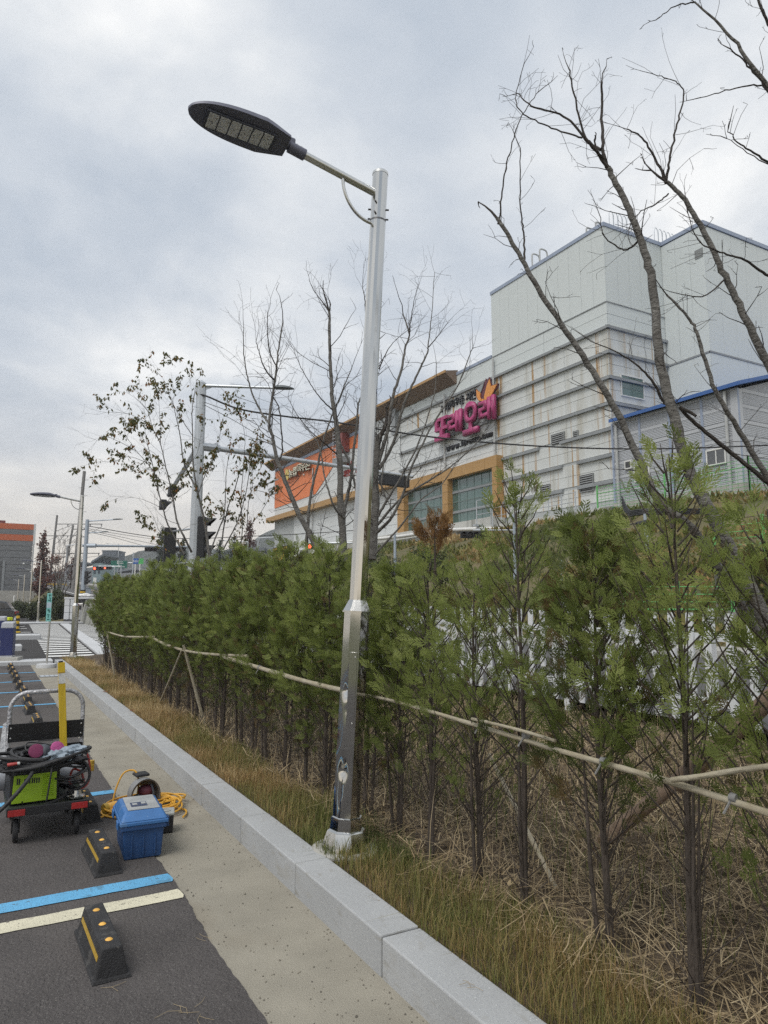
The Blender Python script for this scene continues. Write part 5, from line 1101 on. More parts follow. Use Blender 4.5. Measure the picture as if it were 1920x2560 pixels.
# ---------------------------------------------------------------- grey shed with blue roof beside the tower
XS = 27.7; YS1 = YC - .3; YS0 = onX(1843, 1000, XS).y
rib = M('ribbed_grey', (0.38, 0.395, 0.42), 0.5, 0.1, var=0.04, scale=1)
t_ = rib.node_tree; g_ = t_.nodes.new('ShaderNodeNewGeometry'); wv = t_.nodes.new('ShaderNodeTexWave'); wv.bands_direction = 'Z'; wv.inputs['Scale'].default_value = 4.2
t_.links.new(g_.outputs['Position'], wv.inputs['Vector']); bu = t_.nodes.new('ShaderNodeBump'); bu.inputs['Strength'].default_value = .5; bu.inputs['Distance'].default_value = .03; t_.links.new(wv.outputs[0], bu.inputs['Height']); t_.links.new(bu.outputs[0], t_.nodes['Principled BSDF'].inputs['Normal'])
smooth_g = M('smooth_grey', (0.44, 0.455, 0.48), 0.5, var=.04, scale=1); roof_b = M('blue_roof', (0.035, 0.11, 0.33), 0.45, var=.06, scale=1)
shd = thing('grey_shed', 'grey banded metal shed with bright blue roof edge against the tower', 'shed')
ZS0 = onX(1700, 1232, XS).z; ZS1 = onX(1600, 1040, XS).z
zA, zB = ZS0, onX(1700, 1008, XS).z
MB().prism([(XS + .06, YS0 + .06, 5.5), (XS + .06, YS0 + .06, zB - .1), (40, YS0 + .06, zB + 3.6), (40, YS0 + .06, 5.5)], (0, YS1 - YS0, 0)).build('core', rib, shd)
nb = 6; hb = (zB - zA) / nb
for k in range(nb):
    z = zA + k * hb
    for c_ in range(4):
        ya, yb = gz_(YS0, YS1, c_ / 4), gz_(YS0, YS1, (c_ + 1) / 4)
        piece('ribbed_panel', shd, rib, XS, XS + .05, ya + .04, yb - .04, z + .01, z + hb * .74); piece('plain_band', shd, smooth_g, XS - .01, XS + .05, ya + .04, yb - .04, z + hb * .76, z + hb - .01)
    for c_ in range(5): piece('ribbed_panel', shd, rib, XS + .3 + c_ * 2.4, XS + 2.6 + c_ * 2.4, YS0, YS0 + .05, z + .01, z + hb * .74); piece('plain_band', shd, smooth_g, XS + .3 + c_ * 2.4, XS + 2.6 + c_ * 2.4, YS0 - .01, YS0 + .05, z + hb * .76, z + hb - .01)
for c_ in range(5): yy = gz_(YS0, YS1, c_ / 4); piece('column_trim', shd, trim_b, XS - .03, XS + .06, yy - .06, yy + .06, zA, zB - .05)
piece('corner_trim', shd, smooth_g, XS - .035, XS + .3, YS0 - .035, YS0 + .3, zA, zB - .06)
MB().prism([(XS - .35, YS0 - .4, zB - .05), (XS - .35, YS0 - .4, zB + .12), (40, YS0 - .4, zB + 3.75), (40, YS0 - .4, zB + 3.6)], (0, YS1 - YS0 + .3, 0)).build('roof', roof_b, shd)
MB().tube([(XS - .12, YS0 + .5, zB - .1), (XS - .12, YS0 + .5, zA - .3)], .07, 8).build('drain_pipe', pipe_w, shd, smooth=True); MB().tube([(XS - .12, YS1 - .35, zB - .1), (XS - .12, YS1 - .35, zA - .6)], .07, 8).build('drain_pipe', pipe_w, shd, smooth=True)
win_x(XS - .012, 1589, 1168, 1623, 1196, dark_glass, 2, 1, shd, .07, white_f, white_f); win_x(XS - .012, 1769, 1130, 1814, 1155, dark_glass, 2, 1, shd, .07, white_f, white_f)
a = onX(1573, 1162, XS); MB().box(XS - .1, XS - .012, a.y - .22, a.y + .22, a.z - .22, a.z + .22).build('fan_housing', white_f, shd); MB().box(XS - .11, XS - .101, a.y - .15, a.y + .15, a.z - .15, a.z + .15).build('fan_grille', louv_d, shd)
struct(MB().box(XS - .1, 40, YS0 - .1, YS1, 5.4, zA - .001).build('shed_plinth', conc))
XW = XS - 1.2
struct(MB().box(XW, 40, YS0 - 1.2, YS1 + .1, 1.0, zA - .75).build('retaining_wall', conc_old))
rw = struct(MB().box(XW - 1.4, 40, -10, YS0 - 1.3, .3, zA - 1.1).build('retaining_wall', conc_old))
for r in range(10):
    for c_ in range(14): piece('facing_stone', rw, conc_old, XW - 1.46, XW - 1.39, YS0 - 1.4 - (c_ + 1) * .55, YS0 - 1.43 - c_ * .55, zA - 1.2 - (r + 1) * .5, zA - 1.23 - r * .5)
# green mesh fences
grn = M('green_steel', (0.13, 0.42, 0.13), 0.5, var=.06, scale=2)
def mesh_fence(label, pts, h, sp=2.0):
    f = thing('mesh_fence', label, 'fence', group='green mesh fences')
    for (a, c_) in zip(pts[:-1], pts[1:]):
        a, c_ = Vector(a), Vector(c_); n = max(1, round((c_ - a).length / sp)); b = MB()
        for k in range(n + 1): q_ = a.lerp(c_, k / n); MB().tube([q_, q_ + UZ * (h + .1)], .045, 6).build('post', grn, f)
        for k in range(int(h / .16) + 1): b.tube([a + UZ * (k * .16 + .05), c_ + UZ * (k * .16 + .05)], .010 if k % 7 else .022, 4, cap=False)
        m_ = int((c_ - a).length / .25)
        for k in range(m_): q_ = a.lerp(c_, k / m_); b.tube([q_ + UZ * .05, q_ + UZ * h], .006, 3, cap=False)
        stuff(b.build('wire_mesh', grn, f))
mesh_fence('green mesh fence standing on top of the retaining wall by the grey shed', [(XW + .15, YS1 + .2, zA - .74), (XW + .15, YS0 - 1.0, zA - .74), (34, YS0 - 1.0, zA - .74)], 1.5, 4.2)
pa, pb = onD(1790, 1405, 17.5), onD(2050, 1390, 15.5); pa.z = pb.z = onD(1880, 1400, 17).z
mesh_fence('green mesh fence in front of the tall concrete retaining wall at the right edge', [tuple(pa), tuple(pb)], .95, 1.1)
pa, pb = onD(1560, 1495, 15), onD(1830, 1490, 15); pa.z = pb.z = 1.45
mesh_fence('low green mesh fence at the foot of the embankment behind the hedge', [tuple(pa), tuple(pb)], .55, 1.3)
a = onD(1860, 1410, 17.2); struct(MB().box(a.x - .8, a.x + 5, a.y - .25, a.y + .25, .5, a.z).build('garden_wall', conc_old))
# slope poles
for (px, y0, y1, D, lab, cs) in ((1612, 1285, 1500, 24, 'thin grey steel pole carrying cables on the embankment', True), (1285, 1285, 1420, 27, 'grey striped pole on the embankment behind a young hedge tree', False), (987, 1335, 1480, 30, 'slim grey lamp pole beside the big lamp post', False), (1404, 1400, 1500, 22, 'short grey post low on the embankment', False)):
    r = thing('slope_pole', lab, 'pole'); a = onD(px, y0, D); c_ = onD(px + (18 if cs else 2), y1, D)
    MB().tube([a, Vector((c_.x, c_.y, min(c_.z, 1.5)))], [.055, .075], 8).build('pole', bluegrey, r, smooth=True)
    if cs:
        q0 = onD(1555, 1265, 26)
        for k in range(4): MB().tube(smooth_path([q0 + UZ * (.12 * k), q0.lerp(a, .35) + UZ * (-.25 + .06 * k), a + UZ * (.05 * k), a + RT * 2.5 + UZ * (.02 + .05 * k)], 6), .035, 6).build('cable', black_plastic, r, smooth=True)
        cc = onD(1585, 1330, 23.5); MB().tube([cc + RT * .28 * math.cos(i / 16 * 2 * PI) + UZ * .28 * math.sin(i / 16 * 2 * PI) for i in range(17)], .02, 6, cap=False).build('cable_loop', cable_m, r, smooth=True)
        MB().tube([cc + UZ * .25 + RT * .1, cc + UZ * .33 + RT * .45], .09, 8).build('splice_box', black_plastic, r, smooth=True)
# overhead cables
def wire(label, pts, r, cat='cable'):
    w = MB().tube(smooth_path(pts, 10), r, 5).build('overhead_cable', cable_m, smooth=True); return tag(w, label, cat, 'overhead cables')
wire('thick black overhead cable swooping from the signal pole across the factory', [onD(497, 985, 20.4), onD(520, 992, 20.4), onD(600, 1023, 20.5), onD(720, 1042, 21), onD(840, 1056, 21.5), onD(1100, 1095, 22.5), onD(1400, 1118, 24), onD(1700, 1121, 25), onD(2100, 1105, 27)], .028)
wire('thin upper overhead wire slanting down towards the mast arm', [onD(510, 1005, 20.4), onD(620, 1050, 20.8), onD(760, 1135, 21.5)], .009)
wire('thin lower overhead wire slanting down towards the mast arm', [onD(510, 1012, 20.4), onD(600, 1060, 20.8), onD(719, 1135, 21.3)], .009)
wire('thin wire crossing low in front of the factory from the far signal pole', [onD(220, 1315, 55), onD(420, 1345, 56), onD(640, 1340, 56), onD(900, 1325, 57), onD(1300, 1290, 60)], .03)
for k, (y0, y1, nm) in enumerate(((1322, 1353, 'upper'), (1326, 1368, 'middle'), (1330, 1382, 'lower'))): wire(f'{nm} one of three fine wires fanning out behind the far signal pole', [onD(222, y0, 70), onD(300, (y0 + y1) / 2 - 2 - 3 * k, 80), onD(420, y1, 100)], .025)

# ================================================================== VEGETATION HELPERS (numpy)
def np_mesh(name, V, Fq, tint, m):
    """quads (n,4) over vertices (n,3) with a per-vertex 'tint'"""
    me = bpy.data.meshes.new(name); V = np.asarray(V, dtype=np.float32); Fq = np.asarray(Fq, dtype=np.int32)
    me.vertices.add(len(V)); me.vertices.foreach_set('co', V.ravel()); k = Fq.shape[1]
    me.loops.add(Fq.size); me.loops.foreach_set('vertex_index', Fq.ravel()); me.polygons.add(len(Fq))
    me.polygons.foreach_set('loop_start', np.arange(0, Fq.size, k, dtype=np.int32)); me.polygons.foreach_set('loop_total', np.full(len(Fq), k, dtype=np.int32))
    me.update(calc_edges=True); a = me.attributes.new('tint', 'FLOAT', 'POINT'); a.data.foreach_set('value', np.clip(np.asarray(tint, dtype=np.float32), 0, 1)); me.materials.append(m); return me
def rhombi(A, B, N, w, t=.45):
    """flat leaf-shaped quads from A to B, widened along N x (B-A)"""
    D = B - A; S = np.cross(D, N); S /= (np.linalg.norm(S, axis=1, keepdims=True) + 1e-9); w = np.asarray(w).reshape(-1, 1); Mid = A + D * t
    V = np.stack([A, Mid + S * w, B, Mid - S * w], 1).reshape(-1, 3); return V, np.arange(len(V)).reshape(-1, 4)
def unit(v): return v / (np.linalg.norm(v, axis=-1, keepdims=True) + 1e-9)
def spray_template(rng):
    """flat thuja spray along +x in the xy plane, length 1: list of (A, B, width)"""
    S = [((0, 0), (1, 0), .016)]
    for k in range(11):
        t = .08 + k * .080; side = 1 if k % 2 else -1; L = (.50 - .36 * t) * rng.uniform(.8, 1.15); a = side * rng.uniform(.65, .9); b = (t + L * math.cos(a), L * math.sin(a)); S.append(((t, 0), b, .021))
        if L > .2:
            for q_ in (.38, .58, .78): 
                c = (t + L * q_ * math.cos(a), L * q_ * math.sin(a)); l2 = L * .38; a2 = a - side * rng.uniform(.5, .8); S.append((c, (c[0] + l2 * math.cos(a2), c[1] + l2 * math.sin(a2)), .018))
    A = np.array([[*s[0], 0] for s in S]); B = np.array([[*s[1], 0] for s in S]); W = np.array([s[2] for s in S]); return A, B, W
def make_thuja(seed, H=2.2, n_br=92, dens=1.0, dry=False, low=.50, R=.34, dt=0.0):
    rng = np.random.default_rng(seed); tpl = [spray_template(rng) for _ in range(4)]
    Vs, Ts = [], []; tw = MB()
    for i in range(n_br):
        f = (i + rng.random()) / n_br; z0 = low + (H - low - .12) * f ** .9; az = i * 2.39996 + rng.normal(0, .35)
        rad = R * (1 - .15 * math.cos(f * 6 + seed)) * (1 - max(0, (f - .30) / .70)) ** 1.1 * min(1, .55 + f * 2.5) * rng.uniform(.65, 1.2) + .06; up = rad * rng.uniform(.9, 1.7) + .05
        if f < .14 and rng.random() < .45: continue
        dirh = np.array([math.cos(az), math.sin(az), 0]); base = np.array([.02 * math.cos(az), .02 * math.sin(az), z0]); tip = base + dirh * rad + np.array([0, 0, up]); tip[2] = min(tip[2], H + rng.uniform(-.12, .06))
        mid = (base + tip) / 2 + dirh * rad * .14; tw.tube([base, mid, tip], [.0045, .003, .0012], 4, cap=False)
        ns = max(3, int((10 + 26 * rad / R) * dens * rng.uniform(.7, 1.2)))
        u = rng.random(ns) ** .7 * .85 + .15; P = base + (mid - base) * (2 * u * (1 - u))[:, None] + (tip - base) * (u * u)[:, None] 
        P += rng.normal(0, .022, P.shape)
        bd = unit(tip - base); D = unit(bd[None] * .8 + dirh[None] * .25 + rng.normal(0, .48, (ns, 3)) + np.array([0, 0, .18])); 
        rn = np.cross(bd, [0, 0, 1.0]) + rng.normal(0, .55, (ns, 3)); Nn = unit(rn - D * np.sum(rn * D, 1, keepdims=True)); S = np.cross(Nn, D)
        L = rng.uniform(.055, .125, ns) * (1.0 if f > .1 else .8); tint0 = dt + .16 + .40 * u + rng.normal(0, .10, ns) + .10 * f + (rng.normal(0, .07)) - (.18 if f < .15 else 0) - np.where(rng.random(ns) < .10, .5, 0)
        for k, (A, B, W) in enumerate(tpl):
            s = np.arange(k, ns, 4)
            if not len(s): continue
            a = P[s][:, None] + (D[s][:, None] * A[None, :, :1] + S[s][:, None] * A[None, :, 1:2]) * L[s][:, None, None]
            b = P[s][:, None] + (D[s][:, None] * B[None, :, :1] + S[s][:, None] * B[None, :, 1:2]) * L[s][:, None, None]
            nn = np.repeat(Nn[s][:, None], len(W), 1); w = (L[s][:, None] * W[None] * 1.0 + .0006)
            V, _ = rhombi(a.reshape(-1, 3), b.reshape(-1, 3), nn.reshape(-1, 3), w.ravel()); Vs.append(V)
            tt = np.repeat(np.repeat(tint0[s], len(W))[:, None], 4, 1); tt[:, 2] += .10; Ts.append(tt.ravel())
    V = np.concatenate(Vs); T_ = np.concatenate(Ts)
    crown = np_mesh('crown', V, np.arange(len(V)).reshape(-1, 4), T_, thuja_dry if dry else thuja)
    tr_ = MB(); q = random.Random(seed)
    P = [Vector((.012 * math.sin(z * 3 + seed), .012 * math.cos(z * 2.3 + seed), z)) for z in np.linspace(-.05, H - .06, 12)]
    tr_.tube(P, [.021 - .0185 * (k / 11) ** .8 for k in range(12)], 8)
    for k in range(0 if dry else q.choice((1, 2, 2, 3))):
        a = q.uniform(0, 6.28); r = q.uniform(.03, .07); hh = q.uniform(.9, 1.5)
        tr_.tube([(r * .5 * math.cos(a), r * .5 * math.sin(a), -.05), (r * math.cos(a), r * math.sin(a), hh * .4), (r * 1.6 * math.cos(a + .3), r * 1.6 * math.sin(a + .3), hh)], [.012, .009, .003], 6)
    trunk = tr_.mesh('trunk', thuja_bark, smooth=True)
    for k in range(0 if dry else 26):           # dry upright shoots below the crown
        a = q.uniform(0, 6.28); z = q.uniform(.02, .7); r = q.uniform(.02, .05); l = q.uniform(.18, .5); o = q.uniform(.05, .20)
        tw.tube([(r * .3 * math.cos(a), r * .3 * math.sin(a), z), ((r + o * .6) * math.cos(a), (r + o * .6) * math.sin(a), z + l * .55), ((r + o) * math.cos(a + .2), (r + o) * math.sin(a + .2), z + l)], [.003, .0022, .001], 4, cap=False)
    return crown, trunk, tw.mesh('branches', thuja_bark)
TV = [make_thuja(11, 2.25, 96, .62, low=.36), make_thuja(23, 2.05, 88, .58, low=.48), make_thuja(37, 2.15, 92, .62, R=.31, low=.30), make_thuja(41, 1.95, 86, .62, low=.55), make_thuja(59, 2.3, 72, .24, low=.50, R=.29, dt=.16), make_thuja(67, 2.0, 74, .27, R=.30, low=.28, dt=.12), make_thuja(71, 2.1, 96, .48, R=.22, low=.40, dt=.02)]
def hedge_tree(v, loc, rz, s, lab):
    r = thing('arborvitae', lab, 'arborvitae', loc, rz, 'arborvitae hedge behind the kerb'); c, t, w = TV[v]
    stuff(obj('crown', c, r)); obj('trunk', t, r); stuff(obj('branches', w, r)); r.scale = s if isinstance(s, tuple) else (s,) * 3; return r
q = random.Random(99)
# hand-placed near trees: (Y, X, variant, height scale, label)
near = [(.14, 2.36, 1, .95, 'arborvitae of the hedge continuing past the right edge'), (-.4, 2.36, 3, .95, 'arborvitae of the hedge continuing past the right edge'), (-.95, 2.36, 2, .95, 'arborvitae of the hedge continuing past the right edge'), (-1.5, 2.36, 0, .9, 'arborvitae of the hedge continuing past the right edge'), (-2.1, 2.36, 1, .95, 'arborvitae of the hedge continuing past the right edge'), (.62, 2.36, 2, .95, 'arborvitae of the hedge continuing past the right edge'), (1.06, 2.34, 5, .98, 'arborvitae at the right edge with foliage low over the bamboo rail'),
        (1.50, 2.40, 5, .93, 'dense arborvitae at the right edge beside the tall thin one'), (1.86, 2.33, 4, .92, 'tallest thin arborvitae with bare reddish leader, right side'),
        (2.30, 2.34, 6, .90, 'dense dark arborvitae with narrow pointed top, second large one from the right'), (2.80, 2.33, 4, .94, 'slender see-through arborvitae with wispy top before the factory window'),
        (3.22, 2.36, 5, .87, 'thin low arborvitae just right of the lamp post area'), (3.66, 2.34, 5, .90, 'bushy arborvitae right behind the steel lamp post'), (4.10, 2.38, 6, .84, 'arborvitae with dry brown tip behind the lamp post')]
for (y, x, v, s, lab) in near: hedge_tree(v, (x, y, bed_z(x, y) - .02), q.uniform(0, 6.28), (1.0, 1.0, s), lab)
ys = []; y = 4.55
while y < 17.6: ys.append(y); y += q.uniform(.40, .50)
for k, y in enumerate(ys):
    x = 2.34 + q.uniform(-.05, .05); v = q.choice((0, 1, 2, 3, 0, 1, 2, 3)); hs = {0: 2.25, 1: 2.05, 2: 2.15, 3: 1.95, 4: 2.3, 5: 2.0, 6: 2.1}[v]
    want = 1.88 + .014 * (y - 4.5) + q.uniform(-.17, .20); n = len(ys) - k
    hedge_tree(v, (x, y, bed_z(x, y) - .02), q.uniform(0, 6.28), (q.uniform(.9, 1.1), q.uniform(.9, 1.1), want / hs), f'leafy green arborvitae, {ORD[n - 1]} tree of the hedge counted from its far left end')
# second, looser row behind
for k, (y, x, v, s) in enumerate(((1.2, 3.3, 5, .85), (2.6, 3.2, 3, .80), (3.9, 3.25, 2, .75), (5.3, 3.2, 1, .85), (6.8, 3.2, 0, .80), (8.4, 3.2, 2, .82), (10.2, 3.2, 3, .90), (12.2, 3.2, 1, .85), (14.5, 3.2, 0, .85))):
    pass
# dry brown tip hung on the tree behind the post
dv = make_thuja(77, .36, 12, .35, dry=True, low=.03, R=.06); p = onX(1085, 1440, 2.30); dr = thing('dry_branch', 'dead brown arborvitae branch sticking out of the hedge below the factory window', 'branch', tuple(p)); dr.scale = (.62, .62, 1.0)
stuff(obj('dry_leaves', dv[0], dr)); obj('stem', dv[1], dr)

# ================================================================== GRASS STRIP, STRAW
rng = np.random.default_rng(5)
def blades(n, X0, X1, Y0, Y1, h0, h1, w, tintf, m, name, fall=1.0, dens=None):
    Y = Y0 + (Y1 - Y0) * rng.random(n) ** fall; X = X0 + (X1 - X0) * rng.random(n)
    if dens is not None: keep = rng.random(n) < dens(X, Y); X, Y = X[keep], Y[keep]
    n = len(X); Z = np.array([bed_z(a, b) for a, b in zip(X, Y)]) - .01; h = rng.uniform(h0, h1, n) * (.6 + .8 * rng.random(n)); az = rng.uniform(0, 2 * PI, n); lean = rng.gamma(2.0, .22, n)
    dx, dy = np.cos(az), np.sin(az); sx, sy = -dy, dx; far = 1 + Y / 9.0; ww = w * far * rng.uniform(.6, 1.3, n)
    V = np.zeros((n, 5, 3)); 
    for i, (t, k) in enumerate(((0, 1), (.55, .75))):
        cx = X + dx * lean * h * t * t; cy = Y + dy * lean * h * t * t; cz = Z + h * t * np.sqrt(np.clip(1 - (lean * .5 * t) ** 2, .1, 1))
        V[:, 2 * i] = np.stack([cx + sx * ww * k, cy + sy * ww * k, cz], 1); V[:, 2 * i + 1] = np.stack([cx - sx * ww * k, cy - sy * ww * k, cz], 1)
    V[:, 4] = np.stack([X + dx * lean * h, Y + dy * lean * h, Z + h * np.sqrt(np.clip(1 - (lean * .5) ** 2, .1, 1))], 1)
    o = np.arange(n)[:, None] * 5; q4 = o + np.array([[0, 1, 3, 2]]); t4 = o + np.array([[2, 3, 4, 4]])
    T0 = tintf(X, Y); T_ = np.stack([T0 - .12, T0 - .12, T0 + .02, T0 + .02, T0 + .15], 1)
    me = bpy.data.meshes.new(name); tri = o + np.array([[2, 3, 4]])
    faces = [tuple(f) for f in q4] + [tuple(f) for f in tri]
    me.from_pydata(V.reshape(-1, 3), [], faces); a = me.attributes.new('tint', 'FLOAT', 'POINT'); a.data.foreach_set('value', np.clip(T_.ravel(), 0, 1).astype(np.float32)); me.materials.append(m); return obj(name, me)
def gt(X, Y):
    base = np.array([.37 + .50 * nz(x, y, 1.1, 3) + .25 * nz(x, y, 4, 9) for x, y in zip(X, Y)]) + np.clip((Y - 4) * .055, -.10, .34) - .35 * np.clip((X - 2.0), -.2, .4) + rng.normal(0, .13, len(X)); return base
edge_d = lambda X, Y: np.clip(1.25 - (np.abs(X - 1.98) / (.32 + .06 * np.sin(Y * 3))) ** 2, 0, 1)
tag(blades(70000, 1.775, 2.40, 0.3, 21.0, .06, .14, .0012, gt, grass_leaf, 'grass', 1.5, edge_d), 'green and rust coloured grass verge between kerb and hedge', 'grass', kind='stuff')
def straws(n, X0, X1, Y0, Y1, l0, l1, w, name, fall, zl):
    Y = Y0 + (Y1 - Y0) * rng.random(n) ** fall; X = X0 + (X1 - X0) * rng.random(n); Z = np.array([bed_z(a, b) for a, b in zip(X, Y)]) + rng.random(n) ** 2 * zl
    az = rng.uniform(0, 2 * PI, n); el = rng.normal(.02, .22, n); L = rng.uniform(l0, l1, n); D = np.stack([np.cos(az) * np.cos(el), np.sin(az) * np.cos(el), np.sin(el)], 1); A = np.stack([X, Y, Z], 1) - D * L[:, None] / 2; A[:, 2] = np.maximum(A[:, 2], Z - .02)
    Mid = A + D * L[:, None] * .5 + np.stack([np.zeros(n), np.zeros(n), L * rng.uniform(0, .15, n)], 1); B = A + D * L[:, None] + rng.normal(0, .03, (n, 3)); S = np.stack([-np.sin(az), np.cos(az), np.zeros(n)], 1) * (w * rng.uniform(.5, 1.6, n) * (1 + Y / 12))[:, None]
    V = np.stack([A + S, A - S, Mid - S, Mid + S, B - S * .6, B + S * .6], 1); o = np.arange(n)[:, None] * 6; Fq = np.concatenate([o + np.array([[0, 1, 2, 3]]), o + np.array([[3, 2, 4, 5]])])
    t = np.repeat(np.clip(rng.normal(.52, .28, n), 0, 1)[:, None], 6, 1); return obj(name, np_mesh(name, V.reshape(-1, 3), Fq, t.ravel(), straw))
tag(straws(36000, 2.1, 5.6, .2, 18, .05, .36, .0015, 'straw_mulch', 1.7, .10), 'tangle of dry reed stalks lying on the ground under the hedge', 'straw', kind='stuff')
tag(blades(4500, 2.15, 5.4, .3, 18, .10, .42, .0012, lambda X, Y: rng.uniform(.55, 1, len(X)), straw, 'dry_stalks', 1.6), 'dry upright straw stalks standing among the hedge trunks', 'stalks', kind='stuff')
tag(blades(6000, 2.6, 5.6, .3, 18, .10, .30, .0022, lambda X, Y: rng.uniform(.0, .45, len(X)), grass_leaf, 'weeds', 1.4), 'low green weeds behind the hedge', 'weeds', kind='stuff')

# ================================================================== BAMBOO SUPPORTS
litter = np.random.default_rng(15); n = 16000; LY = .2 + 17 * litter.random(n) ** 1.7; LX = litter.uniform(2.05, 5.4, n); LZ_ = np.array([bed_z(a, b) for a, b in zip(LX, LY)]) + litter.random(n) * .03; A = np.stack([LX, LY, LZ_], 1); D_ = unit(np.stack([litter.normal(0, 1, n), litter.normal(0, 1, n), litter.normal(0, .25, n)], 1)); V, Fq = rhombi(A, A + D_ * litter.uniform(.02, .06, n)[:, None] * (1 + LY / 12)[:, None], unit(np.stack([litter.normal(0, .4, n), litter.normal(0, .4, n), np.ones(n)], 1)), litter.uniform(.004, .011, n) * (1 + LY / 12))
tag(obj('leaf_litter', np_mesh('leaf_litter', V, Fq, np.repeat(np.clip(litter.normal(.25, .22, n), 0, 1), 4), straw)), 'brown leaf litter matted on the soil under the hedge', 'litter', kind='stuff')
def bamboo(label, pts, r0, r1, nodes=True):
    r = thing('bamboo_pole', label, 'bamboo pole', group='bamboo supports tied along the hedge'); P = smooth_path(pts, 10); n = len(P); rad = []
    for i in range(n): t = i / (n - 1); rad.append((r0 + (r1 - r0) * t) * (1.0 + (.14 if (i % 9) == 4 else 0)))
    MB().tube(P, rad, 9).build('cane', bamboo_m, r, smooth=True); return r, P
tie_m = M('grey_tie', (0.22, 0.22, 0.215), .7, var=.2, scale=30)
def tie(r, p, s=.024):
    MB().tube([p + Vector((0, -.012, 0)), p + Vector((0, .012, 0))], s, 10).tube([p + Vector((0, 0, .01)), p + Vector((-.03, .02, -.05))], .004, 5).build('tie', tie_m, r, smooth=True)
XB = 2.16; XL = 2.06
r, P = bamboo('long pale bamboo rail tied across the hedge, right part in front', [onX(x, y, XB) for x, y in ((860, 1725), (1000, 1757), (1130, 1795), (1350, 1862), (1560, 1922), (1700, 1962), (2100, 2090))], .0100, .0120)
for x, y in ((1205, 1808), (1315, 1838), (1510, 1903), (1835, 1995)): tie(r, onX(x, y, XB), .0155)
r, P = bamboo('second bamboo cane lapped on the rail at the right edge', [onX(x, y, XB - .03) for x, y in ((1680, 1950), (1760, 1940), (1850, 1925), (2050, 1900))], .010, .009)
r, P = bamboo('short bamboo cane lapped over the rail right of the lamp post', [onX(x, y, XB - .025) for x, y in ((1180, 1797), (1290, 1823), (1388, 1852))], .008, .0075)
r, P = bamboo('bamboo rail tied to the hedge left of the lamp post', [onX(x, y, XL) for x, y in ((560, 1642), (650, 1670), (770, 1705), (880, 1731))], .019, .016)
for x, y in ((650, 1669), (705, 1685)): tie(r, onX(x, y, XL), .021)
r, P = bamboo('thin bamboo rail in the middle of the hedge, above the leaning stakes', [onX(x, y, XL) for x, y in ((375, 1592), (430, 1617), (500, 1633), (620, 1640))], .017, .013)
r, P = bamboo('thin bamboo rail at the far left end of the hedge', [onX(x, y, XL) for x, y in ((262, 1577), (310, 1591), (385, 1592))], .015, .017)
def stake(label, a, b, r0, r1): return bamboo(label, [a, (Vector(a) + Vector(b)) / 2, b], r0, r1)
stake('pale bamboo stake leaning right, propping the hedge rail', onX(459, 1612, 2.03), onZ(512, 1815, .16), .017, .020)
stake('thin bamboo stake leaning left, crossing the pale one', onX(455, 1625, 2.04), onZ(398, 1762, .16), .012, .013)
stake('thin bamboo stake at the far left end of the hedge', onX(268, 1578, 2.04), onZ(288, 1697, .16), .018, .018)
stake('bamboo stake slanting down to the straw between two near trunks', onX(1222, 1885, 2.6), onX(1400, 2240, 2.62), .011, .013)
for lab, a, b in (('thick brown log stake slanting out of the straw', onX(1395, 2195, 2.95), onX(1530, 2085, 3.2)), ('thick brown log prop slanting up behind the right edge of the hedge', onX(1780, 1880, 3.1), onX(1960, 1715, 3.3))):
    lg = thing('log_stake', lab, 'log stake', group='log props'); d = (Vector(b) - Vector(a)).normalized()
    MB().tube([Vector(a) - d * .25, Vector(b) + d * .5], [.044, .040], 12).build('log', log_m, lg, smooth=True)

# ================================================================== WHITE ROAD FENCE
wf_m = M('white_fence_paint', (0.70, 0.72, 0.74), .5, var=.06, scale=3)
wf = thing('white_road_fence', 'white picket guard fence seen through the hedge along the road', 'fence')
for k in range(70):
    y = .6 + k * .21; x = 5.92; zt = 1.475 + .011 * y; wide = (k % 9 == 0)
    if wide: piece('post', wf, wf_m, x - .035, x + .035, y - .04, y + .04, .38, zt + .04)
    else: piece('picket', wf, wf_m, x - .012, x + .012, y - .035, y + .035, .50, zt)
for z, nm in ((.62, 'lower_rail'), (1.22, 'upper_rail')): MB().hexa([(5.935, .5, z), (5.965, .5, z), (5.965, 15.3, z + .16), (5.935, 15.3, z + .16)], [(5.935, .5, z + .07), (5.965, .5, z + .07), (5.965, 15.3, z + .23), (5.935, 15.3, z + .23)]).build(nm, wf_m, wf)

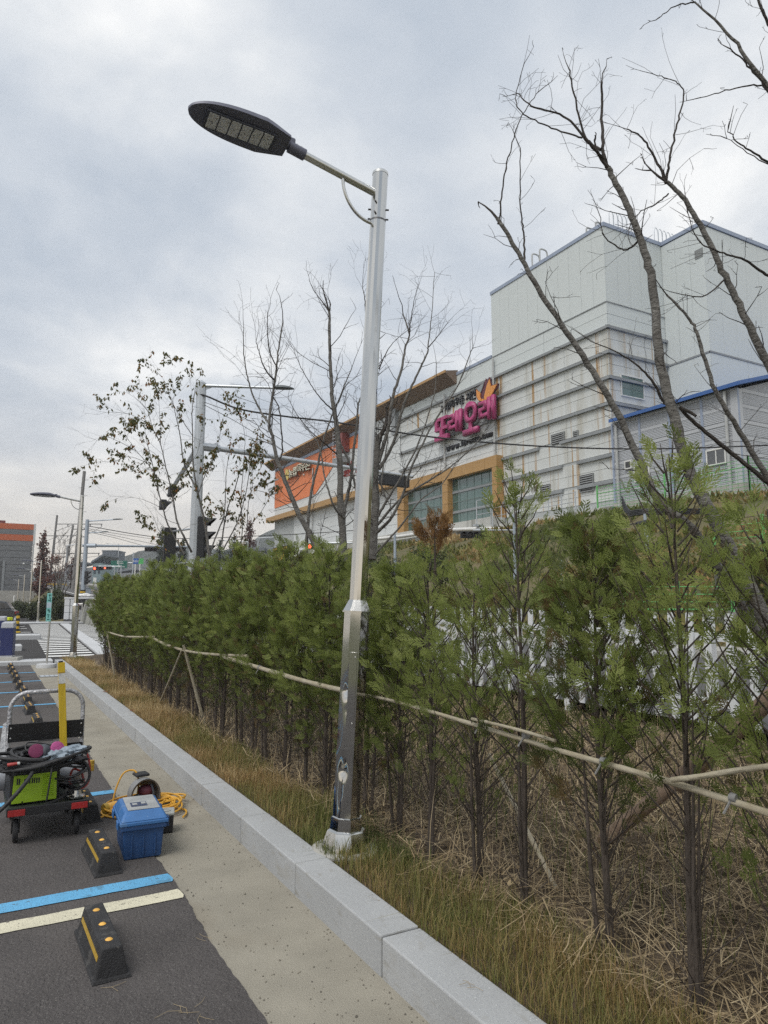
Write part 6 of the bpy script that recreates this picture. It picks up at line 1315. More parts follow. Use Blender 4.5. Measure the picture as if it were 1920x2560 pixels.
# ================================================================== TREES
def tree_twigs(b, p, d, L, r, q, lvl, leaves=None, up=.25):
    """zig-zag twig with side shoots"""
    n = max(3, int(L / .10)); P = [p.copy()]; dd = d.copy(); pts = []
    for i in range(n):
        dd = (dd + Vector((q.gauss(0, .16), q.gauss(0, .16), q.gauss(0, .14) + up * .10))).normalized(); p = p + dd * (L / n); P.append(p.copy())
        if lvl > 0 and q.random() < .55 and i > 0:
            s = (dd + Vector((q.gauss(0, .75), q.gauss(0, .75), q.gauss(0, .55)))).normalized(); tree_twigs(b, p.copy(), s, L * q.uniform(.25, .55) * (1 - .4 * i / n), r * .6, q, lvl - 1, leaves, up)
        if leaves is not None and q.random() < .8: leaves.append((p.copy(), dd.copy()))
    b.tube(P, [r, max(.0010, r * .35)], 5 if r > .006 else 4, cap=False)
def bare_tree(name, label, D, stems, seed, dens=1.0, twl=.55, leaf_frac=0.0, fork=.0, thick=1.0, base=None, cat='tree', bark_m=None):
    """stems: list of (pixel polyline [(px,py,ddepth)], r0, r1) grown in the place at distance D"""
    q = random.Random(seed); r = thing(name, label, cat); tw = MB(); L_ = [] if leaf_frac else None
    for (pl, r0, r1) in stems:
        P = [onD(x, y, D + (dd[0] if dd else 0)) for x, y, *dd in pl]; S = smooth_path(P, 7); n = len(S)
        rad = [(r0 + (r1 - r0) * (k / (n - 1)) ** .8) * thick * (1 + q.uniform(-.02, .03)) for k in range(n)]
        S = [s + Vector((q.gauss(0, .003), q.gauss(0, .003), 0)) for s in S]
        MB().tube(S, rad, 10 if r0 > .02 else 7).build('stem', bark_m or (bark if r0 > .018 else bark_d), r, smooth=True)
        for k in range(2, n):
            t = k / n
            if q.random() < dens * (.25 + .75 * t) * .62:
                d = (S[k] - S[k - 1]).normalized(); s = (d * .55 + Vector((q.gauss(0, .6), q.gauss(0, .6), q.gauss(.1, .45)))).normalized()
                tree_twigs(tw, S[k].copy(), s, twl * q.uniform(.35, 1.2), max(.0024, min(.007, rad[k] * .30)) * (1 if D > 6 else .62), q, 2, L_ if q.random() < leaf_frac else None)
        tree_twigs(tw, S[-1].copy(), (S[-1] - S[-2]).normalized(), twl * .8, max(.003, rad[-1] * .8), q, 2, L_ if q.random() < leaf_frac else None)
    stuff(tw.build('twigs', twig_m, r))
    if L_:
        A = np.array([p for p, d in L_]); n = len(A); qn = np.random.default_rng(seed); A = np.repeat(A, 2, 0); n = len(A); D_ = unit(np.stack([qn.normal(0, .5, n), qn.normal(0, .5, n), -np.abs(qn.normal(.75, .3, n))], 1)); A += qn.normal(0, .02, A.shape)
        N_ = unit(qn.normal(0, 1, (n, 3))); V, Fq = rhombi(A, A + D_ * qn.uniform(.075, .14, n)[:, None], N_, qn.uniform(.018, .032, n)); T_ = np.repeat(np.clip(.12 + qn.beta(2, 3, n) + np.where(qn.random(n) < .07, .5, 0), 0, 1), 4)
        stuff(obj('leaves', np_mesh('leaves', V, Fq, T_, tree_leaf), r))
    return r
# multi-stem bare tree at the right, trunks leaning left
R_ = [([(1990, 1760, .3), (1880, 1560, .2), (1745, 1340, .1), (1648, 1255, 0), (1590, 1130, 0), (1520, 990, 0), (1430, 850, 0), (1345, 720, 0), (1290, 620, 0), (1243, 545, 0)], .042, .015),
      ([(1985, 1720, .0), (1880, 1480, 0), (1790, 1310, 0), (1722, 1170, 0), (1685, 1040, 0), (1650, 900, 0), (1630, 700, 0), (1600, 600, 0), (1562, 500, 0), (1520, 420, 0)], .060, .022),
      ([(1520, 420, 0), (1508, 370, 0), (1505, 270, .1), (1504, 205, .1)], .017, .009), ([(1515, 405, 0), (1465, 350, -.1), (1410, 290, -.1), (1330, 265, -.1), (1295, 232, 0)], .014, .004),
      ([(1500, 375, 0), (1465, 345, .1), (1440, 260, .1), (1421, 170, .1)], .013, .006), ([(1455, 345, .0), (1380, 320, .1), (1310, 285, .1), (1290, 245, .2), (1305, 180, .2)], .008, .003),
      ([(2060, 1500, .3), (1990, 1330, .3), (1915, 1190, .3), (1850, 1080, .25), (1790, 980, .2), (1748, 850, .2), (1725, 800, .2), (1665, 735, .2)], .034, .008),
      ([(2080, 1230, .1), (1990, 1050, .1), (1915, 900, .1), (1860, 790, .1), (1812, 690, .1), (1765, 590, .1), (1712, 500, .1), (1668, 455, .1)], .042, .016),
      ([(1665, 458, .1), (1640, 400, .1), (1605, 345, .1), (1567, 322, .1)], .014, .005), ([(1665, 455, .1), (1675, 390, .1), (1695, 300, .15), (1709, 235, .2), (1690, 205, .2), (1630, 185, .2)], .012, .003),
      ([(1670, 485, .1), (1640, 510, 0), (1600, 530, 0), (1575, 560, 0)], .007, .003), ([(1310, 660, 0), (1310, 590, .1), (1300, 520, .1), (1302, 370, .1)], .010, .004), ([(1248, 560, 0), (1255, 480, 0), (1275, 380, 0), (1300, 300, 0), (1345, 230, 0)], .008, .003),
      ([(1740, 1040, .25), (1700, 1020, .3), (1765, 1080, .3), (1850, 1150, .3), (1930, 1215, .3)], .012, .020), ([(1662, 1010, .1), (1620, 940, .1), (1560, 890, .1), (1470, 850, .1)], .014, .003),
      ([(1810, 700, .1), (1760, 740, 0), (1700, 735, 0)], .008, .003), ([(1920, 690, .1), (1860, 650, 0), (1800, 630, 0), (1745, 600, 0), (1720, 530, 0)], .012, .003), ([(1600, 600, 0), (1560, 625, .1), (1510, 590, .1), (1500, 540, .1)], .010, .003)]
bare_tree('bare_tree', 'bare many-stemmed tree leaning left at the right side, before the grey tower', 4.1, R_, 31, dens=1.1, twl=.24, thick=.76)
# overhanging branches at the top right corner
bare_tree('bare_tree', 'bare branches of a nearer tree hanging into the top right corner', 3.2, [([(2350, 760, .3), (2100, 380, .1), (1920, 215, 0), (1830, 95, 0), (1738, 5, 0)], .020, .004), ([(1738, 5, 0), (1690, 15, 0), (1650, 42, 0)], .004, .002), ([(2000, 330, 0), (1920, 225, 0), (1870, 165, 0), (1825, 120, 0)], .008, .003), ([(2050, 200, .2), (1960, 110, .2), (1920, 60, .2), (1890, -20, .2)], .012, .006), ([(2020, 240, 0), (1920, 213, 0), (1840, 220, 0), (1755, 243, 0)], .006, .002), ([(2050, 480, 0), (1920, 405, 0), (1850, 360, 0), (1818, 325, 0)], .008, .002), ([(2050, 470, 0), (1900, 400, 0), (1820, 345, 0)], .004, .0015)], 8, dens=.6, twl=.13, base=None)
# middle tree behind the lamp post
s = .40989; o_ = lambda L: [(560 + a * s, 640 + b_ * s, *(c or [0])) for a, b_, *c in L]
Mid = [([(728, 1900, 0), (725, 1700, 0), (712, 1560, 0), (705, 1250, 0), (690, 1060, 0), (665, 900, 0), (655, 760, 0), (645, 560, 0), (643, 340, 0)], .075, .022), ([(643, 345, 0), (615, 300, .1), (578, 252, .1)], .018, .008), ([(643, 340, 0), (648, 290, 0), (640, 268, 0)], .015, .008),
       ([(728, 1680, 0), (735, 1540, .2), (770, 1380, .3), (790, 1200, .3), (812, 1010, .3), (820, 900, .3), (870, 800, .4)], .040, .012), ([(735, 1600, 0), (690, 1560, -.2), (650, 1470, -.3), (610, 1330, -.3), (590, 1200, -.3), (560, 1120, -.3), (490, 1040, -.3)], .022, .006),
       ([(600, 1850, 0), (545, 1740, 0), (500, 1650, 0), (455, 1570, 0), (400, 1440, 0), (345, 1300, 0), (320, 1230, 0), (295, 1100, 0), (275, 1020, 0), (300, 830, 0), (320, 690, 0), (330, 590, .1), (360, 390, .1)], .062, .012),
       ([(275, 1020, 0), (225, 950, .2), (170, 830, .2), (135, 700, .2), (120, 560, .2), (120, 430, .2)], .022, .006), ([(310, 760, 0), (250, 690, -.2), (215, 590, -.2), (195, 520, -.2)], .016, .006), ([(325, 680, 0), (285, 600, .1), (265, 470, .1), (268, 345, .1)], .014, .006),
       ([(325, 1260, 0), (355, 1200, .2), (350, 1060, .2), (335, 930, .2), (300, 860, .2)], .016, .010), ([(500, 1840, .1), (510, 1660, .1), (525, 1480, .1), (570, 1280, .1), (600, 1150, .1), (640, 1020, .1), (690, 900, .1), (780, 680, .1)], .034, .008),
       ([(840, 1560, .3), (800, 1400, .2), (760, 1250, .2), (700, 1120, .2), (680, 1000, .1)], .026, .012), ([(690, 1210, 0), (600, 1130, -.2), (520, 1060, -.2), (440, 960, -.3), (390, 860, -.3)], .014, .004), ([(665, 940, 0), (600, 880, -.2), (540, 800, -.2), (470, 680, -.3), (420, 560, -.3)], .014, .004),
       ([(900, 1850, .4), (915, 1650, .4), (925, 1500, .4), (920, 1350, .4), (935, 1150, .4), (950, 1100, .4)], .085, .060), ([(940, 1260, .4), (1000, 1060, .4), (1030, 860, .4), (1080, 700, .4), (1105, 560, .5), (1130, 480, .5), (1090, 350, .5)], .040, .012), ([(1130, 480, .5), (1140, 400, .5), (1160, 265, .5)], .014, .006),
       ([(945, 1300, .4), (1030, 1150, .4), (1100, 900, .3), (1180, 720, .3), (1240, 590, .3), (1245, 540, .3), (1265, 380, .3), (1285, 100, .3)], .036, .004), ([(1245, 560, .3), (1310, 480, .3), (1370, 400, .3)], .012, .004), ([(930, 1600, .4), (1000, 1480, .3), (1080, 1350, .2), (1190, 1130, .2), (1280, 850, .2), (1295, 640, .2)], .030, .006),
       ([(935, 1640, .4), (1080, 1480, .2), (1250, 1370, .1), (1400, 1270, .1), (1530, 1150, .1), (1610, 1040, .1)], .028, .004), ([(915, 1700, .4), (1010, 1610, .2), (1080, 1480, .1), (1160, 1250, 0), (1290, 1000, 0), (1420, 800, 0), (1500, 600, 0), (1520, 560, 0)], .034, .006), ([(890, 1850, .4), (1050, 1680, .2), (1200, 1490, .1), (1330, 1390, .1), (1420, 1250, .1)], .024, .005),
       ([(900, 700, .5), (870, 420, .5), (860, 280, .5), (845, 180, .5)], .022, .006), ([(945, 690, .5), (1000, 570, .5), (1060, 500, .5)], .014, .004), ([(925, 1300, .5), (905, 1000, .6), (890, 800, .6), (900, 690, .5)], .05, .022), ([(1000, 1500, .3), (960, 1380, .3), (1000, 1100, .3), (960, 1000, .3)], .02, .006)]
bare_tree('bare_tree', 'large bare tree with many spreading stems behind the steel lamp post', 9.9, [(o_(pl), a, b_) for pl, a, b_ in Mid], 17, dens=1.0, twl=.62, thick=.80)
# leafy tree before the signal pole
s2 = .30139; o2 = lambda L: [(220 + a * s2, 880 + b_ * s2, *(c or [0])) for a, b_, *c in L]
Lf = [([(1030, 1800, 0), (1000, 1650, 0), (975, 1450, 0), (930, 1250, 0), (900, 1120, 0), (870, 900, 0), (868, 700, 0), (865, 480, 0), (890, 300, 0)], .060, .008), ([(895, 1120, 0), (840, 1020, .3), (790, 900, .3), (765, 700, .3), (735, 560, .3), (700, 400, .3)], .035, .008), ([(860, 1660, 0), (800, 1540, -.3), (740, 1410, -.3), (710, 1240, -.3), (680, 1100, -.3), (640, 930, -.3), (600, 760, -.3), (540, 640, -.3), (500, 500, -.3)], .040, .008),
      ([(800, 1680, .2), (720, 1540, .2), (650, 1400, .2), (620, 1280, .2), (580, 1150, .2), (560, 1030, .2), (490, 920, .2), (400, 820, .2), (310, 690, .2)], .034, .006), ([(560, 1030, .2), (520, 870, 0), (480, 700, 0), (470, 560, 0)], .016, .004), ([(600, 770, -.3), (600, 620, -.2), (590, 430, -.2)], .014, .004), ([(820, 1760, .2), (700, 1620, .3), (600, 1500, .3), (550, 1380, .3)], .016, .005),
      ([(540, 640, -.3), (440, 560, -.4), (320, 510, -.4), (150, 500, -.4)], .012, .003), ([(500, 500, -.3), (440, 420, -.4), (330, 340, -.4)], .010, .003), ([(400, 820, .2), (250, 740, .3), (130, 700, .3), (50, 760, .3)], .011, .003), ([(490, 920, .2), (350, 870, .1), (230, 900, .1), (100, 910, .1)], .010, .003), ([(620, 1300, .2), (520, 1250, .1), (420, 1215, .1), (290, 1200, .1)], .010, .003), ([(640, 950, -.3), (560, 850, -.4), (480, 800, -.4)], .010, .004),
      ([(905, 1200, 0), (960, 1050, .3), (1010, 930, .3), (1070, 780, .3), (1100, 640, .3), (1080, 480, .3)], .020, .005), ([(1000, 1700, 0), (1080, 1480, .4), (1130, 1350, .4), (1140, 1150, .4), (1150, 980, .4), (1170, 860, .4)], .030, .007), ([(1110, 1580, .4), (1150, 1330, .5), (1220, 1130, .5), (1260, 1000, .5), (1330, 900, .5), (1400, 700, .5)], .028, .006), ([(1120, 1640, .3), (1230, 1430, .3), (1290, 1250, .3), (1330, 1050, .3), (1350, 900, .3), (1400, 840, .3)], .026, .006),
      ([(1260, 1640, .3), (1280, 1480, .3), (1270, 1200, .3), (1290, 950, .3), (1300, 700, .3), (1270, 560, .3)], .022, .005), ([(1240, 1620, .3), (1340, 1450, .3), (1440, 1320, .3), (1530, 1150, .3), (1560, 1000, .3)], .016, .004), ([(1320, 1480, .2), (1330, 1250, .2), (1365, 1100, .2), (1355, 930, .2)], .016, .005), ([(870, 700, 0), (780, 560, 0), (690, 400, .1), (640, 250, .1), (560, 150, .1)], .014, .003)]
bare_tree('autumn_tree', 'slender tree with the last drooping leaves in front of the signal pole', 18.0, [(o2(pl), a, b_) for pl, a, b_ in Lf], 52, dens=1.0, twl=.75, leaf_frac=.42, thick=.75)

# ================================================================== BACKGROUND
def leafy(name, label, loc, blobs, n, size, m, seed, trunk=None, group=None, cat='tree', tr_m=None):
    """foliage as leaf-sized faces scattered through clumps; blobs: (x, y, z, rx, ry, rz)"""
    qn = np.random.default_rng(seed); r = thing(name, label, cat, loc, 0, group); Ps = []; Ts = []
    w = np.array([b[3] * b[5] for b in blobs]); w = w / w.sum()
    for bl, wk in zip(blobs, w):
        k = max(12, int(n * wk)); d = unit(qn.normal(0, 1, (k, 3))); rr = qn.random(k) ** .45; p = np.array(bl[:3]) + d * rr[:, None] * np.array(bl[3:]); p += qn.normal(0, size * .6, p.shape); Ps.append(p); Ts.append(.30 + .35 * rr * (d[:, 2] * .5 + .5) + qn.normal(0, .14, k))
    P = np.concatenate(Ps); T_ = np.concatenate(Ts); k = len(P); D_ = unit(qn.normal(0, 1, (k, 3))); N_ = unit(qn.normal(0, 1, (k, 3)))
    V, Fq = rhombi(P, P + D_ * (size * qn.uniform(.6, 1.4, k))[:, None], N_, size * qn.uniform(.22, .4, k)); stuff(obj('crown', np_mesh('crown', V, Fq, np.repeat(T_, 4), m), r))
    if trunk: MB().tube([(0, 0, -.5), (0, 0, trunk[0])], [trunk[1], trunk[1] * .4], 7).build('trunk', tr_m or bark_d, r, smooth=True)
    return r
def cone_blobs(h, rb, n, q, z0=.6): 
    out = []
    for k in range(n): f = (k + .5) / n; rr = rb * (1 - f) ** .8 + .1; a = k * 2.4; out.append((rr * .45 * math.cos(a), rr * .45 * math.sin(a), z0 + (h - z0) * f, rr * .75, rr * .75, h / n * 1.1))
    return out
q = random.Random(12)
def ground_at(x, y): return 0
def put_tree(kind, px, ytop, ybot, D, wpx, lab, seed, n=2600, m=None, group=None):
    b0 = onD(px, ybot, D); h = onD(px, ytop, D).z - b0.z; R0 = wpx / 2 / F * D
    if kind == 'cone': return leafy('conifer_tree', lab, tuple(b0), cone_blobs(h, R0, 12, q), n, h * .035, m or con_leaf, seed, (h * .95, R0 * .12), group)
    bl = []; qq = random.Random(seed)
    for k in range(9): f = qq.random(); a = qq.uniform(0, 6.28); rr = R0 * (.7 if f < .7 else .4) * qq.random() ** .5; bl.append((rr * math.cos(a), rr * math.sin(a), h * (.38 + .55 * f), R0 * qq.uniform(.3, .5), R0 * qq.uniform(.3, .5), h * qq.uniform(.09, .16)))
    return leafy('broadleaf_tree', lab, tuple(b0), bl, n, h * .035, m or bush_leaf, seed, (h * .7, R0 * .08), group)
for a in (('cone', 584, 1335, 1420, 95, 58, 'dark green conifer behind the leafy tree, right of the signal head', 1), ('cone', 615, 1352, 1425, 100, 40, 'small dark conifer beside the rust coloured one', 2), ('cone', 548, 1350, 1425, 105, 50, 'dark conifer left of the tallest dark conifer', 3), ('cone', 402, 1318, 1420, 140, 34, 'slim brown conifer behind the black signal board', 4), ('cone', 455, 1348, 1425, 120, 30, 'dark conifer beside the black signal board', 5)): put_tree(*a, group='conifers behind the crossing')
put_tree('cone', 622, 1300, 1420, 110, 46, 'tall rust red conifer left of the factory corner', 6, m=red_leaf, group='conifers behind the crossing')
put_tree('cone', 100, 1332, 1500, 90, 42, 'rust red conifer beside the orange-striped building', 7, m=red_leaf, group='conifers behind the crossing')
put_tree('round', 135, 1390, 1490, 80, 60, 'thin red-leaved tree above the bank bushes, left of the poles', 8, 1500, red_leaf)
put_tree('round', 175, 1390, 1490, 85, 60, 'bare brownish tree above the bank behind the lamp post', 9, 1000, red_leaf)
bare_tree('bare_shrub', 'bare upright shrub on the bank left of the granite kiosk', 62, [([(150, 1490, 0), (140, 1440, 0), (125, 1400, 0)], .08, .02), ([(150, 1490, 0), (155, 1430, 0), (160, 1385, 0)], .08, .02), ([(152, 1490, 0), (170, 1440, 0), (185, 1400, 0)], .08, .02), ([(152, 1490, 0), (145, 1420, 0), (150, 1370, 0)], .07, .02), ([(155, 1495, 0), (180, 1450, 0), (195, 1420, 0)], .06, .02)], 91, dens=1.4, twl=2.2, thick=1.0)
for k, (px, yt, yb, D, w, lab) in enumerate(((120, 1464, 1545, 57, 70, 'big dark rounded bush on the bank beside the first far lamp post'), (88, 1500, 1552, 60, 50, 'low green bush on the bank at the lamp row'), (60, 1505, 1552, 68, 40, 'small green bush between the second and third far lamp posts'), (148, 1500, 1556, 55, 30, 'green bush touching the granite kiosk'), (35, 1500, 1545, 80, 40, 'green bush behind the farthest lamp posts'))):
    b0 = onD(px, yb, D); h = onD(px, yt, D).z - b0.z; R0 = w / 2 / F * D; qq = random.Random(k + 60)
    leafy('bush', lab, tuple(b0), [(qq.uniform(-.5, .5) * R0, qq.uniform(-.5, .5) * R0, h * qq.uniform(.25, .68), R0 * .62, R0 * .6, h * .32) for _ in range(7)], 6000, .16, bush_leaf, 60 + k, None, 'bushes on the bank', 'bush')
# scrub on the factory embankment
qn = np.random.default_rng(77); n = 42000; X = qn.uniform(14.6, 26.6, n); Y = qn.uniform(2, 80, n); keep = np.array([nz(x, y, .5, 5) > -.15 for x, y in zip(X, Y)]); X, Y = X[keep], Y[keep]; n = len(X)
Z = np.array([bank_z(x, y) for x, y in zip(X, Y)]); A = np.stack([X, Y, Z - .02], 1); D_ = unit(np.stack([qn.normal(0, .5, n), qn.normal(0, .5, n), np.abs(qn.normal(.8, .3, n))], 1)); L = qn.uniform(.15, .42, n); pt = np.array([nz(x, y, .22, 8) for x, y in zip(X, Y)])
V, Fq = rhombi(A, A + D_ * L[:, None], unit(qn.normal(0, 1, (n, 3))), L * .22); T_ = np.repeat(np.clip(.30 + pt * .9 + qn.normal(0, .14, n), 0, 1), 4)
tag(obj('bank_scrub', np_mesh('bank_scrub', V, Fq, T_, grass_leaf)), 'green and dry scrub covering the embankment below the factory', 'scrub', kind='stuff')
for k, (px, py, D, lab, m) in enumerate(((1640, 1420, 21, 'orange-brown shrub low on the embankment', grass_leaf), (1120, 1400, 27, 'green shrub on the embankment below the big windows', bush_leaf), (1000, 1420, 30, 'green shrub on the embankment right of the lamp post', bush_leaf), (1480, 1450, 20, 'pale dry shrub on the lower embankment', grass_leaf), (900, 1400, 34, 'dark green shrub behind the lamp post', bush_leaf), (1880, 1440, 17, 'dry brown shrub by the garden wall at the right edge', grass_leaf))):
    b0 = onD(px, py + 45, D); leafy('slope_shrub', lab, tuple(b0), [(q.uniform(-.7, .7), q.uniform(-.7, .7), q.uniform(.2, .9), .7, .7, .5) for _ in range(6)], 2200, .12, m, 300 + k, None, 'shrubs on the embankment', 'shrub')

# left grey building with two orange stripes
lb = thing('striped_warehouse', 'dark grey warehouse with two orange stripes at the left edge', 'building'); DL = 100; e1 = onD(72, 1512, DL); ux = -RT; grey_p = M('grey_panel', (0.165, 0.172, 0.18), .55, var=.05, scale=.3); org2 = M('orange_stripe', (0.48, 0.12, 0.045), .55)
def LZ(y): return onD(40, y, DL).z
Wd = 40
def lbox(name, m, a0, a1, d0, d1, z0, z1): 
    def P(a, d, z): return Vector((e1.x - a, e1.y + d, z))
    return MB().hexa([P(a1, d0, z0), P(a0, d0, z0), P(a0, d1, z0), P(a1, d1, z0)], [P(a1, d0, z1), P(a0, d0, z1), P(a0, d1, z1), P(a1, d1, z1)]).build(name, m, lb)
lbox('core', grey_p, .1, Wd, .1, 40, 1.5, LZ(1311)); ys_ = [1480, 1463, 1446, 1429, 1412, 1395, 1378, 1366]
for a, b_ in zip(ys_[:-1], ys_[1:]): lbox('wall_panel', grey_p, 0, Wd, 0, .09, LZ(a) + .03, LZ(b_) - .03)
lbox('orange_stripe', org2, 0, Wd, -.02, .09, LZ(1353) , LZ(1338)); lbox('wall_panel', grey_p, 0, Wd, 0, .09, LZ(1338) + .02, LZ(1325) - .02); lbox('orange_stripe', org2, 0, Wd, -.02, .09, LZ(1325), LZ(1311)); lbox('wall_panel', grey_p, 0, Wd, 0, .09, LZ(1366) + .02, LZ(1353) - .02)
lbox('parapet', M('maroon_coping', (.20, .05, .05), .6), 3.6, Wd, -.03, 1, LZ(1311) + .01, LZ(1305)); lbox('corner_trim', pan_w, -.28, -.001, -.08, 1, LZ(1360), LZ(1310)); lbox('drain_pipe', pipe_w, -.2, -.02, -.2, -.09, 2, LZ(1360))
lbox('door', M('door_grey', (.10, .105, .11), .5), 3.6, 9, -.06, -.001, LZ(1480), LZ(1405)); lbox('door_frame', trim_g, 3.3, 3.599, -.08, -.001, LZ(1480), LZ(1403)); MB().ellip((e1.x - 1.0, e1.y - .2, LZ(1410)), (.14, .12, .14), 10, 6).build('wall_lamp', white_f, lb)
struct(MB().box(e1.x - 40, e1.x + 2.2, e1.y - 3, e1.y - 2.6, 0, LZ(1478)).build('retaining_wall', conc)); struct(MB().box(e1.x - 40, e1.x + .5, e1.y - 9, e1.y - 8.6, 0, 1.75).build('retaining_wall', conc))
yg = thing('yellow_gate_rail', 'yellow barrier posts at the corner of the striped warehouse', 'barrier', (e1.x + 2.0, e1.y - 2.8, LZ(1478)))
for k in range(4): MB().tube([(k * .8, 0, 0), (k * .8, 0, 1.1)], .06, 8).build('post', hazard_y, yg)
MB().tube([(0, 0, .95), (2.4, 0, .95)], .05, 8).build('rail', hazard_y, yg)
wp = thing('white_marker_post', 'slim white marker post before the warehouse retaining wall', 'post', (e1.x - 2.1, e1.y - 8.3, 1.0)); MB().tube([(0, 0, -1), (0, 0, 1.7)], .12, 8).build('post', white_f, wp); MB().lathe([(.13, 1.7), (.05, 1.78)], 8).build('cap', white_f, wp)
# utility poles
pole_m = M('concrete_pole', (0.20, 0.195, 0.19), .9, var=.1, scale=1)
def utility(label, px, yt, D, arms, r=.16, lean=0, group='utility poles along the road'):
    t = onD(px, yt, D); b0 = Vector((t.x - RT.x * lean, t.y - RT.y * lean, .5)); u = thing('utility_pole', label, 'utility pole', group=group)
    MB().tube([b0, t], [r * 1.4, r], 8).build('pole', pole_m, u, smooth=True)
    for (dz, l0, l1, n) in arms:
        c = t - UZ * dz; MB().tube([c - RT * l0, c + RT * l1], .07, 6).build('cross_arm', pole_m, u)
        MB().tube([c + RT * l1 * .4, c - UZ * 1.1], .04, 5).build('brace', pole_m, u)
        for k in range(n): cc = c + RT * (l1 * (k + 1) / n * .98); MB().lathe([(.05, -.35), (.10, -.28), (.06, -.2), (.10, -.12), (.05, 0)], 8, tuple(cc)).build('insulator', bolt_m, u, smooth=True)
    return u, t
u1, t1 = utility('utility pole with two long cross arms and insulators, left of the far lamp post', 143, 1288, 110, ((1.4, .2, 7.2, 4), (6.0, .2, 7.0, 3), (12.3, 1.8, 4.4, 4)), .15, .8)
u2, t2 = utility('shorter utility pole at the far left with one cross arm', 113, 1326, 130, ((1.0, .1, 6.5, 3),), .14, .8)
u3, t3 = utility('plain leaning utility pole just left of the second lamp post', 183, 1313, 105, ((.6, .1, 2.0, 1),), .15, 1.6)
u4, t4 = utility('tall utility pole with climbing bolts directly behind the second lamp post', 211, 1178, 78, (), .17, .6)
for k in range(8): cc = t4 - UZ * (1 + k * .9) ; MB().tube([cc - RT * (.5 if k % 2 else .1), cc + RT * (.1 if k % 2 else .5)], .025, 5).build('climbing_bolt', bolt_m, u4)
for k in range(6): a = t1 - UZ * (1.8 if k < 3 else 6.4) + RT * (2.4 * (k % 3 + 1)); wire(f'{ORD[k]} of the fine power lines hanging between the cross-armed utility poles', [a, (a + t2) / 2 - UZ * 2.5, t2 - UZ * 1.4 + RT * (2 * (k % 3 + 1))], .03)
wire('power line from the leaning utility pole to the right', [t3 - UZ * .6 + RT * 2, onD(197, 1330, 100), onD(212, 1345, 95)], .03)
for (px, yt, D, dirx, lab) in ((168, 1363, 95, 1, 'thin street lamp far left between the utility poles'), (297, 1360, 170, -1, 'thin distant street lamp behind the green road sign'), (620, 1355, 75, -1, 'slim white street lamp left of the factory corner'), (645, 1345, 100, 1, 'far slim street lamp near the factory corner')):
    r = thing('road_lamp', lab, 'street lamp'); t = onD(px, yt, D); MB().tube([(t.x, t.y, .5), t], [.11, .07], 8).build('pole', galv, r, smooth=True); road_lamp(r, t, t + RT * dirx * 2.6 + UZ * .15, .05, .7)
# distant houses and sheds down the road
hs_m = [M('house_teal', (.22, .29, .31), .7, var=.06, scale=.3), M('house_grey', (.26, .27, .29), .7, var=.06, scale=.3), M('house_white', (.45, .46, .46), .7, var=.06, scale=.3), M('house_dark', (.10, .12, .15), .7, var=.1, scale=.3)]
hw_m = M('house_window', (.06, .08, .10), .3); hr_m = M('house_roof', (.17, .19, .22), .7, var=.1, scale=.3)
def house(lab, px0, px1, yt, yb, D, m, gable=0.0, nw=3, nf=2, dep=9):
    a, c = onD(px0, yb, D), onD(px1, yb, D); w = (c - a).length; zt = onD((px0 + px1) / 2, yt, D).z; r = thing('distant_house', lab, 'house', tuple(((a + c) / 2).to_2d()) + (0,), -YAW, 'houses down the road')
    MB().box(-w / 2, w / 2, 0, dep, -2, zt).build('wall', m, r)
    if gable: MB().prism([(-w / 2 - .3, -.3, zt + .01), (w / 2 + .3, -.3, zt + gable), (w / 2 + .3, -.3, zt + gable + .4), (-w / 2 - .3, -.3, zt + .41)], (0, dep + .6, 0)).build('roof', hr_m, r)
    else: MB().box(-w / 2 - .2, w / 2 + .2, -.2, dep + .2, zt + .01, zt + .4).build('roof', hr_m, r)
    for i in range(nw):
        for j in range(nf): x = -w / 2 + w * (i + .5) / nw; z = zt - 1.6 - j * 3.0; MB().box(x - w / nw * .25, x + w / nw * .25, -.06, -.005, z - .6, z + .6).build('window', hw_m, r)
house('teal-grey workshop with sloping roof behind the far signal pole', 228, 250, 1408, 1490, 150, hs_m[0], 1.6, 2, 2)
house('dark blue-grey block behind the green road sign', 250, 285, 1378, 1490, 260, hs_m[3], 0, 4, 4)
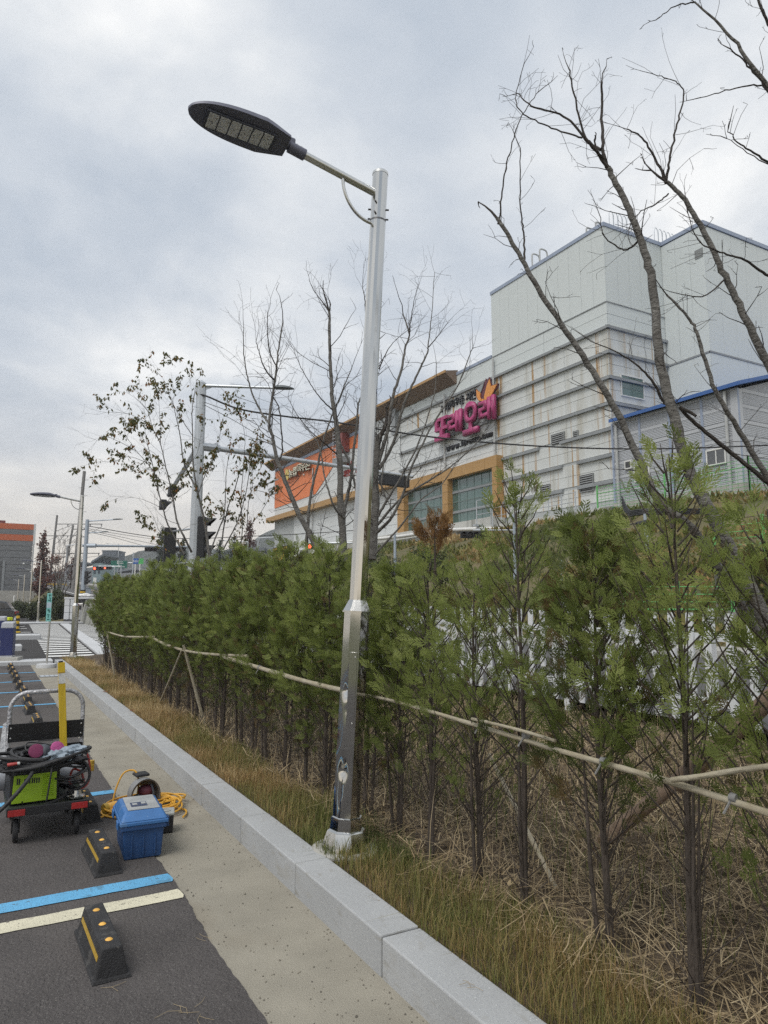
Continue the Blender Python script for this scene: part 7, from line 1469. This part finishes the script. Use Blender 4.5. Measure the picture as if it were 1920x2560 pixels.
house('grey house left of the green road sign', 160, 200, 1418, 1480, 200, hs_m[1], 1.2, 3, 2)
house('low pale shed to the right of the signboard', 365, 410, 1440, 1500, 160, hs_m[2], 1.0, 3, 1)
house('white container cabin before the factory corner', 612, 655, 1378, 1440, 80, hs_m[2], 0, 3, 1, 4)
house('grey roof beyond the road, right of the far signal pole', 285, 330, 1432, 1490, 190, hs_m[1], .8, 3, 1)
house('pale apartment block low on the hill', 318, 350, 1420, 1490, 300, hs_m[2], 0, 4, 3)
# small white notice board down the road
nb_ = thing('notice_board', 'small white notice board on a post beyond the far signal', 'sign', tuple(onD(237, 1450, 100))); MB().box(-.22, .22, -.03, .03, -.35, .35).xf(Matrix.Rotation(-YAW, 4, 'Z')).build('board', white_f, nb_); MB().tube([(0, .05, .3), (0, .05, -2.5)], .05, 6).build('post', galv, nb_)

# ================================================================== HAZE
hz = MB().box(-900, 900, -60, 860, -2.0, 100).build('haze', None); hz['kind'] = 'stuff'; hz['label'] = 'thin grey haze over the whole place'; hz['category'] = 'haze'
hm = bpy.data.materials.new('haze'); hm.use_nodes = True; t = hm.node_tree; t.nodes.clear(); pv = t.nodes.new('ShaderNodeVolumePrincipled'); pv.inputs['Color'].default_value = (0.86, 0.88, 0.93, 1); pv.inputs['Density'].default_value = .0007; pv.inputs['Anisotropy'].default_value = .2
ot = t.nodes.new('ShaderNodeOutputMaterial'); t.links.new(pv.outputs[0], ot.inputs['Volume']); hz.data.materials.append(hm)

# ================================================================== settle the empties of world-built things at their base
bpy.context.view_layer.update()
for r in [o for o in bpy.data.objects if o.type == 'EMPTY' and o.parent is None and o.location.length < 1e-9 and o.children]:
    pts = [o.matrix_world @ Vector(c) for o in r.children if o.type == 'MESH' for c in o.bound_box]
    lo = Vector([min(p[i] for p in pts) for i in range(3)]); hi = Vector([max(p[i] for p in pts) for i in range(3)]); c = Vector(((lo.x + hi.x) / 2, (lo.y + hi.y) / 2, lo.z))
    r.location = c
    for o in r.children: o.location = o.location - c
